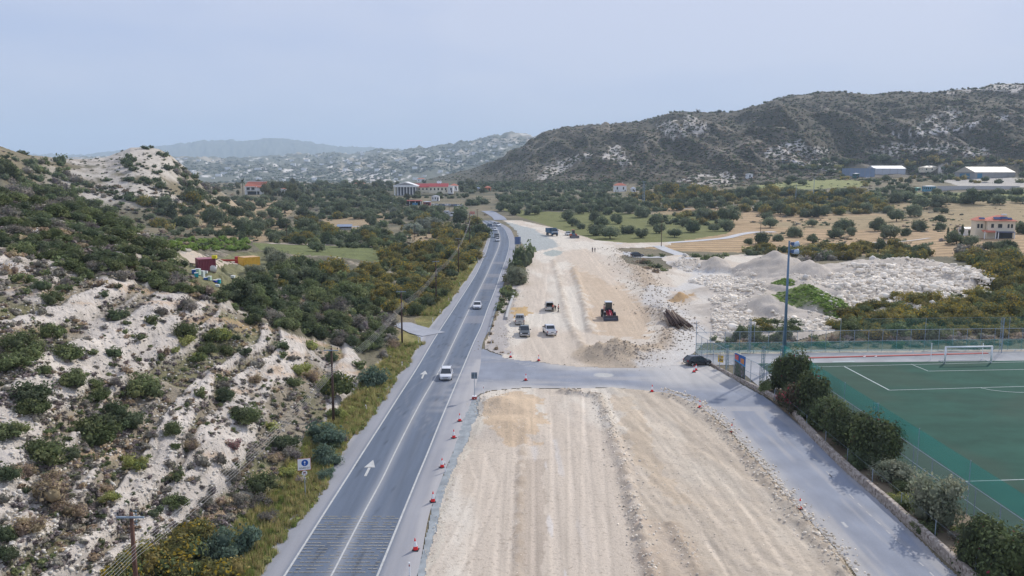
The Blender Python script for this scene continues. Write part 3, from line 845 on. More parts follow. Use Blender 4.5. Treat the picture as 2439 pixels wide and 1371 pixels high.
def build_road():
    nu = 44
    ks = np.array([0, .17, .5, .83, 1.0])
    tt = np.linspace(0, 1, nu)
    pts = np.empty((len(S_), nu, 2))
    for j, t in enumerate(tt):
        k = np.searchsorted(ks, t, 'right') - 1; k = min(k, 3)
        f = (t - ks[k]) / (ks[k + 1] - ks[k])
        pts[:, j] = RS[:, k] * (1 - f) + RS[:, k + 1] * f
    T = np.broadcast_to(tt, (len(S_), nu)); X = pts[..., 0]; Y = pts[..., 1]
    S = np.broadcast_to(S_[:, None], X.shape)
    n = fbm(X / 1.1, S / 14, 151, 4); n2 = fbm(X / 4, S / 4, 152, 4); n3 = fbm(X / .4, S / 30, 153, 3)
    # shoulders: worn grey with pale dust near the edges and the centre line
    left = smooth(.17 - T, -.01, .03); right = smooth(T - .83, -.01, .03)
    c = ASPH * (.9 + .25 * n[..., None]) * np.ones(3)
    c = c * (1 + (n3 - .5)[..., None] * .34)
    crk = smooth(np.abs(fbm(X / 1.8, S / 5, 158, 4) - .5), .012, .0)[..., None] * .35 * ((T > .17) & (T < .83))[..., None]
    c = c * (1 - crk)
    oil = (np.exp(-((T - .34) / .035) ** 2) + np.exp(-((T - .66) / .035) ** 2))[..., None] * .16 * n[..., None]
    c = c * (1 - oil)
    worn = (np.exp(-((T - .50) / .045) ** 2) * .45 + np.exp(-((T - .68) / .03) ** 2) * .10 * n)
    c = c * (1 - worn[..., None]) + np.array([.42, .41, .40]) * worn[..., None]
    pat = smooth(Y, 215, 222) * (1 - smooth(Y, 262, 266)) * .0
    fc = np.clip(left + right, 0, 1)[..., None]
    c = c * (1 - fc) + SHOULD * (.92 + .2 * n2[..., None]) * fc
    dl = smooth(.028 + (n2 - .5) * .04 - T, -.02, .02) * .8
    dr = smooth(T - .93 + (n2 - .5) * .06, -.03, .04) * .9 * (Y < 125)
    band = np.exp(-((T - .12) / .035) ** 2) * .16 + np.exp(-((T - .885) / .03) ** 2) * .34 * (Y < 120)
    dd = np.clip(dl + dr + band * (.5 + n), 0, 1)[..., None]
    c = c * (1 - dd) + DUST * dd
    for ya, yb in ((156, 164), (203, 214), (228, 236), (262, 270)):      # transverse repair patches, older paler surfacing
        m = ((Y > ya) & (Y < yb) & (T > .5) & (T < .84))[..., None] * .35
        c = c * (1 - m) + np.array([.33, .31, .31]) * m
    # faint arcs left by turning tyres at the junction
    for (cx_, cy_), r in (((3, 96), 13.5), ((3, 96), 15.3), ((4, 104), 18), ((4, 104), 19.8), ((-22, 128), 9), ((-22, 128), 10.7)):
        d = np.abs(np.hypot(X - cx_, Y - cy_) - r)
        m = (np.exp(-(d / .14) ** 2) * .14)[..., None]
        c = c * (1 - m) + DUST * m
    jd = (smooth(Y, 90, 98) * (1 - smooth(Y, 118, 128)) * smooth(T, .45, .8) * (.2 + .8 * smooth(fbm(X / 2.5, Y / .8, 159, 4), .4, .62)))[..., None] * .4
    c = c * (1 - jd) + DUST * jd
    crown = .04 * (1 - np.abs(T - .5) * 2)
    Z = .010 + crown
    idx = np.arange(X.size).reshape(X.shape)
    f = np.stack([idx[:-1, :-1], idx[:-1, 1:], idx[1:, 1:], idx[1:, :-1]], -1).reshape(-1, 4)
    me = np_mesh('road', np.stack([X, Y, Z], -1).reshape(-1, 3), f, c.reshape(-1, 3))
    m = ground_mat('asphalt', s1=9.0, s2=.8, amp=.10, bump=.25, bdist=.02, rough=.82, streak=(2.0, .12, 1.0))
    tag(link_mesh('road', me, m), kind='structure')
    return m
M_ASPH = build_road()
M_PAINT = plain('road_paint', (.52, .52, .50), .7, var=.25, scale=2.5)
M_PAINTY = plain('road_paint_yellow', (.38, .35, .28), .7, var=.5, scale=3)
def line_mesh(k, half, z=.062, off=0.0, frm=0, to=None, dash=None, wear=True):
    C = RS[:, k]; D = np.gradient(C, axis=0); D /= np.linalg.norm(D, axis=1)[:, None]
    Nn = np.stack([D[:, 1], -D[:, 0]], 1)
    a = C + Nn * (off - half); b = C + Nn * (off + half)
    ok = np.ones(len(C) - 1, bool)
    if dash: ok = (S_[:-1] % (dash[0] + dash[1])) < dash[0]
    ok &= (S_[:-1] >= frm) & ((S_[:-1] < to) if to else True)
    zz = np.full((len(C), 1), z)
    v = np.vstack([np.hstack([a, zz]), np.hstack([b, zz])]); n = len(C)
    i = np.arange(n - 1)[ok]
    return v, np.stack([i, i + n, i + n + 1, i + 1], -1)
def marks(name, parts, mat):
    V = []; Fc = []; k = 0
    for v, f in parts: V.append(v); Fc.append(f + k); k += len(v)
    return tag(link_mesh(name, np_mesh(name, np.vstack(V), np.vstack(Fc), smooth_=False), mat), kind='structure')
marks('road_marking', [line_mesh(1, .085, .030), line_mesh(3, .085, .030), line_mesh(2, .07, .060, off=0.0)], M_PAINT)
def flat_poly(name, groups, z, mat, kind='structure'):
    bm = bmesh.new()
    for g in groups:
        vs = [bm.verts.new((p[0], p[1], z if len(p) < 3 else p[2])) for p in g]
        bm.faces.new(vs)
    bmesh.ops.triangulate(bm, faces=bm.faces)
    bmesh.ops.recalc_face_normals(bm, faces=bm.faces)
    for f in bm.faces:
        if f.normal.z < 0: f.normal_flip()
    me = bpy.data.meshes.new(name); bm.to_mesh(me); bm.free()
    return tag(link_mesh(name, me, mat), kind=kind)
def quad_strip(a, b, wd):
    a = Vector(a[:2]); b = Vector(b[:2]); d = (b - a).normalized(); n = Vector((d.y, -d.x)) * wd / 2
    return [a - n, a + n, b + n, b - n]
# direction arrows in the left lane
def arrow(px0, py0, px1, py1):
    a = at(px0, py0); b = at(px1, py1); d = (b - a); L = d.length; d.normalize(); n = Vector((d.y, -d.x, 0))
    st = [a - n * .13, a + n * .13, a + d * L * .55 + n * .13, a + d * L * .55 - n * .13]
    hd = [a + d * L * .52 - n * .55, a + d * L * .52 + n * .55, b]
    return [[(p.x, p.y) for p in st], [(p.x, p.y) for p in hd]]
flat_poly('road_marking', arrow(870, 1135, 889, 1096) + arrow(1005, 902, 1013, 883), .060, M_PAINT)
# rumble bars: groups of thin yellow bars over both lanes
rng = random.Random(5)
bars = []
y = 1228
for k, py in enumerate([1231, 1236, 1245, 1250, 1256, 1263, 1273, 1279, 1285, 1294, 1301, 1308, 1316, 1324, 1331, 1340, 1348, 1356, 1364]):
    r0 = at(0, py).y
    l, c_, r_ = [np.array([np.interp(r0, RS[:, q, 1], RS[:, q, 0]), r0]) for q in (1, 2, 3)]
    for a, b in ((l, c_), (c_, r_)):
        segs = 8; aa = np.array(a); bb = np.array(b)
        for s in range(segs):
            if rng.random() < .16: continue
            p = aa + (bb - aa) * (.04 + .92 * s / segs); q = aa + (bb - aa) * (.04 + .92 * (s + rng.uniform(.8, 1.0)) / segs)
            bars.append(quad_strip(p, q, .08))
flat_poly('road_marking', [[(p[0], p[1]) for p in b] for b in bars], .064, M_PAINTY)
bars2 = []
for py in (683, 686, 690, 694, 706, 709, 712, 716, 654, 657):
    r0 = at(0, py).y; c_, r_ = [np.array([np.interp(r0, RS[:, q, 1], RS[:, q, 0]), r0]) for q in (2, 3)]; bars2.append(quad_strip(c_ * .9 + r_ * .1, r_ * .9 + c_ * .1, .16))
flat_poly('road_marking', [[(p[0], p[1]) for p in b] for b in bars2], .064, plain('worn_paint', (.34, .32, .30), .8, var=.4))

# side road through the junction and on past the pitch
SIDE_U = [(1120, 900), (1138, 850), (1147, 827), (1166, 836), (1215, 851), (1282, 860), (1370, 869), (1440, 873), (1540, 870), (1620, 866), (1680, 866), (1720, 884), (1770, 915), (1812, 938), (1850, 962),
          (1885, 985), (1938, 1040), (2000, 1104), (2060, 1160), (2125, 1220), (2200, 1292), (2282, 1371), (2340, 1425)]
SIDE_L = [(1040, 1180), (1098, 990), (1118, 968), (1140, 942), (1165, 931), (1250, 924), (1350, 927), (1450, 923), (1550, 932), (1610, 946), (1660, 968), (1700, 995), (1740, 1030), (1775, 1066),
          (1795, 1090), (1825, 1124), (1855, 1160), (1890, 1200), (1925, 1240), (1960, 1275), (1995, 1312), (2040, 1375), (2090, 1440)]
def side_c(X, Y, Z):
    n = fbm(X / 3, Y / 3, 161, 4); n2 = fbm(X / .8, Y / 9, 162, 4); n3 = fbm(X / 12, Y / 2.5, 163, 4)
    c = np.array([.25, .27, .315]) * (.8 + .4 * n[..., None]) * np.ones(3)
    jn = smooth(Y, 92, 100)[..., None]
    st = np.where(jn > .5, n3[..., None], n2[..., None])
    k = smooth(st, .45, .7) * .55
    c = c * (1 - k) + DUST * np.array([1, .99, .97]) * k
    # dust carried off the earthworks
    dA, _ = dist_line(X, Y, wl(SIDE_L[3:])); dB, _ = dist_line(X, Y, wl([(1340, 868), (1440, 873), (1540, 870), (1620, 862), (1690, 885)]))
    k = (np.clip(np.exp(-(dA / 1.6) ** 2) * .8 + np.exp(-(dB / 3.2) ** 2) * .9, 0, .95) * (.6 + .6 * n))[..., None]
    k = np.clip(k, 0, 1)
    c = c * (1 - k) + np.array([.52, .49, .45]) * k
    far = smooth(X, 16, 24)[..., None] * smooth(Y, 104, 112)[..., None] * .75
    c = c * (1 - far) + np.array([.50, .475, .44]) * (.85 + .3 * n2[..., None]) * far
    pot = np.hypot(X - at(1440, 893).x, (Y - at(1440, 893).y) / 1.0)
    m = smooth(1.5 - pot + (n - .5), 0, .4)[..., None] * .6
    c = c * (1 - m) + np.array([.58, .56, .5]) * m
    return c
M_SIDE = ground_mat('worn_asphalt', s1=6.0, s2=.7, amp=.12, bump=.3, bdist=.03, rough=.88, streak=(1.2, .25, 1))
grid_sheet('side_road', SIDE_U + SIDE_L[::-1], .0, lambda X, Y: 0 * X + .006, side_c, M_SIDE, cell=.0026, ragged=.12)
mk = []
for k, (a, b) in enumerate([((1933, 1090), (1945, 1098)), ((1968, 1122), (1981, 1136)), ((1975, 1130), (1983, 1137)), ((2022, 1176), (2034, 1188)), ((2043, 1198), (2055, 1209)), ((2063, 1218), (2077, 1230)), ((2085, 1238), (2099, 1250)),
                            ((2110, 1262), (2120, 1271)), ((2133, 1284), (2147, 1296)), ((2160, 1311), (2174, 1323)), ((2188, 1338), (2200, 1348)), ((2214, 1362), (2226, 1374))]):
    mk.append([(p[0], p[1]) for p in quad_strip(at(*a), at(*b), .12)])
for a, b in [((1171, 853), (1192, 856)), ((1225, 862), (1260, 866)), ((1236, 866), (1270, 871)), ((1250, 872), (1275, 873)), ((1153, 905), (1175, 906)), ((1205, 907), (1235, 909))]:
    mk.append([(p[0], p[1]) for p in quad_strip(at(*a), at(*b), .22)])
mk.append([tuple(at(*p)[:2]) for p in ((2002, 1243), (2010, 1243), (2022, 1255), (2014, 1257))])
flat_poly('road_marking', mk, .014, plain('side_paint', (.38, .38, .39), .7, var=.35))
# short side road on the left, the left field track, the pale country lane, the gravel bank
M_TRACK = ground_mat('track_gravel', s1=3, s2=.5, amp=.15, bump=.3, bdist=.03)
def const_c(c, v=.25, s=1.5):
    c = np.array(c)
    return lambda X, Y, Z: np.clip(c * (1 - v / 2 + v * fbm(X / s, Y / s, 171, 4)[..., None]) * np.ones(3), 0, .9)
grid_sheet('side_road', [(1026, 776), (1015, 783), (985, 778), (955, 762), (942, 757), (940, 775), (950, 788), (975, 793), (996, 803), (1001, 818), (1012, 812), (1030, 790)], 0, lambda X, Y: .005 + 0 * X,
           const_c([.40, .41, .44]), M_TRACK, .0035, .2)
grid_sheet('gravel_strip', [(990, 1440), (990, 1380), (1020, 1232), (1048, 1145), (1074, 1080), (1104, 985), (1122, 955), (1145, 938), (1150, 960), (1140, 1000), (1118, 1045), (1082, 1122), (1048, 1234), (1012, 1375), (1000, 1440)], 0,
           lambda X, Y: .03 + (fbm(X / .6, Y / .6, 175, 3) - .5) * .08, const_c([.31, .335, .345], .7, .5), M_TRACK, .0028, .25)
def draped(name, pts_px, width, colr, lift=.12, step=2.0, mat=None, y1=3500):
    """a lane or track laid over the terrain"""
    x, y, z = ground([p[0] for p in pts_px], [p[1] for p in pts_px], y1=y1)
    P = np.stack([x, y], -1); L = np.concatenate([[0], np.cumsum(np.linalg.norm(np.diff(P, axis=0), axis=1))])
    s = np.arange(0, L[-1], step); C = np.stack([np.interp(s, L, P[:, 0]), np.interp(s, L, P[:, 1])], -1)
    for _ in range(4): C[1:-1] = (C[:-2] + 2 * C[1:-1] + C[2:]) / 4
    D = np.gradient(C, axis=0); D /= np.linalg.norm(D, axis=1)[:, None] + 1e-9
    Nn = np.stack([D[:, 1], -D[:, 0]], -1)
    rows = [C + Nn * width * t for t in (-.5, -.25, 0, .25, .5)]
    X = np.stack([r[:, 0] for r in rows], 1); Y = np.stack([r[:, 1] for r in rows], 1); Z = terr(X, Y) + lift
    idx = np.arange(X.size).reshape(X.shape)
    f = np.stack([idx[:-1, :-1], idx[:-1, 1:], idx[1:, 1:], idx[1:, :-1]], -1).reshape(-1, 4)
    c = const_c(colr)(X, Y, Z)
    return tag(link_mesh(name, np_mesh(name, np.stack([X, Y, Z], -1).reshape(-1, 3), f, c.reshape(-1, 3)), mat or M_TRACK), kind='structure')
draped('lane', [(1430, 578), (1500, 582), (1560, 580), (1640, 575), (1720, 568), (1765, 558), (1800, 552), (1850, 552)], 5.0, [.55, .54, .54])
draped('lane', [(1560, 583), (1590, 596), (1620, 606), (1640, 618)], 5.0, [.50, .50, .50])
draped('lane', [(1480, 600), (1520, 613), (1600, 612)], 5.5, [.50, .5, .49])
draped('side_road', [(1034, 797), (1015, 794), (996, 788), (975, 779), (955, 771), (941, 764)], 5.5, [.36, .37, .40], lift=.14)
draped('track', [(640, 580), (750, 582), (830, 586), (872, 589)], 3.0, [.55, .48, .40])
draped('track', [(2070, 578), (2150, 575), (2220, 566)], 3.0, [.62, .57, .50])
draped('track', [(1620, 497), (1700, 494), (1800, 493)], 4.0, [.50, .46, .38])
draped('track', [(420, 612), (450, 618), (480, 622), (520, 618), (600, 625)], 5.0, [.5, .42, .33])
draped('road', [(1192, 524), (1188, 518), (1178, 512), (1168, 506), (1158, 502)], 8.5, [.30, .32, .37], lift=.2)
# ================================================================== PLANTS
M_LEAF = foliage_mat('foliage')
M_BARK = plain('bark', (.16, .12, .09), .9, var=.3, scale=6)
ICO = None
def ico():
    global ICO
    if ICO is None:
        bm = bmesh.new(); bmesh.ops.create_icosphere(bm, subdivisions=1, radius=1)
        bm.verts.ensure_lookup_table()
        ICO = (np.array([v.co[:] for v in bm.verts]), np.array([[v.index for v in f.verts] for f in bm.faces])); bm.free()
    return ICO
def blob_plant(seed, nclump, nleaf, leaf, cols, h=.75, lo=.02, spread=1.0, core=.72, up=.0, accent=None, acc_p=0.0, tall=0.0, spiky=0.0):
    """unit plant: half-width .5, height h; clumps of small leaf faces over rough lobes. cols: list of leaf colours"""
    g = np.random.default_rng(seed)
    # lobe centres fill a dome
    th = g.uniform(0, 2 * PI, nclump); rr = np.sqrt(g.uniform(0, 1, nclump)) * .37 * spread
    cx_ = rr * np.cos(th) * g.uniform(.85, 1.1); cy_ = rr * np.sin(th) * g.uniform(.8, 1.1)
    dome = np.sqrt(np.clip(1 - (rr / .5) ** 2, 0.05, 1))
    nclump = int(nclump)
    cz = lo * .3 + (h - lo) * (.10 + .58 * g.uniform(0, 1, nclump) * dome)
    cr = g.uniform(.15, .25, nclump) * (1.0 if nclump > 6 else 1.35)
    iv, if_ = ico()
    V = []; T = []; C = []; k = 0
    cols = np.array(cols) * 2.45 * np.array([1.06, 1.0, .92])
    cols = cols * .86 + cols.mean(1, keepdims=True) * .14
    cc = cols[g.integers(0, len(cols), nclump)] * g.uniform(.8, 1.2, (nclump, 1))
    for i in range(nclump):
        sc_ = np.array([cr[i], cr[i], cr[i] * (h * 1.05 if h > 1 else .9)]) * core
        v = iv * sc_ * g.uniform(.75, 1.15, (len(iv), 1)) + np.array([cx_[i], cy_[i], cz[i]])
        v[:, 2] = np.maximum(v[:, 2], 0)
        V.append(v); T.append(if_ + k); C.append(np.repeat(cc[i][None] * .9, len(v), 0)); k += len(v)
    ci = g.integers(0, nclump, nleaf)
    d = g.normal(size=(nleaf, 3)); d /= np.linalg.norm(d, axis=1)[:, None]; d[:, 2] = np.where(d[:, 2] < -.35, -d[:, 2], d[:, 2])
    rad = cr[ci] * g.uniform(.72, 1.22 + spiky, nleaf) * g.uniform(.8, 1.25, nclump)[ci]
    p = np.stack([cx_[ci], cy_[ci], cz[ci]], -1) + d * rad[:, None] * np.array([1, 1, (h * 1.05 if h > 1 else .95)])
    p[:, 2] = np.maximum(p[:, 2], .0)
    # two-sided leaf sprays: a bent quad of two triangles
    n = d + g.normal(size=(nleaf, 3)) * .55; n /= np.linalg.norm(n, axis=1)[:, None]
    a = np.cross(n, g.normal(size=(nleaf, 3))); a /= np.linalg.norm(a, axis=1)[:, None]; b = np.cross(n, a)
    s = leaf * g.uniform(.6, 1.4, nleaf)[:, None]
    v0 = p - a * s; v1 = p + b * s * .6 + n * s * .2; v2 = p + a * s; v3 = p - b * s * .6 + n * s * .3
    vv = np.stack([v0, v1, v2, v3], 1).reshape(-1, 3); vv[:, 2] = np.maximum(vv[:, 2], -.02)
    i4 = np.arange(nleaf) * 4 + k
    tt = np.concatenate([np.stack([i4, i4 + 1, i4 + 2], -1), np.stack([i4, i4 + 2, i4 + 3], -1)])
    lc = cc[ci] * g.uniform(.7, 1.35, (nleaf, 1))
    if accent is not None:
        am = (g.uniform(size=nleaf) < acc_p * (1.6 * (g.uniform(size=nclump) < .6))[ci])
        lc[am] = np.array(accent) * g.uniform(.75, 1.2, (am.sum(), 1))
    V.append(vv); T.append(tt); C.append(np.repeat(lc, 4, 0))
    return np.vstack(V), np.vstack(T), np.vstack(C)
GREEN = [(.055, .075, .028), (.065, .085, .035), (.085, .10, .04), (.048, .062, .030)]
DARK = [(.038, .055, .028), (.045, .065, .030), (.055, .07, .04)]
GREY = [(.115, .105, .095), (.10, .10, .085), (.13, .125, .105), (.085, .075, .08)]
DRY = [(.15, .115, .075), (.13, .10, .08), (.17, .14, .085)]
YGREEN = [(.13, .15, .035), (.11, .13, .04), (.15, .16, .05)]
OLIVE = [(.075, .092, .055), (.088, .105, .068), (.06, .08, .045)]
ACAC = [(.085, .088, .028), (.10, .095, .03), (.065, .075, .03), (.12, .10, .03)]
BLUE = [(.10, .125, .105), (.12, .14, .115)]
VINE = [(.10, .16, .03), (.085, .14, .028), (.12, .17, .035)]
PINKF = (.42, .20, .19)
protos = {}
def proto(kind, n, *a, **k):
    protos[kind] = []
    for i in range(n):
        v, t, c = blob_plant(sum(map(ord, kind)) * 7 + i * 13, *a, **k)
        protos[kind].append(np_mesh(kind, v, t, c, smooth_=False))
        protos[kind][-1].materials.append(M_LEAF)
proto('green', 5, 14, 1500, .036, GREEN, h=.62)
proto('dark', 4, 15, 1500, .034, DARK, h=.68)
proto('grey', 4, 8, 900, .034, GREY, h=.58, spiky=.25)
proto('dry', 3, 8, 900, .034, DRY + GREY[:1], h=.5, spiky=.25)
proto('ygreen', 3, 9, 1000, .04, YGREEN + GREEN[:1], h=.55, accent=(.35, .30, .04), acc_p=.06)
proto('blue', 2, 11, 1300, .036, [(.05, .08, .06), (.06, .09, .065)], h=.65)
proto('flower', 1, 8, 900, .036, GREY, h=.65, accent=PINKF, acc_p=.4)
proto('acacia', 6, 19, 1800, .036, ACAC + GREEN[:1], h=.7, accent=(.46, .33, .04), acc_p=.2)
proto('acaciag', 2, 14, 1300, .036, BLUE, h=.75)
proto('olive', 6, 20, 1800, .034, OLIVE, h=.78, lo=.04)
proto('carob', 5, 20, 1800, .034, DARK + OLIVE[:1], h=.78, lo=.03)
proto('vine', 3, 9, 900, .04, VINE, h=.7)
proto('oleander', 5, 30, 3600, .034, [(.036, .052, .022), (.048, .066, .026), (.034, .046, .024)], h=1.15, accent=(.28, .05, .07), acc_p=.008, spiky=.15)
proto('reddish', 1, 26, 3000, .034, [(.038, .044, .024), (.05, .044, .028)], h=1.0, accent=(.40, .07, .10), acc_p=.12, spiky=.1)
proto('silver', 3, 28, 3600, .030, [(.085, .10, .07), (.07, .085, .055), (.11, .12, .085)], h=1.0, spiky=.2)
proto('pine', 3, 14, 1500, .035, [(.05, .06, .03), (.065, .07, .035)], h=1.25, lo=.15)
proto('cypress', 3, 16, 900, .05, [(.03, .05, .02), (.04, .055, .025)], h=2.6, spread=.6)
def tree_parts(kind, me_i, th=.3, tr=.035):
    """crown mesh of the prototypes on a tapered, forked trunk; unit width"""
    mb = MB()
    mb.tube((0, 0, -.06), (.01, 0, th), tr, tr * .75, n=7)
    for k in range(3):
        a = 2.1 * k + me_i
        mb.tube((.01, 0, th * .85), (.16 * math.cos(a), .16 * math.sin(a), th + .18), tr * .6, tr * .3, n=5)
    return mb.mesh('trunk')
TRUNKS = {k: tree_parts(k, i, th) for i, (k, th) in enumerate([('olive', .22), ('carob', .2), ('acacia', .2), ('oleander', .35), ('silver', .3), ('reddish', .3), ('pine', .5), ('acaciag', .2), ('cypress', .4)])}
prng = random.Random(11)
NAME = {'green': ('shrub', 'shrub'), 'dark': ('shrub', 'shrub'), 'grey': ('shrub', 'shrub'), 'dry': ('shrub', 'shrub'), 'ygreen': ('shrub', 'shrub'), 'blue': ('shrub', 'shrub'),
        'flower': ('shrub', 'shrub'), 'acacia': ('acacia_tree', 'acacia'), 'acaciag': ('acacia_tree', 'acacia'), 'olive': ('olive_tree', 'olive tree'), 'carob': ('carob_tree', 'carob tree'),
        'vine': ('vine', 'vine'), 'oleander': ('oleander', 'oleander'), 'reddish': ('oleander', 'oleander'), 'silver': ('olive_tree', 'olive tree'), 'pine': ('pine_tree', 'pine tree'),
        'cypress': ('cypress_tree', 'cypress')}
LOOK = {'green': 'olive green', 'dark': 'dark green', 'grey': 'grey twiggy', 'dry': 'dry brownish', 'ygreen': 'yellow green', 'blue': 'bluish green', 'flower': 'pink flowering',
        'acacia': 'yellow flecked', 'acaciag': 'grey green', 'olive': 'grey green', 'carob': 'dark round', 'vine': 'bright green', 'oleander': 'leafy green', 'reddish': 'red flowering',
        'silver': 'silvery', 'pine': 'dark', 'cypress': 'slim dark'}
# places of the photograph, used to say where a plant stands
ZONES = [
 ([(0, 420), (150, 420), (150, 500), (0, 500)], 'on the scrub slope top at the far left edge'),
 ([(150, 330), (520, 330), (520, 470), (150, 470)], 'on the bare white hill behind the scrub slope'),
 ([(0, 330), (150, 330), (150, 430), (0, 430)], 'on the ridge left of the white hill'),
 ([(300, 440), (560, 440), (560, 500), (300, 500)], 'at the foot of the white hill'),
 ([(560, 400), (720, 400), (720, 500), (560, 500)], 'near the red roofed villa with the palm'),
 ([(720, 400), (930, 400), (930, 480), (720, 480)], 'on the low ridge left of the columned hall'),
 ([(930, 400), (1110, 400), (1110, 475), (930, 475)], 'beside the columned hall with red roofs'),
 ([(1110, 400), (1300, 400), (1300, 480), (1110, 480)], 'at the hill foot right of the columned hall'),
 ([(380, 560), (600, 560), (600, 604), (380, 604)], 'in the bright green strip behind the containers'),
 ([(420, 600), (540, 600), (540, 700), (420, 700)], 'near the beehives and the maroon container'),
 ([(540, 590), (700, 590), (700, 700), (540, 700)], 'around the yellow container'),
 ([(300, 480), (480, 480), (480, 570), (300, 570)], 'on the tan field below the white hill'),
 ([(480, 480), (640, 480), (640, 580), (480, 580)], 'on the tan ground below the red roofed villa'),
 ([(640, 480), (780, 480), (780, 580), (640, 580)], 'on the tan ground left of the metal roofed shed'),
 ([(780, 480), (900, 480), (900, 540), (780, 540)], 'behind the metal roofed shed'),
 ([(780, 540), (900, 540), (900, 590), (780, 590)], 'in front of the metal roofed shed'),
 ([(900, 470), (1100, 470), (1100, 530), (900, 530)], 'in the long belt below the columned hall'),
 ([(900, 530), (1080, 530), (1080, 590), (900, 590)], 'around the bare sandy patch near the road bend'),
 ([(640, 580), (900, 580), (900, 640), (640, 640)], 'at the green field left of the road'),
 ([(700, 640), (900, 640), (900, 720), (700, 720)], 'in the rough ground below the green field'),
 ([(1080, 500), (1165, 500), (1165, 580), (1080, 580)], 'on the inside of the road bend'),
 ([(900, 580), (1165, 580), (1165, 660), (900, 660)], 'in the belt along the left road edge below the bend'),
 ([(900, 660), (1100, 660), (1100, 790), (900, 790)], 'in the belt behind the utility pole by the side lane'),
 ([(1160, 590), (1290, 590), (1290, 760), (1160, 760)], 'between the road and the pale earthworks'),
 ([(0, 500), (200, 500), (200, 600), (0, 600)], 'on the upper scrub slope at the far left'),
 ([(200, 480), (450, 480), (450, 600), (200, 600)], 'on the upper scrub slope below the white hill'),
 ([(0, 600), (160, 600), (160, 700), (0, 700)], 'at the left edge above the layered white rock'),
 ([(160, 600), (340, 600), (340, 700), (160, 700)], 'on the brow above the layered white rock'),
 ([(340, 600), (560, 600), (560, 740), (340, 740)], 'on the slope brow below the beehives'),
 ([(560, 640), (760, 640), (760, 790), (560, 790)], 'on the slope brow below the yellow container'),
 ([(760, 700), (960, 700), (960, 830), (760, 830)], 'on the slope end behind the middle utility poles'),
 ([(0, 700), (160, 700), (160, 860), (0, 860)], 'left of the layered white rock face'),
 ([(160, 700), (360, 700), (360, 860), (160, 860)], 'on the layered white rock face'),
 ([(360, 700), (560, 700), (560, 860), (360, 860)], 'on the white gully right of the layered rock'),
 ([(560, 740), (760, 740), (760, 900), (560, 900)], 'on the white slope above the second utility pole'),
 ([(760, 800), (1000, 800), (1000, 960), (760, 960)], 'at the slope foot between two utility poles'),
 ([(0, 860), (160, 860), (160, 1000), (0, 1000)], 'on the middle slope at the left edge'),
 ([(160, 860), (360, 860), (360, 1000), (160, 1000)], 'on the middle slope under the layered rock'),
 ([(360, 860), (560, 860), (560, 1000), (360, 1000)], 'on the middle slope above the white streaks'),
 ([(560, 900), (860, 900), (860, 1080), (560, 1080)], 'on the slope left of the second utility pole'),
 ([(0, 1000), (200, 1000), (200, 1180), (0, 1180)], 'on the lower slope at the left edge'),
 ([(200, 1000), (400, 1000), (400, 1180), (200, 1180)], 'between the long white streaks of the lower slope'),
 ([(400, 1000), (600, 1000), (600, 1180), (400, 1180)], 'on the speckled lower slope right of the white streaks'),
 ([(600, 1040), (860, 1040), (860, 1200), (600, 1200)], 'behind the blue arrow sign'),
 ([(0, 1180), (240, 1180), (240, 1420), (0, 1420)], 'in the bottom left corner of the slope'),
 ([(240, 1180), (420, 1180), (420, 1420), (240, 1420)], 'around the nearest utility pole'),
 ([(420, 1180), (760, 1180), (760, 1420), (420, 1420)], 'between the nearest utility pole and the road'),
 ([(1180, 480), (1400, 480), (1400, 560), (1180, 560)], 'in the green field behind the blue truck'),
 ([(1400, 480), (1560, 480), (1560, 600), (1400, 600)], 'in the green field behind the red tractor'),
 ([(1560, 480), (1760, 480), (1760, 600), (1560, 600)], 'in the green field along the pale lane'),
 ([(1280, 430), (1560, 430), (1560, 490), (1280, 490)], 'around the white cottage with the red roof'),
 ([(1560, 430), (1800, 430), (1800, 520), (1560, 520)], 'in the brown belt at the foot of the big hill'),
 ([(1800, 455), (2100, 455), (2100, 520), (1800, 520)], 'in the brown belt below the green knoll'),
 ([(1780, 380), (2080, 380), (2080, 455), (1780, 455)], 'on and around the green knoll'),
 ([(2080, 360), (2439, 360), (2439, 450), (2080, 450)], 'among the pale warehouses'),
 ([(2100, 450), (2439, 450), (2439, 515), (2100, 515)], 'below the long white yard wall'),
 ([(1760, 520), (2000, 520), (2000, 600), (1760, 600)], 'in the tan fields behind the floodlight mast'),
 ([(2000, 515), (2230, 515), (2230, 600), (2000, 600)], 'in the tan fields left of the solar house'),
 ([(2230, 515), (2500, 515), (2500, 610), (2230, 610)], 'by the house with solar panels'),
 ([(1600, 575), (1900, 575), (1900, 640), (1600, 640)], 'behind the gravel heaps left of the mast'),
 ([(1900, 575), (2200, 575), (2200, 640), (1900, 640)], 'behind the white rock dump'),
 ([(2200, 600), (2600, 600), (2600, 700), (2200, 700)], 'right of the white rock dump'),
 ([(1980, 680), (2600, 680), (2600, 760), (1980, 760)], 'in front of the white rock dump'),
 ([(1740, 740), (2000, 740), (2000, 850), (1740, 850)], 'behind the rear fence near the mast'),
 ([(2000, 740), (2600, 740), (2600, 850), (2000, 850)], 'behind the rear fence of the pitch'),
 ([(1800, 840), (1990, 840), (1990, 1010), (1800, 1010)], 'in the bed between stone wall and pitch corner'),
 ([(1900, 960), (2200, 960), (2200, 1180), (1900, 1180)], 'in the bed between stone wall and pitch fence'),
 ([(2150, 1100), (2600, 1100), (2600, 1450), (2150, 1450)], 'in the near bed between stone wall and pitch fence')]
def zone_of(px, py):
    for poly, t in ZONES:
        if inpoly(np.array([px]), np.array([py]), poly)[0]: return t
    if py < 430: return 'on the big dark hill'
    return 'in the open plain between road and hills' if py < 600 else 'near the roadside'
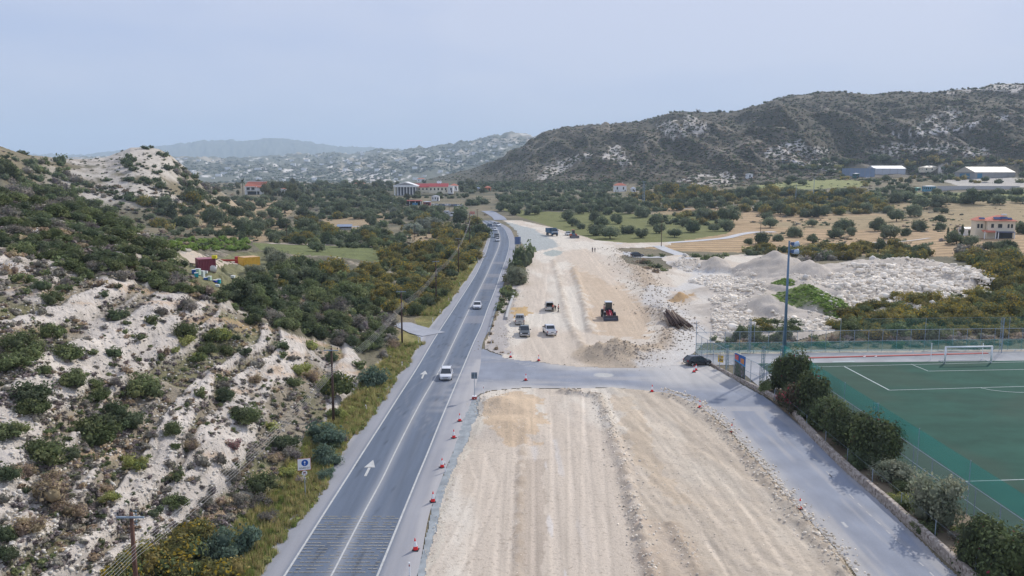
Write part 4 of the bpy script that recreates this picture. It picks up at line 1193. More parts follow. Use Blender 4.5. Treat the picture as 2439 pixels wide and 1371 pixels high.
CLEAR = [[(400, 600), (668, 598), (668, 632), (600, 650), (560, 684), (520, 700), (480, 684), (452, 655), (440, 625)],
         [(560, 432), (650, 425), (650, 470), (560, 470)], [(930, 428), (1092, 428), (1092, 462), (930, 470)], [(955, 474), (1110, 474), (1110, 494), (955, 494)], [(1458, 432), (1518, 432), (1518, 462), (1458, 458)],
         [(2015, 390), (2165, 390), (2165, 426), (2015, 426)], [(2190, 392), (2245, 392), (2245, 412), (2190, 412)], [(2305, 392), (2430, 392), (2430, 428), (2305, 428)], [(2170, 438), (2439, 438), (2439, 456), (2170, 458)],
         [(2292, 505), (2425, 505), (2425, 578), (2292, 572)], [(795, 530), (860, 530), (860, 552), (795, 552)], [(1060, 500), (1085, 500), (1085, 522), (1060, 522)], [(1115, 500), (1135, 500), (1135, 516), (1115, 516)],
         [(920, 750), (1010, 750), (1010, 810), (950, 800)], [(1110, 515), (1145, 512), (1150, 524), (1118, 530)]]
queue = []
plants = []        # (kind, x, y, z, width, px, py, height factor)
def plant_px(kind, L, hf=1.0, inst=True):
    """L: (px, py of the middle of the plant, px width)"""
    queue.extend((kind, l[0], l[1], l[2], hf) for l in L)
def flush():
    px = np.array([q[1] for q in queue], float); pw = np.array([q[3] for q in queue], float)
    py = np.array([q[2] for q in queue], float) + pw * .22
    x, y, z = ground(px, py)
    bad = np.zeros(len(px), bool); pc = np.array([q[2] for q in queue], float)
    for c in CLEAR: bad |= inpoly(px, py, c) | inpoly(px, pc, c)
    for i, q in enumerate(queue):
        if y[i] > 3000 or (bad[i] and i > 0 and q[0] != 'silver' and q[0] != 'pine'): continue
        plants.append((q[0], x[i], y[i], z[i], pw[i] / F * y[i] * 1.02, q[1], q[2], q[4]))
def fill(kinds, poly, n, wmin, wmax, sep=.55, seed=0, hf=1.0, avoid=(), prob=None):
    """scatter plants over an area of the photograph, packed with a least distance"""
    g = random.Random(seed * 77 + n)
    xs = [p[0] for p in poly]; ys = [p[1] for p in poly]
    got = []; tries = 0
    P = [(np.array([0.]),)]
    cand = np.array([(g.uniform(min(xs), max(xs)), g.uniform(min(ys), max(ys))) for _ in range(n * 12)])
    ok = inpoly(cand[:, 0], cand[:, 1], poly)
    for av in avoid: ok &= ~inpoly(cand[:, 0], cand[:, 1], av)
    cand = cand[ok]
    A = np.zeros((0, 3))
    for a, b in cand:
        w_ = g.uniform(wmin, wmax)
        if len(A) and (np.hypot(A[:, 0] - a, (A[:, 1] - b) * 1.9) < sep * (A[:, 2] + w_) / 2).any(): continue
        A = np.vstack([A, [a, b, w_]])
        if len(A) >= n: break
    for k in set(kinds):
        pass
    L = {}
    for a, b, w_ in A:
        L.setdefault(g.choice(kinds), []).append((a, b, w_))
    for k, l in sorted(L.items()): plant_px(k, l, hf)
# --- the rock slope and scrub hill, the larger shrubs one by one
plant_px('green', [(125, 710, 62), (48, 812, 82), (60, 838, 85), (40, 862, 80), (130, 790, 58), (163, 840, 75), (171, 900, 72), (100, 881, 38), (329, 797, 40), (225, 835, 26),
    (440, 790, 60), (482, 937, 36), (526, 898, 40), (337, 925, 85), (225, 915, 45), (237, 942, 55), (101, 1072, 110), (411, 1023, 52), (420, 1195, 62), (583, 985, 80),
    (498, 830, 50), (430, 1134, 34), (626, 1150, 90), (227, 1030, 118), (83, 968, 80), (28, 1023, 78)])
plant_px('dark', [(70, 935, 112), (307, 1005, 80), (275, 985, 70), (15, 1130, 62), (163, 1085, 55), (559, 800, 34), (536, 942, 52), (688, 1050, 60), (666, 1051, 60), (64, 1165, 26), (316, 1174, 14),
    (172, 1251, 16), (86, 1346, 28), (304, 1196, 16), (12, 1272, 60), (18, 1315, 66), (100, 680, 40), (250, 700, 32)])
plant_px('blue', [(767, 1040, 95), (775, 1085, 85), (888, 905, 72), (560, 1300, 120), (505, 1330, 110), (780, 1130, 50)])
plant_px('grey', [(24, 772, 26), (454, 725, 60), (383, 742, 42), (98, 738, 36), (200, 675, 30), (641, 829, 30), (664, 859, 14), (643, 882, 16), (546, 1131, 50), (522, 1094, 40),
    (602, 1079, 22), (457, 1110, 24), (507, 1165, 40), (488, 1195, 50), (804, 795, 40), (817, 808, 50), (916, 844, 36), (246, 1217, 36), (454, 1042, 46), (400, 1100, 24), (479, 1073, 18),
    (559, 1160, 30), (640, 1230, 60), (690, 1080, 60), (620, 1200, 50), (575, 1195, 50), (350, 1060, 24), (200, 960, 30)])
plant_px('dry', [(120, 1180, 110), (80, 1240, 90), (170, 1210, 80), (454, 1060, 44), (60, 1120, 60), (250, 1160, 46), (390, 838, 30), (743, 892, 46), (120, 1130, 60), (940, 818, 42)])
plant_px('ygreen', [(523, 795, 55), (418, 825, 40), (505, 800, 60), (322, 1100, 62), (261, 1180, 50), (639, 1010, 40), (801, 920, 100), (690, 1120, 62), (715, 880, 60), (801, 982, 60), (300, 1090, 40), (440, 810, 50), (470, 850, 50), (740, 820, 40)])
plant_px('flower', [(559, 1060, 42)])
plant_px('dark', [(789, 849, 45), (850, 829, 30), (722, 744, 58), (660, 730, 60), (600, 720, 70), (571, 700, 85)])
plant_px('green', [(850, 866, 36), (694, 910, 45), (760, 700, 60), (830, 700, 70), (600, 760, 46), (680, 770, 50), (740, 775, 44)])
plant_px('acacia', [(400, 1300, 150), (350, 1335, 130), (455, 1270, 110), (290, 1370, 100), (520, 1370, 130), (430, 1385, 130)])
# --- fills of the slope
fill(['grey', 'green', 'dark', 'grey', 'dry'], [(0, 720), (200, 700), (520, 760), (700, 830), (860, 930), (860, 1000), (760, 1140), (600, 1330), (0, 1371)], 66, 18, 42, 1.0, seed=1)
fill(['green', 'green', 'dark', 'green', 'grey'], [(0, 450), (120, 445), (220, 480), (320, 525), (420, 585), (520, 640), (560, 690), (540, 720), (420, 690), (300, 655), (180, 640), (60, 600), (0, 580)], 150, 34, 70, .52, seed=2, hf=.8)
fill(['dark', 'green', 'grey', 'green'], [(540, 690), (640, 680), (780, 690), (900, 740), (950, 800), (880, 830), (780, 800), (690, 780), (600, 740)], 70, 34, 66, .5, seed=3)
fill(['grey', 'green', 'dry', 'grey'], [(0, 590), (180, 640), (330, 665), (380, 700), (250, 680), (130, 690), (0, 700)], 34, 20, 40, .6, seed=4)
# --- the low land left of the road
CLEAR += [[(756, 588), (880, 594), (916, 604), (896, 634), (800, 632), (764, 612)], [(640, 584), (735, 588), (730, 600), (690, 612), (650, 606)]]
BELT = [(880, 600), (960, 590), (1080, 560), (1110, 535), (1128, 520), (1142, 523), (1150, 540), (1150, 570), (1130, 605), (1095, 650), (1055, 690), (1015, 735), (950, 750), (900, 720), (820, 690), (860, 640)]
fill(['acacia', 'acacia', 'acacia', 'acacia', 'green', 'dark'], BELT, 170, 26, 56, .48, seed=5)
fill(['acacia', 'dark', 'green', 'olive'], [(560, 640), (700, 630), (790, 640), (850, 650), (890, 700), (800, 700), (660, 680), (560, 680)], 50, 28, 70, .5, seed=6)
fill(['olive', 'dark', 'acacia', 'green'], [(650, 555), (720, 550), (860, 545), (960, 560), (960, 600), (880, 596), (840, 588), (650, 580)], 60, 22, 42, .5, seed=7)
fill(['vine'], [(404, 574), (470, 570), (590, 572), (592, 590), (500, 600), (410, 602)], 55, 16, 26, .5, seed=8)
fill(['olive', 'carob', 'dark', 'acacia'], [(330, 470), (520, 470), (560, 500), (640, 500), (700, 520), (700, 560), (560, 570), (420, 560), (350, 520)], 75, 20, 52, .85, seed=9)
fill(['olive', 'olive', 'dark'], [(780, 485), (960, 480), (1100, 490), (1110, 520), (1000, 520), (880, 515), (790, 515)], 95, 16, 32, .5, seed=10)
fill(['dark', 'olive', 'carob'], [(520, 470), (700, 470), (960, 455), (1100, 462), (1180, 480), (1100, 488), (780, 492), (560, 490)], 120, 12, 28, .5, seed=12)
fill(['olive', 'acacia', 'dark'], [(700, 520), (780, 500), (900, 530), (1100, 520), (1100, 560), (960, 560), (960, 530), (880, 560), (720, 560)], 60, 18, 44, .7, seed=13)
fill(['dark', 'green', 'dark', 'grey'], [(415, 385), (440, 395), (475, 425), (520, 450), (500, 470), (440, 470), (425, 430)], 26, 12, 26, .7, seed=36)
fill(['grey', 'dark', 'green'], [(0, 370), (140, 385), (230, 445), (330, 470), (470, 478), (350, 485), (150, 450), (0, 430)], 60, 14, 30, .7, seed=14)
plant_px('acaciag', [(1008, 540, 52), (985, 546, 44), (1030, 532, 40), (940, 505, 30), (1075, 515, 34), (1060, 510, 30)])
plant_px('carob', [(661, 630, 55), (725, 640, 78), (755, 592, 34), (700, 645, 60), (740, 660, 60), (647, 640, 30)])
plant_px('silver', [(660, 625, 45), (645, 612, 40), (598, 648, 34), (615, 655, 40)])
plant_px('acacia', [(791, 645, 70), (870, 636, 44)])
plant_px('carob', [(477, 490, 28), (398, 500, 50), (362, 485, 30), (513, 525, 65), (434, 535, 45), (454, 509, 30), (551, 553, 34), (587, 552, 50), (595, 500, 32), (661, 518, 24), (722, 509, 36), (725, 480, 36),
    (679, 496, 52), (638, 535, 30), (615, 545, 45), (727, 540, 60), (745, 552, 40), (817, 500, 40)])
# white hill shrubs
plant_px('dark', [(300, 382, 24), (306, 372, 20), (317, 379, 20), (307, 391, 24), (317, 402, 18), (309, 424, 24), (343, 425, 20), (329, 432, 18), (355, 433, 18), (373, 427, 18), (383, 438, 34), (376, 440, 28),
    (387, 367, 26), (375, 408, 20), (400, 398, 24), (255, 427, 16), (440, 436, 34), (435, 414, 22), (456, 463, 46), (475, 466, 50), (434, 470, 20), (307, 461, 24), (390, 473, 28), (137, 416, 26), (82, 391, 38), (75, 400, 30),
    (143, 380, 34), (219, 368, 26), (248, 369, 18), (274, 361, 18), (323, 345, 18), (362, 350, 12), (345, 350, 18), (330, 390, 12), (340, 395, 10), (358, 372, 10), (350, 400, 10), (368, 395, 12), (415, 385, 12), (420, 395, 14)])
plant_px('green', [(0, 400, 60), (20, 410, 50), (10, 340, 24), (30, 352, 22), (50, 360, 20), (65, 365, 20), (150, 375, 20), (110, 380, 24), (35, 420, 40), (95, 405, 30)])
plant_px('pine', [(478, 412, 22), (502, 416, 18)], 1.2)
plant_px('pine', [(645, 448, 34), (622, 452, 30), (695, 462, 40), (672, 452, 28), (633, 460, 34), (703, 470, 30)], .95)
# --- right of the road
plant_px('dark', [(1247, 622, 40), (1236, 626, 38), (1256, 622, 36), (1228, 634, 28)], 2.0)
plant_px('acacia', [(1222, 645, 30), (1240, 642, 30), (1205, 665, 24), (1212, 690, 26)], 1.2)
plant_px('silver', [(1232, 668, 48), (1222, 664, 38), (1240, 666, 36)], 1.15)
plant_px('green', [(1215, 702, 30), (1204, 700, 26), (1222, 690, 28), (1196, 728, 22), (1200, 742, 18)], 1.0)
plant_px('green', [(1210, 690, 26), (1220, 700, 24), (1200, 690, 24), (1193, 715, 22), (1187, 735, 18), (1207, 722, 20), (1214, 712, 18)])
plant_px('dry', [(1178, 752, 14), (1172, 775, 12), (1166, 795, 12), (1168, 815, 14), (1182, 830, 16), (1196, 838, 14), (1212, 842, 10)])
OLV = [(1228, 505, 30), (1259, 506, 24), (1277, 505, 26), (1350, 517, 38), (1389, 500, 38), (1419, 520, 35), (1366, 533, 28), (1384, 540, 22), (1432, 533, 40), (1422, 550, 46), (1453, 557, 50), (1471, 525, 36),
       (1496, 549, 34), (1527, 558, 35), (1562, 528, 40), (1569, 548, 33), (1607, 557, 34), (1634, 533, 30), (1652, 543, 44), (1677, 513, 46), (1700, 545, 28), (1731, 541, 40), (1735, 520, 58), (1453, 492, 30),
       (1430, 500, 26), (1353, 494, 30), (1312, 493, 32), (1530, 508, 40), (1812, 572, 42), (1893, 556, 40), (1834, 534, 38), (1825, 520, 36), (1934, 533, 30), (1852, 568, 26), (1934, 573, 30), (1987, 558, 42),
       (2010, 540, 50), (2028, 555, 30), (2084, 540, 44), (2120, 556, 52), (2156, 555, 30), (2186, 541, 42), (2135, 518, 42), (2179, 506, 42), (2238, 522, 28), (2230, 500, 18), (2250, 503, 22), (2066, 499, 34),
       (1949, 508, 40), (2115, 500, 26), (2192, 488, 34), (2133, 475, 36), (2158, 470, 42), (2240, 480, 56), (2319, 472, 60), (2380, 478, 38), (2378, 461, 32), (2419, 500, 44), (2437, 545, 52), (2240, 541, 28),
       (2278, 570, 48), (2309, 577, 38), (1875, 435, 20), (1911, 436, 20), (1885, 427, 26), (1827, 439, 16), (2263, 448, 36), (2294, 448, 30), (1944, 600, 30), (2360, 590, 34), (2400, 588, 40), (2380, 583, 30),
       (1780, 577, 26), (1500, 500, 34), (1330, 480, 30), (1290, 470, 26)]
plant_px('carob', OLV[0::2]); plant_px('olive', OLV[1::2])
fill(['carob', 'olive', 'dark'], [(1190, 465), (1300, 460), (1480, 470), (1520, 490), (1500, 505), (1330, 502), (1190, 496)], 75, 16, 32, .55, seed=20)
fill(['acacia', 'acacia', 'acacia', 'dark', 'carob'], [(1480, 470), (1560, 450), (1700, 455), (1850, 452), (2050, 455), (2110, 470), (2120, 500), (1960, 508), (1840, 508), (1760, 495), (1640, 490), (1560, 500), (1520, 510)], 165, 18, 40, .5, seed=21)
fill(['dark', 'acacia'], [(1540, 512), (1700, 505), (1720, 520), (1700, 535), (1580, 530)], 22, 16, 32, .6, seed=22)
fill(['carob', 'dark', 'olive'], [(1180, 440), (1460, 440), (1480, 462), (1300, 468), (1180, 470)], 90, 10, 20, .6, seed=23)
fill(['acacia', 'carob', 'dark'], [(1860, 395), (2010, 378), (2250, 378), (2439, 380), (2439, 440), (2240, 440), (2060, 440), (1960, 405)], 120, 12, 26, .75, seed=24, avoid=[[(2015, 390), (2165, 390), (2165, 425), (2015, 425)], [(2190, 395), (2245, 395), (2245, 412), (2190, 412)], [(2305, 395), (2430, 395), (2430, 425), (2305, 425)]])
fill(['carob', 'dark'], [(2080, 440), (2240, 448), (2439, 455), (2439, 480), (2180, 482), (2080, 465)], 55, 14, 32, .7, seed=25)
fill(['acacia', 'acacia', 'acacia', 'dark'], [(1770, 588), (1900, 590), (2180, 582), (2220, 600), (2190, 618), (2080, 608), (1960, 616), (1860, 602), (1780, 604)], 70, 22, 46, .48, seed=26)
fill(['grey'], [(1890, 605), (2020, 600), (2030, 618), (1920, 622)], 14, 22, 34, .6, seed=27)
fill(['acacia', 'acacia', 'acacia', 'green'], [(2270, 610), (2360, 600), (2439, 608), (2480, 660), (2480, 790), (2200, 800), (2010, 800), (1985, 770), (2030, 735), (2100, 715), (2250, 705), (2330, 690), (2370, 650), (2310, 630)], 175, 34, 72, .46, seed=28)
fill(['grey', 'dark'], [(2280, 588), (2340, 582), (2340, 604), (2290, 610)], 10, 24, 40, .6, seed=29)
fill(['acacia', 'green', 'dark'], [(1755, 775), (1800, 765), (1900, 770), (1900, 800), (1850, 812), (1760, 800)], 26, 34, 56, .5, seed=30)
fill(['green', 'dry', 'grey'], [(1690, 805), (1900, 805), (2439, 795), (2439, 818), (1900, 822), (1700, 825)], 60, 24, 42, .5, seed=31, hf=.8)
plant_px('green', [(1680, 612, 30), (1660, 606, 30), (1710, 608, 34), (1728, 604, 28), (1560, 630, 30), (1545, 622, 26), (1580, 640, 24), (1575, 606, 24), (1552, 606, 24)], .7)
plant_px('dry', [(1530, 618, 34), (1560, 645, 26), (1545, 635, 30), (1940, 722, 26), (1975, 728, 24)], .6)
fill(['carob', 'dark', 'olive', 'pine'], [(520, 440), (700, 432), (930, 432), (1100, 434), (1180, 436), (1200, 450), (1120, 462), (1095, 470), (930, 474), (740, 470), (560, 462)], 230, 9, 20, .5, seed=33)
fill(['carob', 'dark'], [(1180, 432), (1460, 428), (1620, 436), (1700, 444), (1500, 452), (1460, 448), (1180, 446)], 130, 8, 16, .55, seed=34)
fill(['grey', 'green', 'dry'], [(440, 655), (480, 690), (540, 705), (600, 668), (660, 650), (640, 680), (560, 712), (470, 705)], 16, 18, 34, .6, seed=35, hf=.6)
flush()
# --- bed between the wall and the pitch
BED = [('oleander', 1872, 935, 70, 1.25), ('oleander', 1905, 940, 80, 1.3), ('green', 1835, 935, 44, 1), ('reddish', 1910, 985, 92, 1.0), ('oleander', 1945, 995, 84, 1.0), ('oleander', 1985, 1030, 100, 1.05),
       ('oleander', 2005, 1060, 92, .9), ('oleander', 2045, 1075, 110, 1.05), ('oleander', 2085, 1110, 104, 1.0), ('oleander', 2110, 1100, 90, 1.0), ('silver', 2140, 1150, 92, 1.0), ('ygreen', 2150, 1200, 60, .8), ('green', 2170, 1215, 60, .8),
       ('silver', 2240, 1250, 140, 1.0), ('green', 2215, 1270, 60, .7), ('oleander', 2350, 1360, 130, .85), ('silver', 2400, 1370, 120, .8), ('reddish', 2330, 1330, 70, .7), ('oleander', 2425, 1400, 140, .8), ('grey', 2290, 1290, 40, .7), ('reddish', 1880, 968, 56, .8)]
for k, px, py, wd, hf in BED:
    p = at(px, py)
    g_k = 1.06 if px > 1930 else 1.0; hf *= 1.12
    plants.append((k, p.x - .5, p.y, 0.2, wd / F * p.y * g_k * prng.uniform(.85, 1.05), px, py - wd * .3, hf * prng.uniform(.8, 1.3)))
gb = random.Random(6)
for k in range(15):
    yb = 58 + k * 3.1 + gb.uniform(-.5, .5); xb = gb.uniform(34.6, 37.6); q_ = proj(xb, yb, .3); plants.append((gb.choice(['green', 'dark', 'ygreen', 'green']), xb, yb, .2, gb.uniform(1.6, 3.0), float(q_[0]), float(q_[1]), gb.uniform(.8, 1.3)))
BIGLAB = {(1872, 935): 'tall leafy tree standing right at the floodlight mast', (1905, 940): 'bushy upright tree just right of the floodlight mast', (2240, 1250): 'large silvery olive tree nearest the camera beside the pitch',
          (2140, 1150): 'silvery olive tree at the near end of the dark hedge trees'}
# --- build: the largest of each kind one by one, the rest as one mass of scrub
counts = {}
order = sorted(range(len(plants)), key=lambda i: -plants[i][4] / plants[i][2])
LIMIT = {'shrub': 300, 'acacia': 290, 'olive tree': 200, 'carob tree': 200}
rest = []
TREE = {'olive', 'carob', 'acacia', 'oleander', 'silver', 'reddish', 'pine', 'acaciag', 'cypress'}
def size_word(wd, cat):
    b = {'shrub': (1.6, 3.0), 'acacia': (4.0, 6.5), 'olive tree': (5, 9), 'carob tree': (5, 9)}.get(cat, (2, 5))
    return 'small' if wd < b[0] else ('broad' if wd > b[1] else 'middling')
for i in order:
    kind, x, y, z, wd, px, py, hf = plants[i]
    nm, cat = NAME[kind]
    if counts.get(cat, 0) >= LIMIT.get(cat, 300) or (wd / y * F * .42 < 4.6 and cat != 'pine tree'):
        rest.append(i); continue
    counts[cat] = counts.get(cat, 0) + 1
    me = prng.choice(protos[kind])
    zo = zone_of(px, py)
    label = f"{size_word(wd, cat)} {LOOK[kind]} {cat} {zo}"
    group = f"{LOOK[kind]} {cat}s {zo}"
    rz = prng.uniform(0, 2 * PI); s = (wd * prng.uniform(.92, 1.08), wd * prng.uniform(.92, 1.08), wd * hf * prng.uniform(.85, 1.15))
    if kind in TREE and wd / y * F * .42 > 12:
        e = empty(nm, (x, y, z)); e.rotation_euler = (0, 0, rz); e.scale = s
        c = link_mesh('crown', me, None, e); t = link_mesh('trunk', TRUNKS[kind], M_BARK, e)
        tag(e, label, cat, group); o = e
    else:
        o = link_mesh(nm, me, None); o.location = (x, y, z - .03); o.rotation_euler = (0, 0, rz); o.scale = s
        tag(o, label, cat, group)
    for (a, b), L in BIGLAB.items():
        if abs(px - a) < 1 and kind in ('oleander', 'silver') and abs(y - at(a, b).y) < .2: o['label'] = L
print('plants', counts, 'rest', len(rest))
# ---- masses: low-detail clump meshes merged into one object each
def low(seed, cols, n=26, leaf=.16, h=.7):
    return blob_plant(seed, 4, n, leaf, cols, h=h, core=.85)
def mass(name, items, label=None, lowres=True, seedk=0):
    """items: (kindcols, x, y, z, w, hf)"""
    g = np.random.default_rng(seedk)
    cache = {}
    V = []; T = []; C = []; k = 0
    for kc, x, y, z, wd, hf, nl in items:
        key = (kc, int(g.integers(0, 4)), nl)
        if key not in cache and kc.startswith('blade'):
            q = np.random.default_rng(key[1] + 5); nb = 34; a_ = q.uniform(0, 2 * PI, nb); r0 = q.uniform(0, .45, nb); b0 = np.stack([np.cos(a_) * r0, np.sin(a_) * r0, 0 * r0], -1)
            tp = b0 + np.stack([q.normal(size=nb) * .16, q.normal(size=nb) * .16, q.uniform(.5, 1.1, nb)], -1); sd_ = np.stack([np.cos(a_ + 1.3), np.sin(a_ + 1.3), 0 * a_], -1) * .045
            vv = np.stack([b0 - sd_, b0 + sd_, tp], 1).reshape(-1, 3); cl_ = np.repeat(np.array(COLS[kc])[q.integers(0, len(COLS[kc]), nb)] * q.uniform(.7, 1.3, (nb, 1)), 3, 0)
            cache[key] = (vv, np.arange(nb * 3).reshape(-1, 3), cl_)
        if key not in cache:
            cache[key] = blob_plant(hash(key[:1]) % 997 + key[1] * 31 if False else (sum(map(ord, kc)) + key[1] * 31), 4 if nl < 60 else 6, nl, .16 if nl < 60 else .09, COLS[kc], h=.62, core=.8)
        v, t, c = cache[key]
        a = g.uniform(0, 2 * PI); ca, sa = math.cos(a), math.sin(a)
        sx = wd * g.uniform(.8, 1.2); sz = wd * hf * g.uniform(.75, 1.25)
        vx = v[:, 0] * ca - v[:, 1] * sa; vy = v[:, 0] * sa + v[:, 1] * ca
        V.append(np.stack([vx * sx + x, vy * sx + y, v[:, 2] * sz + z - .08 * wd], -1)); T.append(t + k); k += len(v)
        C.append(c * g.uniform(.75, 1.25))
    me = np_mesh(name, np.vstack(V), np.vstack(T), np.vstack(C), smooth_=False)
    o = link_mesh(name, me, M_LEAF)
    tag(o, kind='stuff')
    if label: o['label'] = label
    return o
COLS = dict(blade=[(.42, .38, .17), (.34, .34, .13), (.27, .30, .10), (.46, .36, .19)], bladeg=[(.20, .26, .07), (.25, .29, .09)], green=GREEN, dark=DARK, grey=GREY, dry=DRY, ygreen=YGREEN, blue=BLUE, flower=GREY, acacia=ACAC, acaciag=BLUE, olive=OLIVE, carob=DARK, vine=VINE, oleander=GREEN, reddish=GREEN,
            silver=OLIVE, pine=DARK, cypress=DARK, heather=[(.10, .085, .085), (.085, .085, .06), (.075, .085, .05)], tuft=[(.20, .19, .07), (.24, .21, .10), (.15, .17, .05)],
            brown=[(.050, .054, .034), (.060, .057, .042), (.040, .048, .028)])
mass('scrub', [(plants[i][0],) + tuple(plants[i][1:5]) + (plants[i][7], 90) for i in rest], 'low green and grey scrub filling the gaps between bushes', seedk=1)
def scatter_xy(xs, ys, dens_fn, seed):
    g = np.random.default_rng(seed)
    keep = g.uniform(size=len(xs)) < dens_fn(xs, ys)
    return xs[keep], ys[keep]
def px_scatter(poly, n, kinds, wmin, wmax, nl, seed, hf=.8, cond=None, y1=3000):
    g = np.random.default_rng(seed)
    xs = [p[0] for p in poly]; ys = [p[1] for p in poly]
    a = g.uniform(min(xs), max(xs), n); b = g.uniform(min(ys), max(ys), n)
    m = inpoly(a, b, poly); a, b = a[m], b[m]
    x, y, z = ground(a, b)
    ok = y < y1
    for c in CLEAR: ok &= ~inpoly(a, b, c)
    if cond is not None: ok &= cond(x, y, z, a, b)
    a, b, x, y, z = a[ok], b[ok], x[ok], y[ok], z[ok]
    ws = g.uniform(wmin, wmax, len(x)) ** 1.0
    ks = g.integers(0, len(kinds), len(x))
    return [(kinds[ks[i]], x[i], y[i], z[i], ws[i], hf, nl) for i in range(len(x))]
# speckled small cushions on the rock slope
def rockcond(x, y, z, a, b):
    g = np.random.default_rng(3)
    n = fbm(x / 5, y / 5, 62, 4) * .5 + fbm(x / 22, y / 22, 61, 4) * .5
    s_ = strat(x, y, big_h(x, y))
    return (g.uniform(size=len(x)) < .10 + .9 * smooth(n - .25 * (s_ - .5), .44, .54)) & (xf(y) - x > 4)
mass('undergrowth', px_scatter([(0, 600), (200, 660), (540, 735), (760, 815), (900, 880), (880, 1000), (760, 1120), (600, 1371), (0, 1371)], 6500, ['grey', 'heather', 'dry', 'green', 'grey', 'heather', 'grey'], .2, .9, 46, 5, .75, rockcond),
     'small grey and green cushion plants over the white rock slope', seedk=2)
mass('undergrowth', px_scatter([(0, 440), (220, 475), (420, 585), (560, 680), (900, 740), (960, 800), (880, 830), (700, 790), (540, 730), (300, 665), (0, 600)], 2600, ['green', 'heather', 'green', 'grey', 'green', 'dry'], .8, 2.2, 46, 6, .7, lambda x, y, z, a, b: xf(y) - x > 5),
     'dense low undergrowth on the scrub slope', seedk=3)
# grass and weeds of the verge
def verge(n, seed):
    g = np.random.default_rng(seed)
    y = np.exp(g.uniform(math.log(38), math.log(250), n)); u = g.uniform(-.5, 3.9, n) + (fbm(y / 6, y * 0, 7, 2) - .5) * 1.6
    x = xf(y) - u; z = terr(x, y)
    px, py = proj(x, y, z)
    ok = ~((py > 752) & (py < 818) & (px > 930))
    x, y, z = x[ok], y[ok], z[ok]
    ks = ['blade', 'blade', 'blade', 'blade', 'bladeg', 'blade', 'bladeg', 'ygreen']
    return [(ks[int(g.integers(0, 8))], x[i], y[i], z[i], g.uniform(.4, .9), 1.0, 36) for i in range(len(x))]
mass('grass', verge(6500, 8), 'rough yellow green grass along the left road verge', seedk=4)
mass('grass', px_scatter([(1985, 1100), (1900, 980), (1850, 935), (1960, 960), (2160, 1120), (2330, 1270), (2400, 1371), (2320, 1371)], 500, ['tuft', 'dry', 'green'], .4, 1.0, 30, 81, .7), 'weeds growing in the bed beside the pitch fence', seedk=14)
g_ = []
gg = np.random.default_rng(77)
for c, r in GRN:
    for _ in range(int(75 * r)):
        a = gg.uniform(0, 2 * PI); d = r * math.sqrt(gg.uniform(0, 1)); x = c.x + d * math.cos(a); y = c.y + d * math.sin(a)
        g_.append(('vine', x, y, float(earth_hb(np.array([[x]]), np.array([[y]]))[0, 0]), gg.uniform(.5, 1.2), .5, 36))
mass('grass', g_, 'bright green weeds covering a heap in the rock dump', seedk=5)
# right hill, the white hill, the plain and the far valley
rhc = lambda x, y, z, a, b: (y > 780)
mass('scrub', px_scatter([(1000, 430), (1140, 388), (1230, 350), (1300, 304), (1450, 290), (1550, 270), (1600, 252), (1700, 256), (1760, 258), (1830, 228), (1950, 208), (2439, 188), (2439, 440), (1500, 450), (1000, 445)], 19000,
     ['dark', 'brown', 'dark', 'brown', 'green', 'heather', 'dry'], 1.6, 6.4, 14, 9, .6, rhc), 'dark scrub bushes dotted over the big hill', seedk=6)
mass('scrub', px_scatter([(0, 350), (290, 350), (350, 340), (400, 350), (520, 440), (560, 480), (300, 475), (0, 430)], 650, ['dark', 'grey', 'brown', 'dark'], .6, 2.4, 20, 10, .65, lambda x, y, z, a, b: (y > 250) & (y < 700)),
     'small dark bushes dotted over the white hill', seedk=7)
mass('scrub', px_scatter([(200, 440), (560, 455), (1180, 440), (1180, 520), (1100, 600), (900, 620), (600, 600), (400, 590)], 2300, ['dark', 'olive', 'brown', 'dry', 'grey'], 1.2, 4.2, 24, 12, .6,
     lambda x, y, z, a, b: (y > 200) & (fbm(x / 30, y / 30, 201, 3) > .46) & ~inpoly(a, b, P_GREENL)), 'low scrub on the plain left of the road', seedk=8)
mass('scrub', px_scatter([(1180, 436), (1800, 436), (2439, 440), (2439, 620), (2200, 600), (1800, 580), (1760, 500), (1200, 500)], 2300, ['dark', 'olive', 'brown', 'dry', 'grey'], 1.0, 4.0, 24, 13, .55,
     lambda x, y, z, a, b: (y > 200) & ((fbm(x / 30, y / 30, 202, 3) > .54) | (b < 452)) & ~inpoly(a, b, P_GREENR)), 'low scrub and field margins right of the earthworks', seedk=9)
fc = lambda x, y, z, a, b: (y > 2300)
def far_items(n, seed):
    g = np.random.default_rng(seed); a = g.uniform(350, 1300, n); b = g.uniform(326, 440, n)
    x, y, z = ground(a, b, y0=1900, y1=7000, k=1.02)
    ok = (y < 6900) & (y > 2300) & (fbm(x / 300, y / 600, 203, 3) > .40)
    ks = ['dark', 'brown', 'green']
    return [(ks[i % 3], x[i], y[i], z[i], g.uniform(9, 24), .5, 10) for i in np.where(ok)[0]]
mass('scrub', far_items(5200, 15), 'hazy trees and scrub of the far valley', seedk=10)
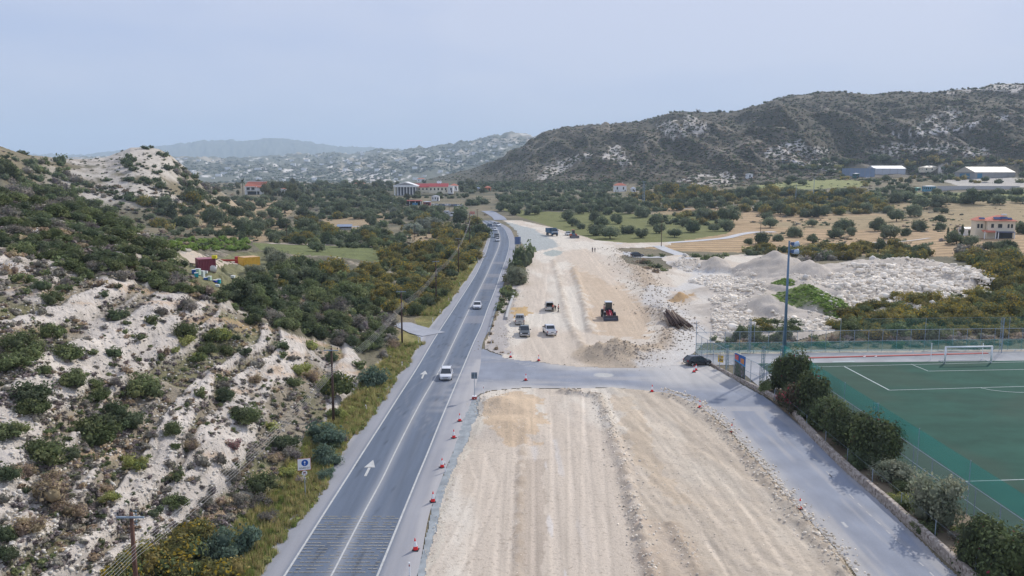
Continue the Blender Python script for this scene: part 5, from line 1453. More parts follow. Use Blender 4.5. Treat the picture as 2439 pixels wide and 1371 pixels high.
# extra shrubs on the skyline of the dark hill
mass('scrub', px_scatter([(230, 436), (700, 430), (1180, 432), (1300, 436), (1300, 452), (1180, 456), (700, 464), (500, 452), (300, 446)], 3000, ['dark', 'olive', 'brown'], 2.5, 8, 18, 17, .6, lambda x, y, z, a, b: (y > 620) & (y < 2600)), 'dark wooded crest beyond the columned hall', seedk=12)
xs = np.linspace(1180, 2500, 190)
sk = [(['dark', 'brown'][i % 2],) for i in range(190)]
items = []
gg = np.random.default_rng(9)
for i, px in enumerate(xs):
    yr = np.interp(px, [a for a, b in RH.yr], [b for a, b in RH.yr]); yy = yr + gg.uniform(-30, 10); x_ = float(ax(px, 250)) * yy
    items.append((['dark', 'brown'][i % 2], x_, yy, float(terr(x_, yy)), gg.uniform(3, 9), gg.uniform(.6, 1.0), 30))
mass('scrub', items, 'bushes on the skyline of the big hill', seedk=11)
# ================================================================== THINGS
def P(name, *a, **k): return plain(name, *a, **k)
M_STEEL = P('galvanised_steel', (.30, .37, .44), .7, .0, var=.12, spec=.2)
M_TEAL = P('teal_paint', (.10, .22, .24), .5, .1, var=.15)
M_WOOD = P('creosoted_wood', (.085, .05, .038), .85, var=.35, scale=5)
M_WOODR = P('reddish_wood', (.14, .07, .05), .85, var=.3, scale=5)
M_BLACK = P('black_rubber', (.022, .022, .025), .75, var=.15)
M_DARK = P('dark_metal', (.04, .042, .05), .5, .3)
M_CHROME = P('bright_metal', (.55, .56, .58), .3, .8)
M_GLASS = P('dark_glass', (.02, .028, .035), .08, var=.05, spec=.8)
M_LAMP = P('lamp_glass', (.75, .78, .8), .12, spec=.8, var=.05)
M_TAIL = P('tail_lamp', (.30, .012, .012), .2, var=.05)
M_PLATE = P('number_plate', (.6, .6, .55), .5, var=.05)
M_WHITE = P('white_paint', (.72, .73, .75), .3, coat=.5, var=.04)
M_SILVER = P('silver_paint', (.50, .50, .49), .35, .3, coat=.4, var=.06)
M_GREYP = P('grey_paint', (.12, .135, .145), .35, .2, coat=.4, var=.08)
M_BLACKP = P('black_paint', (.014, .018, .028), .15, .1, coat=.8, var=.05)
M_BLUEP = P('blue_truck_paint', (.035, .12, .22), .4, coat=.3, var=.12)
M_RED = P('red_machine_paint', (.42, .02, .05), .4, coat=.3, var=.1)
M_ORANGE = P('orange_machine_paint', (.50, .09, .03), .45, var=.1)
M_CONE = P('red_cone_plastic', (.85, .03, .03), .5, var=.08)
M_SLEEVE = P('white_sleeve', (.90, .90, .90), .5, var=.06)
M_CONC = P('concrete', (.45, .44, .42), .9, var=.15, scale=1.2)
M_RUST = P('rusty_steel', (.16, .10, .075), .85, .2, var=.35, scale=4)

# ---------------- cars
from mathutils.bvhtree import BVHTree
EV, EF = [], []
for o in col.objects:
    if o.name.startswith('earthworks') and o.type == 'MESH':
        k = len(EV); EV += [tuple(v.co) for v in o.data.vertices]; EF += [tuple(i + k for i in p.vertices) for p in o.data.polygons]
EB = BVHTree.FromPolygons(EV, EF)
def es(px, py, dz=0.0):
    """place on the earthworks surface (or the flat road) seen at a place of the photograph"""
    p = at(px, py)
    h = EB.ray_cast(Vector((0, 0, CAMZ)), (p - Vector((0, 0, CAMZ))).normalized())
    if h[0] is None or (h[0] - p).length > 25: return p + Vector((0, 0, .012))
    return Vector(h[0])
def section(hw, z0, z1, tum=.06, bev=.10):
    return [(-hw + bev, z0), (hw - bev, z0), (hw, z0 + bev * 1.5), (hw, z1 - bev * 1.6), (hw - tum, z1), (-hw + tum, z1), (-hw, z1 - bev * 1.6), (-hw, z0 + bev * 1.5)]
def loft_y(mb, st):
    """st: (y, half width, z bottom, z top)"""
    mb.loft([[(p[0], y, p[1]) for p in section(hw, a, b)] for y, hw, a, b in st])
def wheel(root, x, y, r, wd):
    t = MB(); t.lathe([(r * .60, -wd / 2), (r * .94, -wd / 2), (r, -wd / 2 + .03), (r, wd / 2 - .03), (r * .94, wd / 2), (r * .60, wd / 2)], n=20)
    w_ = MB(); w_.v = [(z, 0, x_) if False else (z, x_, y_) for x_, y_, z in t.v]; w_.f = t.f
    o = w_.obj('wheel', M_BLACK, root, sm=False)
    o.location = (x, y, r)
    rim = MB(); s = 1 if x > 0 else -1
    q = MB(); q.lathe([(0, .02), (r * .2, .02), (r * .55, -.01), (r * .62, .02)], n=14)
    for k in range(5):
        a = 2 * PI * k / 5; q.box((math.cos(a) * r * .36, math.sin(a) * r * .36, .02), (r * .5, .05, .03), rz=a)
    rim.v = [(s * (z + wd * .36), x_, y_) for x_, y_, z in q.v]; rim.f = q.f
    ro = rim.obj('rim', M_CHROME, o)
    return o
def car(kind, mat, loc, rz, label, s=1.0, group=None, cat='car', name='car'):
    """front towards -Y at rz = 0; kinds: hatch, sedan, suv"""
    root = empty(name, loc, rz, s)
    L, Wd, H = {'hatch': (4.2, 1.76, 1.48), 'sedan': (4.6, 1.80, 1.45), 'suv': (4.6, 1.86, 1.72), 'small': (3.8, 1.68, 1.46)}[kind]
    h = Wd / 2; f = -L / 2; b = L / 2; bl = .92 if kind != 'suv' else 1.05
    body = MB()
    loft_y(body, [(f, h * .72, .32, .62), (f + .12, h * .90, .22, .72), (f + .7, h * .99, .18, bl - .10), (f + 1.15, h, .18, bl), (b - .9, h, .18, bl + .04), (b - .25, h * .97, .2, bl + .02), (b, h * .85, .34, bl - .10)])
    if kind == 'sedan': A, B_, C_, D_ = f + 1.05, f + 1.85, b - 1.45, b - .75
    elif kind == 'suv': A, B_, C_, D_ = f + 1.05, f + 1.65, b - .45, b - .12
    else: A, B_, C_, D_ = f + .95, f + 1.75, b - .75, b - .15
    # pillars and roof
    cab = MB(); e = .0
    r_ = h - .20; zt = H
    for sx in (-1, 1):
        cab.tube((sx * (h - .08), A + .02, bl - .03), (sx * r_, B_, zt - .03), .045, n=6)
        cab.tube((sx * (h - .08), D_ - .02, bl), (sx * r_, C_, zt - .03), .07, n=6)
        cab.tube((sx * (h - .06), (B_ + C_) / 2, bl), (sx * (r_ + .01), (B_ + C_) / 2, zt - .04), .04, n=6)
    body.v, body.f = body.v, body.f
    k = len(body.v); body.v += cab.v; body.f += [tuple(i + k for i in f_) for f_ in cab.f]
    body.obj('body', mat, root, bevel=.03, sm=True)
    rf = MB(); rf.loft([[(-r_ * .86, B_ - .03, zt - .05), (r_ * .86, B_ - .03, zt - .05), (r_ * .86, B_, zt - .02), (-r_ * .86, B_, zt - .02)],
                        [(-r_, B_ + .35, zt - .07), (r_, B_ + .35, zt - .07), (r_ * .93, B_ + .35, zt + .02), (-r_ * .93, B_ + .35, zt + .02)],
                        [(-r_, C_ - .3, zt - .07), (r_, C_ - .3, zt - .07), (r_ * .93, C_ - .3, zt + .01), (-r_ * .93, C_ - .3, zt + .01)],
                        [(-r_ * .9, C_ + .03, zt - .07), (r_ * .9, C_ + .03, zt - .07), (r_ * .86, C_, zt - .03), (-r_ * .86, C_, zt - .03)]])
    rf.obj('roof', mat, root, bevel=.02, sm=True)
    g = MB(); g.loft([[(-h + .09, A, bl - .02), (h - .09, A, bl - .02), (r_ - .02, B_, zt - .06), (-r_ + .02, B_, zt - .06)], [(-h + .1, A + .06, bl - .04), (h - .1, A + .06, bl - .04), (r_ - .03, B_ + .06, zt - .08), (-r_ + .03, B_ + .06, zt - .08)]])
    g.obj('windscreen', M_GLASS, root)
    g = MB(); g.loft([[(-h + .12, D_, bl + .02), (h - .12, D_, bl + .02), (r_ - .03, C_, zt - .06), (-r_ + .03, C_, zt - .06)], [(-h + .13, D_ - .06, bl), (h - .13, D_ - .06, bl), (r_ - .04, C_ - .06, zt - .08), (-r_ + .04, C_ - .06, zt - .08)]])
    g.obj('rear_window', M_GLASS, root)
    for sx in (-1, 1):
        g = MB(); g.loft([[(sx * (h - .055), A + .12, bl - .02), (sx * (h - .055), D_ - .1, bl), (sx * (r_ + .012), C_ - .02, zt - .07), (sx * (r_ + .012), B_ + .05, zt - .07)],
                          [(sx * (h - .12), A + .12, bl - .02), (sx * (h - .12), D_ - .1, bl), (sx * (r_ - .05), C_ - .02, zt - .07), (sx * (r_ - .05), B_ + .05, zt - .07)]])
        g.obj('side_window', M_GLASS, root)
        m = MB(); m.box((sx * (h + .10), A + .45, bl + .03), (.20, .10, .13), rz=sx * .1); m.obj('mirror', mat, root, bevel=.02)
        m = MB(); m.box((sx * h * .72, f + .10, .64), (.34, .14, .12), rz=sx * .35); m.obj('headlight', M_LAMP, root, bevel=.02)
        m = MB(); m.box((sx * h * .80, b - .05, .84), (.22, .12, .18), rz=-sx * .25); m.obj('tail_light', M_TAIL, root, bevel=.02)
        for y in (f + .78, b - .80): wheel(root, sx * (h - .10), y, .32, .20)
    m = MB(); m.box((0, f + .035, .52), (h * .95, .08, .10)); m.box((0, f + .05, .34), (h * 1.15, .08, .13)); m.obj('grille', M_DARK, root)
    m = MB(); m.box((0, f - .012, .42), (.5, .02, .11)); m.obj('number_plate', M_PLATE, root)
    m = MB(); m.box((0, b + .012, .60), (.5, .02, .11)); m.obj('number_plate', M_PLATE, root)
    tag(root, label, cat, group)
    return root
def pickup(mat, loc, rz, label, bed='open', s=1.0, name='pickup_truck'):
    root = empty(name, loc, rz, s)
    L, Wd, H = 5.2, 1.82, 1.76; h = Wd / 2; f = -L / 2; b = L / 2; bl = 1.12
    body = MB()
    loft_y(body, [(f, h * .86, .42, .92), (f + .15, h * .97, .36, 1.02), (f + 1.2, h, .34, bl), (.95, h, .34, bl + .02)])
    # load bed: floor and four walls, truly open
    y0, y1 = .96, b - .05
    body.box((0, (y0 + y1) / 2, .62), (Wd - .04, y1 - y0, .10)); body.box((0, y0 + .03, .88), (Wd - .06, .06, .55))
    for sx in (-1, 1): body.box((sx * (h - .07), (y0 + y1) / 2, .84), (.13, y1 - y0, .56))
    r_ = h - .17; A, B_, C_, D_ = f + 1.2, f + 1.9, .62, .92
    for sx in (-1, 1):
        body.tube((sx * (h - .08), A, bl - .03), (sx * r_, B_, H - .04), .05, n=6)
        body.tube((sx * (h - .08), D_, bl - .03), (sx * r_, C_, H - .04), .08, n=6)
        body.tube((sx * (h - .06), (B_ + C_) / 2, bl), (sx * r_, (B_ + C_) / 2, H - .04), .045, n=6)
    body.obj('body', mat, root, bevel=.025, sm=False)
    rf = MB(); rf.box((0, (B_ + C_) / 2, H - .02), (r_ * 2 + .04, C_ - B_ + .12, .09), tx=.9, ty=.92); rf.obj('roof', mat, root, bevel=.03, sm=True)
    g = MB(); g.loft([[(-h + .1, A, bl - .02), (h - .1, A, bl - .02), (r_ - .02, B_, H - .07), (-r_ + .02, B_, H - .07)], [(-h + .1, A + .06, bl - .04), (h - .1, A + .06, bl - .04), (r_ - .03, B_ + .06, H - .09), (-r_ + .03, B_ + .06, H - .09)]]); g.obj('windscreen', M_GLASS, root)
    g = MB(); g.loft([[(-h + .15, D_ + .03, bl + .06), (h - .15, D_ + .03, bl + .06), (r_ - .06, C_ + .04, H - .09), (-r_ + .06, C_ + .04, H - .09)], [(-h + .15, D_ - .05, bl + .04), (h - .15, D_ - .05, bl + .04), (r_ - .06, C_ - .04, H - .1), (-r_ + .06, C_ - .04, H - .1)]]); g.obj('rear_window', M_GLASS, root)
    for sx in (-1, 1):
        g = MB(); g.loft([[(sx * (h - .05), A + .15, bl), (sx * (h - .05), D_ - .12, bl), (sx * (r_ + .015), C_ - .05, H - .08), (sx * (r_ + .015), B_ + .06, H - .08)],
                          [(sx * (h - .12), A + .15, bl), (sx * (h - .12), D_ - .12, bl), (sx * (r_ - .05), C_ - .05, H - .08), (sx * (r_ - .05), B_ + .06, H - .08)]]); g.obj('side_window', M_GLASS, root)
        m = MB(); m.box((sx * (h + .13), A + .40, bl + .10), (.24, .09, .20)); m.obj('mirror', M_DARK, root, bevel=.02)
        m = MB(); m.box((sx * h * .78, f + .05, .80), (.32, .14, .18)); m.obj('headlight', M_LAMP, root, bevel=.02)
        m = MB(); m.box((sx * (h - .06), b - .02, .88), (.14, .10, .34)); m.obj('tail_light', M_TAIL, root, bevel=.01)
        for y in (f + .92, b - 1.1): wheel(root, sx * (h - .10), y, .38, .24)
    m = MB(); m.box((0, f - .01, .78), (h * 1.0, .06, .20)); m.obj('grille', M_DARK, root)
    m = MB(); m.box((0, f - .05, .50), (Wd * .98, .16, .18)); m.obj('bumper', M_CHROME, root, bevel=.03)
    m = MB(); m.box((0, b - .03, .86), (Wd - .28, .07, .52)); m.obj('tailgate', mat, root, bevel=.02)
    m = MB(); m.box((0, b + .06, .46), (Wd * .92, .16, .16)); m.obj('bumper', M_CHROME, root, bevel=.03)
    m = MB(); m.box((0, b + .015, .80), (.48, .02, .11)); m.obj('number_plate', M_DARK, root)
    if bed == 'cover':
        m = MB(); m.box((0, (y0 + y1) / 2, 1.14), (Wd - .1, y1 - y0 - .1, .05)); m.obj('bed_cover', M_DARK, root)
    if bed == 'rack':
        m = MB()
        for x in (-.55, -.18, .18, .55): m.tube((x, y0 + .08, 1.1), (x, y0 + .02, 1.72), .025, n=5)
        m.tube((-.7, y0 + .05, 1.72), (.7, y0 + .05, 1.72), .03, n=5); m.obj('window_guard', mat, root)
    tag(root, label, 'pickup')
    return root
def road_y(px, py): return at(px, py)
RD = math.atan(.0318)
car('hatch', M_WHITE, at(1063, 899), -RD * .3 + .03, 'white hatchback driving towards us beside the large turn arrow, nearest car on the road')
car('sedan', M_WHITE, at(1137, 733, .02), .0, 'white saloon car driving towards us just beyond the lorry junction')
for k, (kd, m_, px, py, sc_, lab) in enumerate([
    ('hatch', M_WHITE, 1185, 574, 1.05, 'small white car in the bend directly behind a dark one'), ('suv', M_GREYP, 1183.5, 565, 1.1, 'dark car in the bend between two white ones'),
    ('sedan', M_WHITE, 1177, 549, 1.15, 'white car alone in the left lane of the upper bend'), ('suv', M_WHITE, 1184, 538, 1.3, 'white car coming round the top of the bend by the outer shrubs'),
    ('hatch', M_BLUEP, 1166, 538.5, 1.1, 'dark blue car leaving round the top of the bend'), ('hatch', M_GREYP, 1179, 516.5, 1.1, 'tiny dark car farthest away on the road')]):
    car(kd, m_, at(px, py, .05), [.1, .12, .45, .5, PI + .4, .8][k], lab, sc_)
pickup(M_SILVER, es(1238, 769, .05), PI - .02, 'silver open pickup parked beside the grass bank, tail towards us', bed='rack')
pickup(M_GREYP, es(1249, 797, .05), .03, 'grey pickup facing us in front of the silver one', bed='cover')
pickup(M_WHITE, es(1309, 795, .05), PI + .14, 'white double cab pickup with dark bed, tail towards us')
sv = car('suv', M_SILVER, es(1308, 737, .05), PI, 'silver estate with its tailgate raised beside the workers')
for ch in list(sv.children):
    if ch.name.startswith('rear_window'): bpy.data.objects.remove(ch)
m = MB(); m.box((0, 2.22, .95), (1.35, .10, .55)); m.obj('boot_opening', M_DARK, sv)
m = MB(); m.box((0, 2.45, 1.86), (1.45, .9, .07), rx=.35); m.obj('tailgate', M_SILVER, sv, bevel=.02)
m = MB(); m.box((0, 2.45, 1.83), (1.1, .6, .05), rx=.35); m.obj('rear_window', M_GLASS, sv)
car('hatch', M_BLACKP, es(1661, 868, .06), 1.85, 'black hatchback parked at the fence corner beside two cones')
car('hatch', M_BLACKP, es(1517, 611, .15), 1.62, 'dark blue hatchback parked on the lane before the white rock dump', 1.15)
pickup(M_WHITE, es(1353, 560, .08), .2, 'white pickup half hidden behind the red tractor', s=1.1)

# ---------------- machines
def big_wheel(root, x, y, r, wd, rimmat):
    t = MB(); n = 24
    t.lathe([(r * .5, -wd / 2), (r * .92, -wd / 2), (r, -wd * .35), (r, wd * .35), (r * .92, wd / 2), (r * .5, wd / 2)], n=n)
    for k in range(n):
        a = 2 * PI * (k + .5) / n
        t.box((math.cos(a) * r, math.sin(a) * r, wd * .2 * (1 if k % 2 else -1)), (r * .1, r * .09, wd * .5), rz=a)
    w_ = MB(); w_.v = [(z, a, b) for a, b, z in t.v]; w_.f = t.f
    o = w_.obj('wheel', M_BLACK, root); o.location = (x, y, r)
    q = MB(); q.lathe([(0, .05), (r * .25, .05), (r * .3, -.02), (r * .5, .0), (r * .52, .06)], n=16)
    s = 1 if x > 0 else -1
    m = MB(); m.v = [(s * (z + wd * .38), a, b) for a, b, z in q.v]; m.f = q.f; m.obj('rim', rimmat, o)
def loader():
    root = empty('wheel_loader', es(1449, 757, .05), .03)
    b = MB(); b.box((0, 1.9, 1.55), (1.3, 2.6, 1.0), ty=.96, tx=.92); b.box((0, .2, 1.05), (1.0, 1.6, .5)); b.box((0, -1.0, 1.0), (.9, 1.2, .6)); b.box((0, 1.2, .85), (1.0, 3.2, .35)); b.obj('body', M_RED, root, bevel=.06)
    b = MB()
    for sx in (-1, 1):
        b.box((sx * 1.0, -1.35, 1.42), (.5, 1.15, .08)); b.box((sx * 1.0, 1.75, 1.5), (.5, 1.2, .08))
    b.obj('mudguard', M_DARK, root, bevel=.02)
    c = MB(); c.box((0, .35, 1.85), (1.35, 1.35, .75), tx=1., ty=1.)
    for sx in (-1, 1):
        for y in (-.30, 1.0): c.box((sx * .64, y, 2.75), (.09, .09, 1.1))
    c.obj('cab', M_DARK, root, bevel=.02)
    for nm, cc, d in (('windscreen', (0, -.31, 2.72), (1.2, .03, 1.0)), ('rear_window', (0, 1.0, 2.72), (1.2, .03, 1.0)), ('side_window', (.655, .35, 2.72), (.03, 1.2, 1.0)), ('side_window', (-.655, .35, 2.72), (.03, 1.2, 1.0))):
        g = MB(); g.box(cc, d); g.obj(nm, M_GLASS, root)
    r_ = MB(); r_.box((0, .32, 3.36), (1.55, 1.6, .14), tx=.92, ty=.92); r_.obj('cab_roof', M_WHITE, root, bevel=.04)
    s_ = MB(); s_.tube((.35, 2.6, 2.0), (.35, 2.6, 2.75), .06); s_.obj('exhaust', M_DARK, root)
    a = MB()
    for sx in (-1, 1):
        a.prism([(-.25, 1.6), (-.05, 1.75), (-1.9, 1.25), (-2.85, .55), (-2.95, .35), (-2.75, .30), (-1.85, .95)], 'x', sx * .42 - .06, sx * .42 + .06)
    a.box((0, -1.9, 1.08), (.8, .2, .2)); a.obj('lift_arm', M_RED, root)
    a = MB(); a.tube((0, -.6, 1.75), (0, -1.7, 1.55), .11, n=8); a.tube((0, -1.7, 1.55), (0, -2.6, 1.0), .07, n=8); a.box((0, -1.75, 1.5), (.16, .3, .75), rx=.3); a.obj('tilt_cylinder', P('pink_red_paint', (.55, .06, .14), .4, var=.1), root)
    bk = MB(); W2 = 1.45
    prof = [(-2.95, 1.02), (-2.80, .55), (-2.95, .22), (-3.30, .10), (-3.85, .12), (-3.85, .16), (-3.32, .17), (-3.02, .27), (-2.90, .56), (-3.02, .98)]
    bk.prism(prof, 'x', -W2, W2)
    for sx in (-1, 1): bk.prism([(-2.9, 1.0), (-2.82, .5), (-3.0, .15), (-3.8, .14), (-3.3, .6)], 'x', sx * W2 - .03, sx * W2 + .03)
    bk.obj('bucket', P('worn_bucket_steel', (.12, .12, .14), .5, .4, var=.3), root)
    for sx in (-1, 1):
        for y in (-1.35, 1.75): big_wheel(root, sx * 1.02, y, .72, .5, M_SILVER)
        m = MB(); m.tube((sx * .72, -.35, 2.9), (sx * .95, -.45, 2.9), .02, n=5); m.box((sx * 1.0, -.46, 2.85), (.16, .06, .32)); m.obj('mirror', M_DARK, root)
        m = MB(); m.box((sx * .98, -1.75, 1.62), (.2, .12, .16)); m.obj('headlight', M_LAMP, root, bevel=.02)
    tag(root, 'red wheel loader with white cab roof and grey bucket facing us', 'wheel loader')
loader()
def dump_truck():
    root = empty('dump_truck', es(1315, 561, .05), .28, 1.3)
    b = MB(); b.box((0, 1.3, .85), (.9, 6.4, .25)); b.obj('chassis', M_DARK, root)
    c = MB(); c.box((0, -2.55, 1.45), (2.35, 1.7, 1.1)); c.box((0, -2.45, 2.35), (2.3, 1.5, .8), tx=.93, ty=.9); c.obj('cab', M_BLUEP, root, bevel=.07)
    g = MB(); g.box((0, -3.19, 2.32), (2.0, .06, .70), tx=.93, rx=-.08); g.obj('windscreen', M_GLASS, root)
    for sx in (-1, 1):
        g = MB(); g.box((sx * 1.13, -2.5, 2.3), (.05, .9, .55)); g.obj('side_window', M_GLASS, root)
        m = MB(); m.box((sx * .95, -3.42, .85), (.3, .06, .2)); m.obj('headlight', M_LAMP, root)
        m = MB(); m.box((sx * 1.35, -3.2, 2.2), (.18, .1, .5)); m.obj('mirror', M_DARK, root)
        for y in (-2.6, 1.9, 3.2): big_wheel(root, sx * 1.0, y, .52, .32, M_SILVER)
    m = MB(); m.box((0, -3.43, 1.62), (2.3, .06, .22)); m.obj('front_stripe', M_WHITE, root)
    m = MB(); m.box((0, -3.45, .8), (2.35, .2, .35)); m.obj('bumper', M_DARK, root, bevel=.03)
    m = MB(); m.box((0, -3.42, 1.2), (1.3, .05, .35)); m.obj('grille', M_DARK, root)
    t = MB(); t.box((0, 1.5, 1.15), (2.4, 5.4, .1))
    for sx in (-1, 1): t.box((sx * 1.2, 1.5, 1.95), (.08, 5.4, 1.55))
    t.box((0, -1.2, 2.1), (2.4, .1, 1.9)); t.box((0, 4.2, 1.95), (2.4, .08, 1.5)); t.box((0, -1.7, 3.02), (2.3, 1.1, .08))
    for k in range(6):
        for sx in (-1, 1): t.box((sx * 1.26, -.8 + k * .95, 1.95), (.08, .1, 1.5))
    t.obj('tipper_body', M_BLUEP, root)
    tag(root, 'blue tipper lorry standing on the upper earthworks', 'truck')
dump_truck()
def dozer():
    root = empty('bulldozer', es(1366, 566, .06), .12, 1.15)
    M_DZ = P('teal_cab_paint', (.05, .20, .22), .4)
    b = MB(); b.box((0, .5, 1.15), (1.1, 3.4, .7)); b.box((0, -1.4, 1.3), (.9, 1.4, .7), tx=.85); b.obj('body', P('slate_machine_paint', (.12, .16, .26), .5), root, bevel=.06)
    b = MB()
    for sx in (-1, 1): b.box((sx * 1.0, .5, 1.25), (.5, 1.6, .9)); b.box((sx * 1.05, -1.2, 1.2), (.5, .8, .4))
    b.obj('mudguard', M_ORANGE, root, bevel=.05)
    c = MB(); c.box((0, .8, 2.35), (1.2, 1.2, 1.5), tx=.92, ty=.92); c.obj('cab', M_DZ, root, bevel=.04)
    g = MB(); g.box((0, .185, 2.45), (1.0, .04, .9)); g.obj('windscreen', M_GLASS, root)
    r_ = MB(); r_.box((0, .8, 3.15), (1.4, 1.4, .1)); r_.obj('cab_roof', M_ORANGE, root, bevel=.03)
    s_ = MB(); s_.tube((.25, -1.1, 1.6), (.25, -1.1, 2.5), .06); s_.obj('exhaust', M_DARK, root)
    bl = MB(); bl.prism([(-3.0, .05), (-2.85, .5), (-2.95, 1.15), (-3.05, 1.15), (-2.97, .5), (-3.12, .05)], 'x', -1.75, 1.75)
    for sx in (-1, 1): bl.box((sx * 1.72, -3.0, .6), (.08, .3, 1.1)); bl.box((sx * .8, -2.2, .6), (.12, 1.5, .14))
    bl.obj('blade', P('worn_blade_steel', (.16, .15, .17), .5, .4, var=.25), root)
    for sx in (-1, 1):
        big_wheel(root, sx * 1.0, 1.6, .75, .5, M_ORANGE); big_wheel(root, sx * 1.0, -1.2, .6, .4, M_ORANGE)
    tag(root, 'red tractor dozer with teal cab and wide grey blade', 'bulldozer')
dozer()

# ---------------- people
def skin_mesh(name, pts, edges, radii, mat, parent, sub=1):
    me = bpy.data.meshes.new(name); me.from_pydata(pts, edges, [])
    o = bpy.data.objects.new(name, me); col.objects.link(o)
    md = o.modifiers.new('s', 'SKIN'); md.use_smooth_shade = True
    for v, r in zip(me.skin_vertices[0].data, radii): v.radius = (r, r) if not isinstance(r, tuple) else r
    me.skin_vertices[0].data[0].use_root = True
    o.modifiers.new('u', 'SUBSURF').levels = sub
    dg = bpy.context.evaluated_depsgraph_get()
    me2 = bpy.data.meshes.new_from_object(o.evaluated_get(dg)); me2.name = name
    bpy.data.objects.remove(o)
    me2.materials.clear(); me2.materials.append(mat)
    return link_mesh(name, me2, mat, parent)
M_SKIN = P('skin', (.42, .25, .18), .6, var=.05); M_HAIR = P('dark_hair', (.02, .016, .014), .7)
M_NAVY = P('dark_trousers', (.025, .028, .045), .85, var=.1); M_VESTO = P('orange_vest', (.75, .10, .03), .7, var=.08); M_VESTP = P('pink_orange_vest', (.78, .18, .16), .7, var=.08)
M_SHIRT = P('dark_shirt', (.05, .045, .07), .85)
def person(px, py, rz, vest, label, bend=0.0, stride=.10, s=1.0, z=.06):
    root = empty('person', es(px, py, z), rz, s)
    # joints: facing -Y
    lean = bend
    def up(x, y, zz):            # fold the trunk forward at the hips
        dz = zz - .94; return (x, y - math.sin(lean) * dz, .94 + math.cos(lean) * dz)
    pel = (0, 0, .94)
    pts = [pel, up(0, 0, 1.15), up(0, 0, 1.38), up(0, 0, 1.48), up(0, -.02, 1.56), up(0, -.02, 1.66), up(0, -.01, 1.73)]
    rad = [(.15, .11), (.14, .10), (.16, .10), .055, .075, .092, .06]; E = [(0, 1), (1, 2), (2, 3), (3, 4), (4, 5), (5, 6)]
    hands = []
    for sx in (-1, 1):
        i = len(pts); el_ = up(sx * .25, -.02, 1.14); ha = (el_[0] - sx * .02, el_[1] - .16 - .1 * bend, el_[2] - .20)
        pts += [up(sx * .19, 0, 1.40), el_, ha]; rad += [.065, .045, .028]; E += [(2, i), (i, i + 1), (i + 1, i + 2)]
        j = len(pts); st = stride * sx
        pts += [(sx * .10, 0, .86), (sx * .11, -.03 - st * .5 - .08 * bend, .48), (sx * .12, st, .09), (sx * .12, st - .17, .045)]; rad += [.095, .06, .045, .04]
        E += [(0, j), (j, j + 1), (j + 1, j + 2), (j + 2, j + 3)]
        hands.append((sx, ha))
        # palm, thumb and four fingers, slightly curled
        k = len(pts); h = Vector(ha)
        pts.append(tuple(h + Vector((0, -.05, -.05)))); rad.append((.036, .018)); E.append((i + 2, k))
        for f_ in range(4):
            b0 = h + Vector(((f_ - 1.5) * .02, -.075, -.085)); ln = [.06, .075, .07, .055][f_]
            q = len(pts); pts += [tuple(b0), tuple(b0 + Vector((0, -ln * .35, -ln * .4))), tuple(b0 + Vector((0, -ln * .3, -ln * .95)))]; rad += [.009, .008, .007]; E += [(k, q), (q, q + 1), (q + 1, q + 2)]
        q = len(pts); pts += [tuple(h + Vector((-sx * .04, -.06, -.05))), tuple(h + Vector((-sx * .055, -.085, -.075)))]; rad += [.010, .008]; E += [(k, q), (q, q + 1)]
    body = skin_mesh('body', pts, E, rad, M_SKIN, root)
    # clothing over the same joints
    g = 1.12
    ix = [0, 1, 2]; tp = [pts[0], pts[1], pts[2]] + [pts[7], pts[8]]; 
    nl = 4 + 1 + 12 + 2
    l_arm = [pts[7], pts[8]]; r0 = 7 + 3 + 4 + 1 + 12 + 2; r_arm = [pts[r0], pts[r0 + 1]]
    skin_mesh('jacket', [pts[0], pts[1], pts[2]] + l_arm + r_arm, [(0, 1), (1, 2), (2, 3), (3, 4), (2, 5), (5, 6)], [(.175, .135), (.165, .125), (.18, .125), .082, .06, .082, .06], vest, root)
    lg = [pts[10], pts[11], pts[12]]; rg = [pts[r0 + 3], pts[r0 + 4], pts[r0 + 5]]
    skin_mesh('trousers', [pts[0]] + lg + rg, [(0, 1), (1, 2), (2, 3), (0, 4), (4, 5), (5, 6)], [(.165, .13), .112, .078, .065, .112, .078, .065], M_NAVY, root)
    m = MB(); m.lathe([(0, .12), (.06, .11), (.095, .06), (.105, .0), (.10, -.05)], n=12, c=up(0, .012, 1.655)); m.obj('hair', M_HAIR, root, sm=True)
    fc = MB(); f0 = Vector(up(0, -.10, 1.63)); fc.box(f0, (.022, .035, .04)); 
    fc.obj('nose', M_SKIN, root, bevel=.008)
    for sx in (-1, 1):
        e_ = MB(); e_.lathe([(0, .011), (.009, .006), (.011, 0), (.009, -.006), (0, -.011)], n=8, c=up(sx * .033, -.103, 1.655)); e_.obj('eye', M_HAIR, root)
        e_ = MB(); e_.box(up(sx * .095, -.005, 1.64), (.02, .035, .055)); e_.obj('ear', M_SKIN, root, bevel=.008)
        st = stride * sx
        b_ = MB(); b_.box((sx * .12, st - .07, .05), (.10, .28, .10), ty=.7); b_.obj('shoe', M_BLACK, root, bevel=.03)
    m = MB(); m.box(up(0, -.103, 1.595), (.045, .012, .012)); m.obj('mouth', P('lips', (.3, .11, .09), .6), root)
    if vest is not M_SHIRT:
        for zz in (1.08, 1.24):
            m = MB(); c = up(0, 0, zz); m.lathe([(.168, -.022), (.172, 0), (.168, .022)], n=16, c=(0, 0, 0)); m.v = [(v[0] + c[0], v[1] * .76 + c[1], v[2] + c[2]) for v in m.v]; m.obj('reflective_band', P('reflective_tape', (.65, .66, .6), .4), root)
    tag(root, label, 'person')
    return root
person(1317, 742, .9, M_VESTO, 'worker in orange jacket and dark trousers standing at the open tailgate')
person(1322.5, 740.5, -.2, M_SHIRT, 'person in dark clothes bending between two workers', bend=.95, stride=.22)
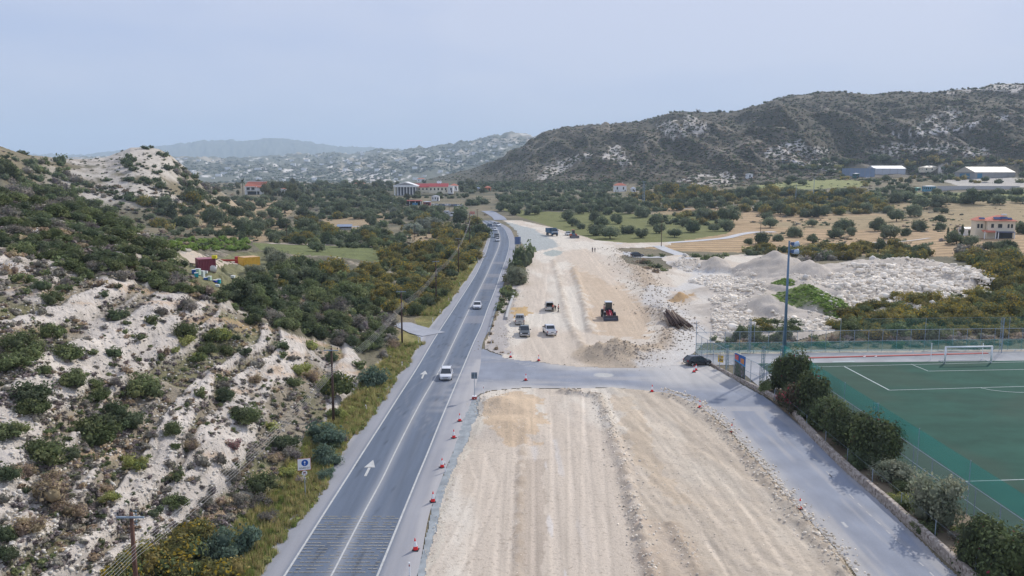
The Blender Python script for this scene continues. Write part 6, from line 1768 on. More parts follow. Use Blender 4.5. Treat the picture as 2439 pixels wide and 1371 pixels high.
person(1330, 743, -1.4, M_VESTP, 'worker in pinkish red jacket standing right of the open car')
person(1411, 600, .5, M_SHIRT, 'taller dark clothed person of the distant pair on the earthworks', s=1.12)
person(1417, 600, -.4, M_SHIRT, 'shorter dark clothed person of the distant pair on the earthworks')

# ---------------- cones
def make_cone():
    root = empty('traffic_cone', (0, 0, 0))
    b = MB(); b.box((0, 0, .035), (.52, .52, .07), tx=.94, ty=.94); b.obj('base', M_BLACK, root, bevel=.02)
    c = MB(); c.lathe([(.20, .07), (.155, .34)], n=18); c.lathe([(.075, .76), (.03, .99), (0, 1.0)], n=18); c.obj('body', M_CONE, root, sm=True)
    s = MB(); s.lathe([(.158, .34), (.078, .76)], n=18); s.obj('sleeve', M_SLEEVE, root, sm=True)
    return root
CONES = [(1095, 1003, 'second red and white cone from the sign with red white base, at the gravel edge'), (1081, 1043, 'cone on the gravel edge beyond the white roadside marker'),
         (1053, 1113, 'red and white cone right beside the white roadside marker'), (1031, 1195, 'cone on the gravel edge level with the painted arrow'), (990, 1310, 'cone nearest the camera, at the gravel edge beside the rumble bars'),
         (1216, 851, 'cone at the near left corner of the upper earthworks'), (1283, 859, 'cone at the lower rim of the upper earthworks left of the big heap'), (1252, 906, 'cone on the junction at the top of the near earthworks'),
         (1553, 933, 'cone at the top right curve of the near earthworks'), (1667, 971, 'cone beside the dark streak on the side road'), (1742, 1029, 'cone at the right rim of the earthworks, third from the junction'),
         (1905, 1212, 'cone on the side road alone beside the stony rim lower right'), (1653, 886, 'left one of two cones beside the black hatchback'), (1657.5, 882, 'right one of two cones beside the black hatchback')]
c0 = make_cone()
for i, (px, py, lab) in enumerate(CONES):
    c = c0 if i == 0 else copy_tree(c0)
    p = es(px, py); c.location = p; c.rotation_euler = (R(prng.uniform(-3, 3)), R(prng.uniform(-3, 3)), prng.uniform(0, 1.5))
    tag(c, lab, 'traffic cone', 'red and white traffic cones')

# ---------------- roadside marker posts
def make_marker():
    root = empty('marker_post', (0, 0, 0))
    b = MB(); b.prism([(-.06, -.04), (.06, -.04), (.06, .03), (0, .06), (-.06, .03)], 'z', -.1, 1.05); b.obj('post', M_SLEEVE, root, bevel=.008)
    k = MB(); k.box((0, -.042, .82), (.08, .012, .16)); k.obj('reflector', M_TAIL, root)
    return root
mk0 = make_marker()
MARK = [(1061, 1124, 'white marker post on the right road edge beside a cone'), (976, 1371, 'white marker post at the bottom edge right of the rumble bars'), (875, 983, 'white leaning marker post by the left verge nearest us'),
        (958, 877, 'white marker post on the left verge below the side lane'), (997, 818, 'white marker post at the near corner of the side lane'), (1031, 769, 'white marker post at the far corner of the side lane'),
        (1048, 748, 'white marker post second beyond the side lane'), (1069, 720, 'white marker post third beyond the side lane'), (1096, 681, 'white marker post on the left verge level with the cars bend belt'),
        (1001, 750, 'short white marker set back among the grass by the side lane'), (1170, 821, 'white marker post on the grass bank before the junction'), (1195, 712, 'white marker post on the bank below the roadside trees'),
        (1152, 937, 'thin white marker post behind the sign with red white base'), (1138, 620, 'white marker post at the left road edge below the bend')]
for i, (px, py, lab) in enumerate(MARK):
    c = mk0 if i == 0 else copy_tree(mk0)
    p = gp(px, py) if px < 1100 and py < 1000 else at(px, py); c.location = p
    c.rotation_euler = (0, R(prng.uniform(-4, 4)) - (.12 if px == 875 else 0), 0)
    tag(c, lab, 'marker post', 'white roadside marker posts')

# ---------------- utility poles and wires
ATT = [7.3, 7.08, 6.86, 6.64, 6.42]
def utility_pole(x, y, h, mat, label, arm=True, name='utility_pole', low=True, s=1.0):
    z = float(terr(x, y))
    root = empty(name, (x, y, z))
    m = MB(); m.tube((0, 0, -.6), (0, 0, h), .17 * s, .115 * s, n=12); m.obj('pole', mat, root, sm=True)
    if arm:
        m = MB(); m.box((0, -.16, h - .22), (1.7, .09, .10)); m.obj('crossarm', M_STEEL, root)
        for xx in (-.75, 0, .75):
            m = MB(); b_ = h - .17 if xx else h
            m.tube((xx, -.16 if xx else 0, b_), (xx, -.16 if xx else 0, b_ + .12), .015, n=5); m.lathe([(0, .12), (.05, .12), (.075, .18), (.05, .22), (.06, .27), (0, .31)], n=10, c=(xx, -.16 if xx else 0, b_)); m.obj('insulator', M_DARK, root)
    if low:
        for a in ATT:
            m = MB(); m.tube((.10, 0, a), (.30, 0, a), .02, n=5); m.lathe([(0, -.06), (.045, -.05), (.03, 0), (.045, .05), (0, .06)], n=8, c=(.30, 0, a)); m.obj('bracket', M_STEEL, root)
    tag(root, label, 'utility pole', 'wooden poles of the road power line')
    return root
POLES = [(-24.6, 4, 9, 'p'), None]
pa = at_depth(313, 1230, 47.0); pb = gp(795, 1012); pc = gp(958, 822)
line = [(-25.2, 4.0), (pa.x, pa.y), (pb.x, pb.y), (pc.x, pc.y), (-17.4, 181.0), (-15.9, 236.0), (-17.5, 330.0)]
tops = [9.3, None, None, None, None, None, None]
LAB = ['pole behind', 'nearest reddish wooden utility pole at the bottom left', 'wooden utility pole rising from the slope foot behind the arrow sign', 'wooden utility pole on the verge corner by the side lane',
       'utility pole in the bushes beyond the side lane', 'utility pole among the yellow flecked belt below the bend', 'small far utility pole at the inside of the bend']
top_px = [None, 1221, 829, 691, 620, 566, 508]
zs = []
for i, (x, y) in enumerate(line):
    z = float(terr(x, y))
    h = 9.2 if top_px[i] is None else float(zpy(top_px[i], y)) - z
    zs.append(z)
    if i: utility_pole(x, y, h, M_WOODR if i == 1 else M_WOOD, LAB[i])
    zs[-1] = z + (h - 9.2)
for w_i, a in enumerate(ATT):
    m = MB(); pts = []
    for i in range(len(line) - 1):
        A = Vector((line[i][0] + .30, line[i][1], zs[i] + a)); B = Vector((line[i + 1][0] + .30, line[i + 1][1], zs[i + 1] + a))
        n = 14
        for k in range(n + (i == len(line) - 2)):
            t = k / n; p = A.lerp(B, t); p.z -= (.75 + .05 * w_i) * 4 * t * (1 - t); pts.append(p)
    m.path(pts, .012, n=4)
    o = m.obj('power_cable', P('aluminium_cable', (.24, .24, .25), .6, .2))
    tag(o, ['uppermost', 'second highest', 'middle', 'second lowest', 'lowest'][w_i] + ' of five parallel cables strung between the roadside poles', 'power cable', 'cables of the roadside power line')
FARP = [(683, 573, 533, 'thin dark pole at the edge of the green field left of the road'), (988, 572, 537, 'thin pole on the sandy patch near the bend'), (984, 574, 553, 'short stake beside the thin pole on the sandy patch'),
        (1137, 556, 498, 'dark pole at the inside of the bend'), (1110, 562, 520, 'pole behind the belt just left of the bend'), (1575, 587, 525, 'dark pole standing where the pale lane leaves the earthworks'),
        (1811, 560, 530, 'dark pole beside the pale lane on the right plain'), (1070, 515, 492, 'thin pole near the parked lorries')]
for px, pb_, pt, lab in FARP:
    p = gp(px, pb_); h = max(3.0, (pb_ - pt) / F * p.y)
    m = MB(); m.tube((0, 0, -.3), (0, 0, h), .16, .10, n=8); o = m.obj('pole', M_WOOD); 
    root = empty('utility_pole', p); o.parent = root
    m = MB(); m.box((0, 0, h - .3), (1.6, .1, .1)); m.obj('crossarm', M_WOOD, root)
    tag(root, lab, 'utility pole', 'far wooden poles on the plain')
for px, pb_, pt, lab in [(1531, 490, 432, 'tall double steel mast in the brown belt'), (1895, 478, 440, 'slim left one of two lamp masts on the brown belt'), (1937, 479, 426, 'slim right one of two lamp masts on the brown belt'),
                         (1137, 420, 396, None)][:3]:
    p = gp(px, pb_); h = (pb_ - pt) / F * p.y
    root = empty('mast', p)
    m = MB(); m.tube((-.0, 0, -.3), (0, 0, h), .28, .16, n=8); m.obj('pole', M_STEEL, root)
    if px == 1531:
        m = MB(); m.tube((1.2, 0, -.3), (1.2, 0, h), .28, .16, n=8); m.obj('pole', M_STEEL, root)
        m = MB(); m.box((.6, 0, h - .3), (3.6, .2, .25)); m.obj('crossarm', M_STEEL, root)
    else:
        m = MB(); m.box((0, 0, h - .1), (1.6, .3, .25)); m.obj('lamp_head', M_STEEL, root)
    tag(root, lab, 'mast')
# ---------------- writing helper: flat letters built from a font curve, turned into a mesh
def text_mesh(name, body, size, mat, parent, loc, rot=(PI / 2, 0, 0), ext=.004, align='CENTER'):
    cu = bpy.data.curves.new(name, 'FONT'); cu.body = body; cu.size = size; cu.extrude = ext; cu.align_x = align; cu.align_y = 'CENTER'
    o = bpy.data.objects.new(name, cu); col.objects.link(o)
    dg = bpy.context.evaluated_depsgraph_get(); dg.update()
    me = bpy.data.meshes.new_from_object(o.evaluated_get(dg)); bpy.data.objects.remove(o)
    me.materials.clear(); me.materials.append(mat)
    q = link_mesh(name, me, mat, parent); q.location = loc; q.rotation_euler = rot
    return q
def disc(mb, c, r, y0, y1, n=28):
    mb.prism([(c[0] + r * math.cos(2 * PI * k / n), c[1] + r * math.sin(2 * PI * k / n)) for k in range(n)], 'y', y0, y1); return mb
# blue arrow sign (diversion) with the small round no-right-turn sign below
def arrow_sign():
    p = gp(727.5, 1184)
    root = empty('road_sign', p, .30)
    d = p.y; px_m = F / d
    H = 3.75
    m = MB(); m.tube((0, 0, -.2), (0, 0, H - .2), .035, n=8); m.obj('pole', M_STEEL, root)
    m = MB(); m.box((0, -.05, H - .62), (1.18, .03, 1.14)); m.obj('border', P('red_orange_border', (.45, .10, .04), .6), root, bevel=.0)
    b = MB(); b.box((-.015, -.07, H - .595), (1.12, .02, 1.05)); bo = b.obj('board', M_SLEEVE, root)
    m = MB(); disc(m, (.05, H - .46), .30, -.092, -.082); m.obj('blue_disc', P('sign_blue', (.01, .10, .42), .4, var=.03), root)
    a = MB(); a.prism([(.03, H - .68), (.07, H - .68), (.07, H - .42), (.13, H - .46), (.13, H - .40), (.05, H - .28), (-.03, H - .40), (-.03, H - .46), (.03, H - .42)], 'y', -.10, -.093); a.obj('arrow', M_SLEEVE, root)
    text_mesh('lettering', 'ΛΕΜΕΣΟΣ', .20, M_DARK, root, (0, -.084, H - .95))
    m = MB(); disc(m, (0, H - 1.42), .24, -.075, -.055); m.obj('round_board', M_SLEEVE, root)
    a = MB(); a.prism([(-.10, H - 1.55), (-.05, H - 1.55), (-.05, H - 1.38), (.04, H - 1.38), (.04, H - 1.43), (.14, H - 1.35), (.04, H - 1.27), (.04, H - 1.32), (-.10, H - 1.32)], 'y', -.083, -.076); a.obj('turn_arrow', M_DARK, root)
    m = MB(); m.prism([(.165, H - 1.57), (.135, H - 1.60), (-.165, H - 1.27), (-.135, H - 1.24)], 'y', -.088, -.084) ; m.obj('slash', P('sign_red', (.5, .02, .02), .5), root)
    tag(root, 'square white sign with blue upward arrow above a round turn sign', 'road sign')
arrow_sign()
def back_sign():
    root = empty('road_sign', at(1130, 950), .0)
    m = MB(); m.tube((0, 0, .2), (0, 0, 3.62), .04, n=8); m.obj('pole', M_STEEL, root)
    m = MB(); m.box((0, .04, 3.15), (.78, .03, .84)); m.obj('board', P('sign_back_grey', (.12, .16, .20), .5, .2), root, bevel=.01)
    m = MB(); m.box((0, 0, 2.95), (.78, .03, .04)); m.box((0, 0, 3.4), (.78, .03, .04)); m.obj('bracket', M_STEEL, root)
    m = MB(); m.box((0, 0, .17), (.62, .5, .34)); m.obj('base', P('red_ballast', (.40, .05, .04), .7), root, bevel=.02)
    m = MB(); m.box((0, 0, .38), (.56, .44, .09)); m.obj('base_top', M_SLEEVE, root, bevel=.02)
    tag(root, 'grey back of a square road sign on a red and white block', 'road sign')
back_sign()
root = empty('road_sign', gp(1233, 592), .1)
m = MB(); [m.tube((x, 0, 0), (x, 0, 4.6), .06, n=6) for x in (-.8, .8)]; m.obj('pole', M_STEEL, root)
m = MB(); m.box((0, .05, 3.3), (2.4, .06, 3.0)); m.obj('board', P('sign_back_blue', (.10, .15, .30), .5), root)
tag(root, 'blue grey back of a tall sign beside the bend', 'road sign')
# guard rail on the bank
gr = empty('guard_rail', (0, 0, 0))
pts = [at(1164, 800), at(1172, 770), at(1180, 742), at(1189, 716)]
m = MB()
for i in range(3):
    a, b = pts[i], pts[i + 1]; d = (b - a).normalized(); n_ = Vector((d.y, -d.x, 0))
    for z0, z1 in ((.50, .60), (.66, .76)): m.add([a + Vector((0, 0, z0)) - n_ * .03, b + Vector((0, 0, z0)) - n_ * .03, b + Vector((0, 0, z1)) + n_ * .03, a + Vector((0, 0, z1)) + n_ * .03], [(0, 1, 2, 3)])
    m.add([a + Vector((0, 0, .60)) + n_ * .03, b + Vector((0, 0, .60)) + n_ * .03, b + Vector((0, 0, .66)), a + Vector((0, 0, .66))], [(0, 1, 2, 3)])
m.obj('rail', M_STEEL, gr)
for k in range(14):
    t = k / 13 * 3; i = min(int(t), 2); p = pts[i].lerp(pts[i + 1], t - i); m = MB(); m.box((p.x + .1, p.y, .35), (.08, .12, .8)); m.obj('post', M_STEEL, gr)
tag(gr, 'steel guard rail along the grassy bank right of the road', 'guard rail')
# earth retaining slabs next to the parked pickup: a low pale concrete edge
kb = [at(1206, 762), at(1209, 748), at(1215, 730), at(1221, 712), at(1226, 700)]
m = MB()
for i in range(4):
    a, b = kb[i], kb[i + 1]; d = (b - a); c_ = (a + b) / 2; m.box((c_.x, c_.y, .3), (.5, d.length - .05, .75), rz=-math.atan2(d.x, d.y))
tag(m.obj('kerb_wall', M_CONC, None, bevel=.04), 'low pale concrete edge at the bank beside the silver pickup', 'wall')

# pile of old wooden poles
base = at(1606, 782)
g = random.Random(3)
bz = float(earth_hb(np.array([[base.x]]), np.array([[base.y]]))[0, 0]) + .75
for k in range(20):
    m = MB(); L_ = g.uniform(5.5, 8.5); m.tube((0, -L_ / 2, 0), (0, L_ / 2, 0), g.uniform(.17, .23), g.uniform(.13, .17), n=8)
    lay = 0 if k < 10 else (1 if k < 16 else 2)
    o = m.obj('log', M_WOOD if k % 3 else P('weathered_wood', (.24, .18, .13), .85, var=.3, scale=4), None, sm=True)
    kk = k if lay == 0 else (k - 10 if lay == 1 else k - 16)
    o.location = (base.x - 1.5 + kk * .36 + lay * .45, base.y + g.uniform(-.8, .8), bz + lay * .30); o.rotation_euler = (R(g.uniform(9, 13)), 0, R(g.uniform(-2, 8) + kk * 1.6))
    tag(o, ['dark old timber pole in the bottom layer of the stack on the stony rim', 'dark old timber pole in the middle layer of the stack on the stony rim', 'dark old timber pole lying on top of the stack on the stony rim'][lay], 'log',
        'old timber poles stacked on the stony rim, layer %s' % ['bottom', 'middle', 'top'][lay])

# ---------------- stones: loose rubble of the dump, heaps and windrows
M_ROCK = None
def rock_mat():
    m, nt, b = new_mat('rock')
    a = N(nt, 'ShaderNodeAttribute', attribute_name='Col'); geo = N(nt, 'ShaderNodeNewGeometry')
    n1 = N(nt, 'ShaderNodeTexNoise', Scale=1.6, Detail=6.0); nt.links.new(geo.outputs['Position'], n1.inputs['Vector'])
    mr = N(nt, 'ShaderNodeMapRange'); mr.inputs['To Min'].default_value = .72; mr.inputs['To Max'].default_value = 1.25; nt.links.new(n1.outputs['Fac'], mr.inputs['Value'])
    v = N(nt, 'ShaderNodeVectorMath', operation='SCALE'); nt.links.new(a.outputs['Color'], v.inputs[0]); nt.links.new(mr.outputs['Result'], v.inputs['Scale']); nt.links.new(v.outputs['Vector'], b.inputs['Base Color'])
    b.inputs['Roughness'].default_value = .95
    return m
M_ROCK = rock_mat()
def stones(name, xs, ys, zs_, sizes, colr, label, seed, var=.2, cat=None, SC_=.62):
    g = np.random.default_rng(seed); iv, if_ = ico()
    cache = []
    for k in range(8):
        d = iv * (1 + .35 * g.normal(size=(len(iv), 1)).clip(-1, 1)) * np.array([1, g.uniform(.6, .95), g.uniform(.5, .8)]); d = np.sign(d) * np.abs(d) ** .8; cache.append(d)
    n = len(xs); V = np.empty((n, len(iv), 3)); C = np.empty((n, len(iv), 3))
    for i in range(n):
        a = g.uniform(0, 2 * PI); c_, s_ = math.cos(a), math.sin(a); v = cache[int(g.integers(0, 8))] * sizes[i] * .5 * SC_
        V[i, :, 0] = v[:, 0] * c_ - v[:, 1] * s_ + xs[i]; V[i, :, 1] = v[:, 0] * s_ + v[:, 1] * c_ + ys[i]; V[i, :, 2] = v[:, 2] + zs_[i] + sizes[i] * .12
        C[i] = np.array(colr) * g.uniform(1 - var, 1 + var * .6)
    T = (if_[None] + (np.arange(n) * len(iv))[:, None, None]).reshape(-1, 3)
    o = link_mesh(name, np_mesh(name, V.reshape(-1, 3), T, C.reshape(-1, 3), smooth_=False), M_ROCK)
    tag(o, label, kind='stuff'); return o
gg = np.random.default_rng(5)
def dump_points(poly, n, cond=None):
    xs = [p[0] for p in poly]; ys = [p[1] for p in poly]
    a = gg.uniform(min(xs), max(xs), n); b = gg.uniform(min(ys), max(ys), n); m_ = inpoly(a, b, poly); a, b = a[m_], b[m_]
    y = -CAMZ / slope(b); x = ax(a, b) * y
    for _ in range(3):
        z = earth_hb(x, y); y = (z - CAMZ) / slope(b); x = ax(a, b) * y
    return x, y, earth_hb(x, y)
RUB = [([(1985, 655), (2060, 632), (2140, 618), (2230, 622), (2300, 640), (2372, 660), (2330, 705), (2240, 716), (2100, 722), (2030, 718), (1985, 700), (1960, 675)], 7500, .5, 1.9),
       ([(1600, 628), (1625, 612), (1660, 625), (1672, 640), (1640, 640)], 260, .5, 1.3), ([(1740, 645), (1800, 636), (1820, 645), (1760, 650)], 60, .4, 1.0),
       ([(1640, 670), (1680, 655), (1800, 662), (1830, 680), (1790, 730), (1740, 720), (1700, 690)], 1300, .5, 1.6), ([(1870, 668), (1960, 664), (1990, 672), (1940, 678), (1880, 678)], 220, .4, 1.2),
       ([(1690, 700), (1760, 715), (1800, 770), (1780, 810), (1700, 800), (1695, 750)], 900, .4, 1.3), ([(1840, 752), (1880, 756), (1960, 750), (1980, 760), (1940, 790), (1840, 790)], 500, .4, 1.2),
       ([(1950, 715), (2000, 725), (2010, 745), (1960, 740)], 160, .4, 1.2), ([(1920, 700), (1990, 700), (2000, 730), (1950, 720)], 120, .4, 1.1)]
X, Y, Zs, Sz = [], [], [], []
for poly, n, a, b in RUB:
    x, y, z = dump_points(poly, n * 2)
    X.append(x[:n]); Y.append(y[:n]); Zs.append(z[:n]); Sz.append(np.clip(a * .8 + gg.exponential(.26, len(x[:n])) * b * .85, .3, 2.8))
X, Y, Zs, Sz = map(np.concatenate, (X, Y, Zs, Sz))
stones('rubble', X, Y, Zs, Sz, (.90, .81, .68), 'broken white rock tipped over the dump', 6, .32, SC_=.8)
# the biggest blocks are things
bi = np.argsort(-Sz)[:0]
iv, if_ = ico()
for k, (px, py, s, lab) in enumerate([(1631, 612, 1.9, 'large white boulder on top of the small rock heap by the lane'), (1665, 634, 1.6, 'angular white boulder right of the small rock heap'), (2077, 632, 2.2, 'white boulder on the crest left part of the dump'),
                       (2142, 617, 2.4, 'highest white boulder on the dump crest'), (2196, 621, 2.0, 'white boulder on the crest right of the highest one'), (1918, 661, 1.8, 'white boulder between the heap and the rock dump'),
                       (506, 645, 1.9, 'pale boulder in front of the maroon container')]):
    g = np.random.default_rng(k + 40); v = iv * (1 + .22 * g.normal(size=(len(iv), 1))) * s * .5
    if k < 6:
        p = at(px, py); z = 0
        yy = p.y; xx = p.x; hz_ = float(dump_h(np.array([[xx]]), np.array([[yy]]))[0, 0]); s_ = float(slope(py)); yy = (hz_ - CAMZ) / s_; xx = float(ax(px, py)) * yy; hz_ = float(earth_hb(np.array([[xx]]), np.array([[yy]]))[0, 0])
        p = Vector((xx, yy, hz_))
    else: p = gp(px, py)
    o = link_mesh('boulder', np_mesh('boulder', v, if_, np.tile([.66, .62, .56], (len(v), 1)), smooth_=False), M_ROCK); o.location = p + Vector((0, 0, s * .25)); tag(o, lab, 'boulder', None)
# small stones along windrows, rims and heaps
def along(pts, n, spread, seed, hf, smin, smax):
    g = np.random.default_rng(seed); Pp = np.array(pts); L = np.concatenate([[0], np.cumsum(np.linalg.norm(np.diff(Pp, axis=0), axis=1))])
    s = g.uniform(0, L[-1], n); x = np.interp(s, L, Pp[:, 0]) + g.normal(size=n) * spread; y = np.interp(s, L, Pp[:, 1]) + g.normal(size=n) * spread
    return x, y, hf(x, y), g.uniform(smin, smax, n) ** 2
Xs = []
for i, (pl, n, sp_, a, b) in enumerate([(BERMS[4][0], 900, .65, .22, .66), (BERMS[5][0], 1300, .8, .22, .70), (BERMS[6][0], 260, .5, .2, .45), ([(1142, 1000), (1160, 950), (1240, 925)], 160, .8, .22, .6), (BERMS[7][0], 160, .6, .2, .55),
                                  ([(1560, 1100), (1620, 1200), (1720, 1330)], 300, 2.2, .18, .5), ([(1020, 1340), (1060, 1200), (1100, 1080)], 260, .35, .18, .42), ([(1650, 1020), (1800, 1250)], 260, 2.4, .18, .5), ([(1300, 950), (1330, 1350)], 200, 3.4, .16, .4)]):
    Xs.append(along(wl(pl), n, sp_, 20 + i, earth_h, a, b))
st = [np.concatenate(q) for q in zip(*Xs)]
stones('stones', st[0], st[1], st[2] - .03, st[3], (.80, .71, .58), 'loose stones along the ridges of the near earthworks', 7, .4, SC_=.75)
Xs = []
for i, (pl, n, sp_, a, b) in enumerate([([(1480, 610), (1520, 650), (1560, 700), (1580, 745)], 900, 3.5, .35, .95), ([(1570, 740), (1610, 790), (1590, 830), (1480, 860)], 1100, 2.2, .3, .85), ([(1410, 852), (1480, 858), (1540, 858)], 700, 2.2, .25, .6),
                                  ([(1205, 800), (1230, 700), (1240, 660)], 300, 1.2, .3, .7), ([(1600, 760), (1640, 790)], 200, 2, .3, .9), ([(1170, 830), (1215, 790)], 160, 1.6, .3, .6), ([(1450, 590), (1500, 605)], 160, 4, .4, 1.0)]):
    Xs.append(along(wl(pl), n, sp_, 50 + i, earth_hb, a, b))
st = [np.concatenate(q) for q in zip(*Xs)]
stones('stones', st[0], st[1], st[2] - .03, st[3], (.47, .39, .30), 'loose stones around the rim of the upper earthworks', 8, .3)
# stones on the slope ledges
q = px_scatter([(0, 590), (200, 655), (540, 735), (760, 815), (880, 930), (760, 1120), (600, 1371), (0, 1371)], 6000, ['x'], .12, .62, 1, 91, 1, lambda x, y, z, a, b: xf(y) - x > 6)
stones('stones', [i[1] for i in q], [i[2] for i in q], [i[3] for i in q], [i[4] ** 1.2 for i in q], (.66, .61, .53), 'white stones lying on the rocky slope', 9, .25)
# ================================================================== SPORTS GROUND
M_TURF = ground_mat('artificial_turf', s1=5, s2=.3, amp=.14, bump=.2, bdist=.02, rough=.95, streak=(.25, 1.6, 1))
def rect_sheet(name, x0, x1, y0, y1, z, cfun, mat, step=.6, skew=0.0):
    xs = np.arange(x0, x1 + step, step); ys = np.arange(y0, y1 + step, step); X, Y = np.meshgrid(xs, ys)
    Y2 = Y + (X - x0) * skew * np.clip((Y - y0) / (y1 - y0), 0, 1)
    idx = np.arange(X.size).reshape(X.shape); f = np.stack([idx[:-1, :-1], idx[:-1, 1:], idx[1:, 1:], idx[1:, :-1]], -1).reshape(-1, 4)
    Z = 0 * X + z
    me = np_mesh(name, np.stack([X, Y2, Z], -1).reshape(-1, 3), f, cfun(X, Y2, Z).reshape(-1, 3))
    return tag(link_mesh(name, me, mat), kind='structure')
def turf_c(X, Y, Z):
    n = fbm(X / 5, Y / 2.2, 211, 4); n2 = fbm(X / .8, Y / .8, 212, 3); n3 = fbm(X / 14, Y / 14, 213, 3)
    c = np.array([.028, .085, .062]) * (.78 + .5 * n[..., None]) * (.9 + .2 * n2[..., None]) * np.ones(3)
    k = smooth(n3, .5, .68)[..., None] * .4
    return c * (1 - k) + np.array([.055, .075, .055]) * k
rect_sheet('football_pitch', 38.2, 112, 34, 121.5, .03, turf_c, M_TURF, .5, skew=.045)
rect_sheet('apron', 30.5, 112, 120.5, 131.0, .015, const_c([.36, .365, .37], .3, 3), M_TRACK, .7, skew=.02)
rect_sheet('apron', 34.3, 38.3, 96, 121, .012, const_c([.40, .40, .41], .25, 2), M_TRACK, .5)
grid_sheet('bare_strip', [(1660, 842), (1690, 838), (1820, 836), (2439, 832), (2750, 828), (2750, 833), (2439, 837.5), (1820, 843), (1690, 847)], 0, lambda X, Y: .10 + (fbm(X / .8, Y / .8, 221, 3) - .5) * .3,
           const_c([.58, .50, .40], .5, .8), M_EARTH, .0035, .3)
rect_sheet('planting_bed', 33.6, 38.7, 36, 106, .20, const_c([.22, .175, .12], .9, 1.3), M_TRACK, .5)
def pl(pts, w_=.13):
    out = []
    for a, b in zip(pts[:-1], pts[1:]): out.append([(p[0], p[1]) for p in quad_strip(at(*a), at(*b), w_)])
    return out
arc = [(2336, 924), (2360, 929), (2390, 932.5), (2420, 934.5), (2460, 935)]
flat_poly('pitch_marking', pl([(1937, 874), (2439, 862), (2900, 851)]) + pl([(2011, 873), (2118, 929.5)], .2) + pl([(2118, 929.6), (2439, 920.5), (2723, 912.5), (2598, 858.5)]) + pl([(2170, 867.5), (2211, 884)]) + pl([(2211, 884.1), (2439, 880), (2498, 878.5), (2440, 862.3)]) + pl(arc)
          + pl([(2289, 1147.2), (2439, 1142.5), (3000, 1125)]) + pl([(1983, 862.5), (2035, 861)], .5), .045, plain('pitch_paint', (.44, .52, .51), .8, var=.2))
m = MB()
a, b = at(1915, 853), at(2352, 841.5); d = (b - a); c_ = (a + b) / 2
m.box((c_.x, c_.y, .07), (d.length, .55, .10), rz=math.atan2(d.y, d.x)); tag(m.obj('kerb', plain('red_kerb_paint', (.42, .06, .05), .7, var=.15)), kind='structure')
m = MB()
for px, py in ((1925, 853), (2060, 849.5), (2087, 848.8)):
    p = at(px, py); m.box((p.x, p.y, .10), (.3, 1.2, .03), rz=-.6)
tag(m.obj('kerb_marking', M_SLEEVE), kind='structure')
m = MB()
for a, b in ((at(1819, 880), at(1858, 908)), ):
    pass
M_NETG = net_mat('green_windbreak_net', (.05, .30, .24), .42)
M_NETF = net_mat('thin_green_net', (.06, .28, .23), .22)
M_CHAIN = net_mat('chain_link', (.36, .38, .40), .13)
def fence(pts, h, label, post_d=2.4, net=None, net_h=None, tall=None, rail_mid=True, name='fence', chain=True):
    """pts: world xy; galvanised posts, rails and mesh"""
    root = empty(name, (pts[0][0], pts[0][1], 0)); O = Vector((pts[0][0], pts[0][1], 0))
    P_ = [Vector((p[0], p[1], 0)) - O for p in pts]
    L = [0]
    for i in range(len(P_) - 1): L.append(L[-1] + (P_[i + 1] - P_[i]).length)
    def ptat(s):
        for i in range(len(P_) - 1):
            if s <= L[i + 1] + 1e-6: return P_[i].lerp(P_[i + 1], (s - L[i]) / (L[i + 1] - L[i]))
        return P_[-1]
    n = int(L[-1] / post_d)
    for k in range(n + 1):
        p = ptat(k * L[-1] / n); hh = h
        if tall and k % tall[0] == tall[2]: hh = tall[1]
        m = MB(); m.tube(p + Vector((0, 0, -.2)), p + Vector((0, 0, hh)), .04, n=6); m.obj('post', M_STEEL, root)
    for z in ([h, h * .5] if rail_mid else [h]):
        m = MB(); m.path([p + Vector((0, 0, z)) for p in P_], .032 if rail_mid else .006, n=5); m.obj('rail', M_STEEL, root)
    def panel(nm, z0, z1, mt, off=.03):
        m = MB()
        for i in range(len(P_) - 1):
            a, b = P_[i], P_[i + 1]; d = (b - a).normalized(); nn = Vector((d.y, -d.x, 0)) * off
            m.add([a + nn + Vector((0, 0, z0)), b + nn + Vector((0, 0, z0)), b + nn + Vector((0, 0, z1)), a + nn + Vector((0, 0, z1))], [(0, 1, 2, 3)])
        m.obj(nm, mt, root)
    if chain: panel('mesh', .05, h, M_CHAIN)
    if net: panel('net', *net)
    tag(root, label, 'fence')
    return root
A0 = at(1657, 843.5); A1 = at(2439, 832.5); dA = (A1 - A0).normalized(); A2 = A0 + dA * 92
hr = float(zpy(786, (A0.y + A1.y) / 2))
fence([(A0.x, A0.y), (A2.x, A2.y)], hr, 'high wire fence with green net behind the goal end of the pitch', 2.4, net=(.1, hr * .5, M_NETG, .06), tall=(6, hr + 1.9, 4))
fr = empty('net_screen', (A0 + dA * 28).to_tuple())
m = MB(); e_ = dA * 64; m.add([(0, .1, hr), (e_.x, e_.y + .1, hr), (e_.x, e_.y + .1, hr + 1.9), (0, .1, hr + 1.9)], [(0, 1, 2, 3)]); m.obj('net', net_mat('faint_net', (.06, .26, .22), .16), fr)
m = MB(); m.tube((0, .1, hr + 1.9), (e_.x, e_.y + .1, hr + 1.9), .012, n=4); m.obj('wire', M_STEEL, fr); tag(fr, 'faint green ball net strung above the rear fence', 'net')
LF = [at(1657, 844.5), at(1686, 862), at(1742, 894), at(1808, 927)]
fence([(p.x, p.y) for p in LF], 3.5, 'tall bare wire fence with yellow sign and banner by the side road', 2.2)
m = MB(); m.tube((0, 0, 0), (0, 0, 5.6), .05, n=6); o = m.obj('post', M_STEEL); root = empty('corner_post', LF[0]); o.parent = root
m = MB(); m.tube((0, 0, 5.0), (1.8, .3, 3.5), .03, n=5); m.obj('brace', M_STEEL, root); tag(root, 'tallest corner post of the wire fence next to the black hatchback', 'fence post')
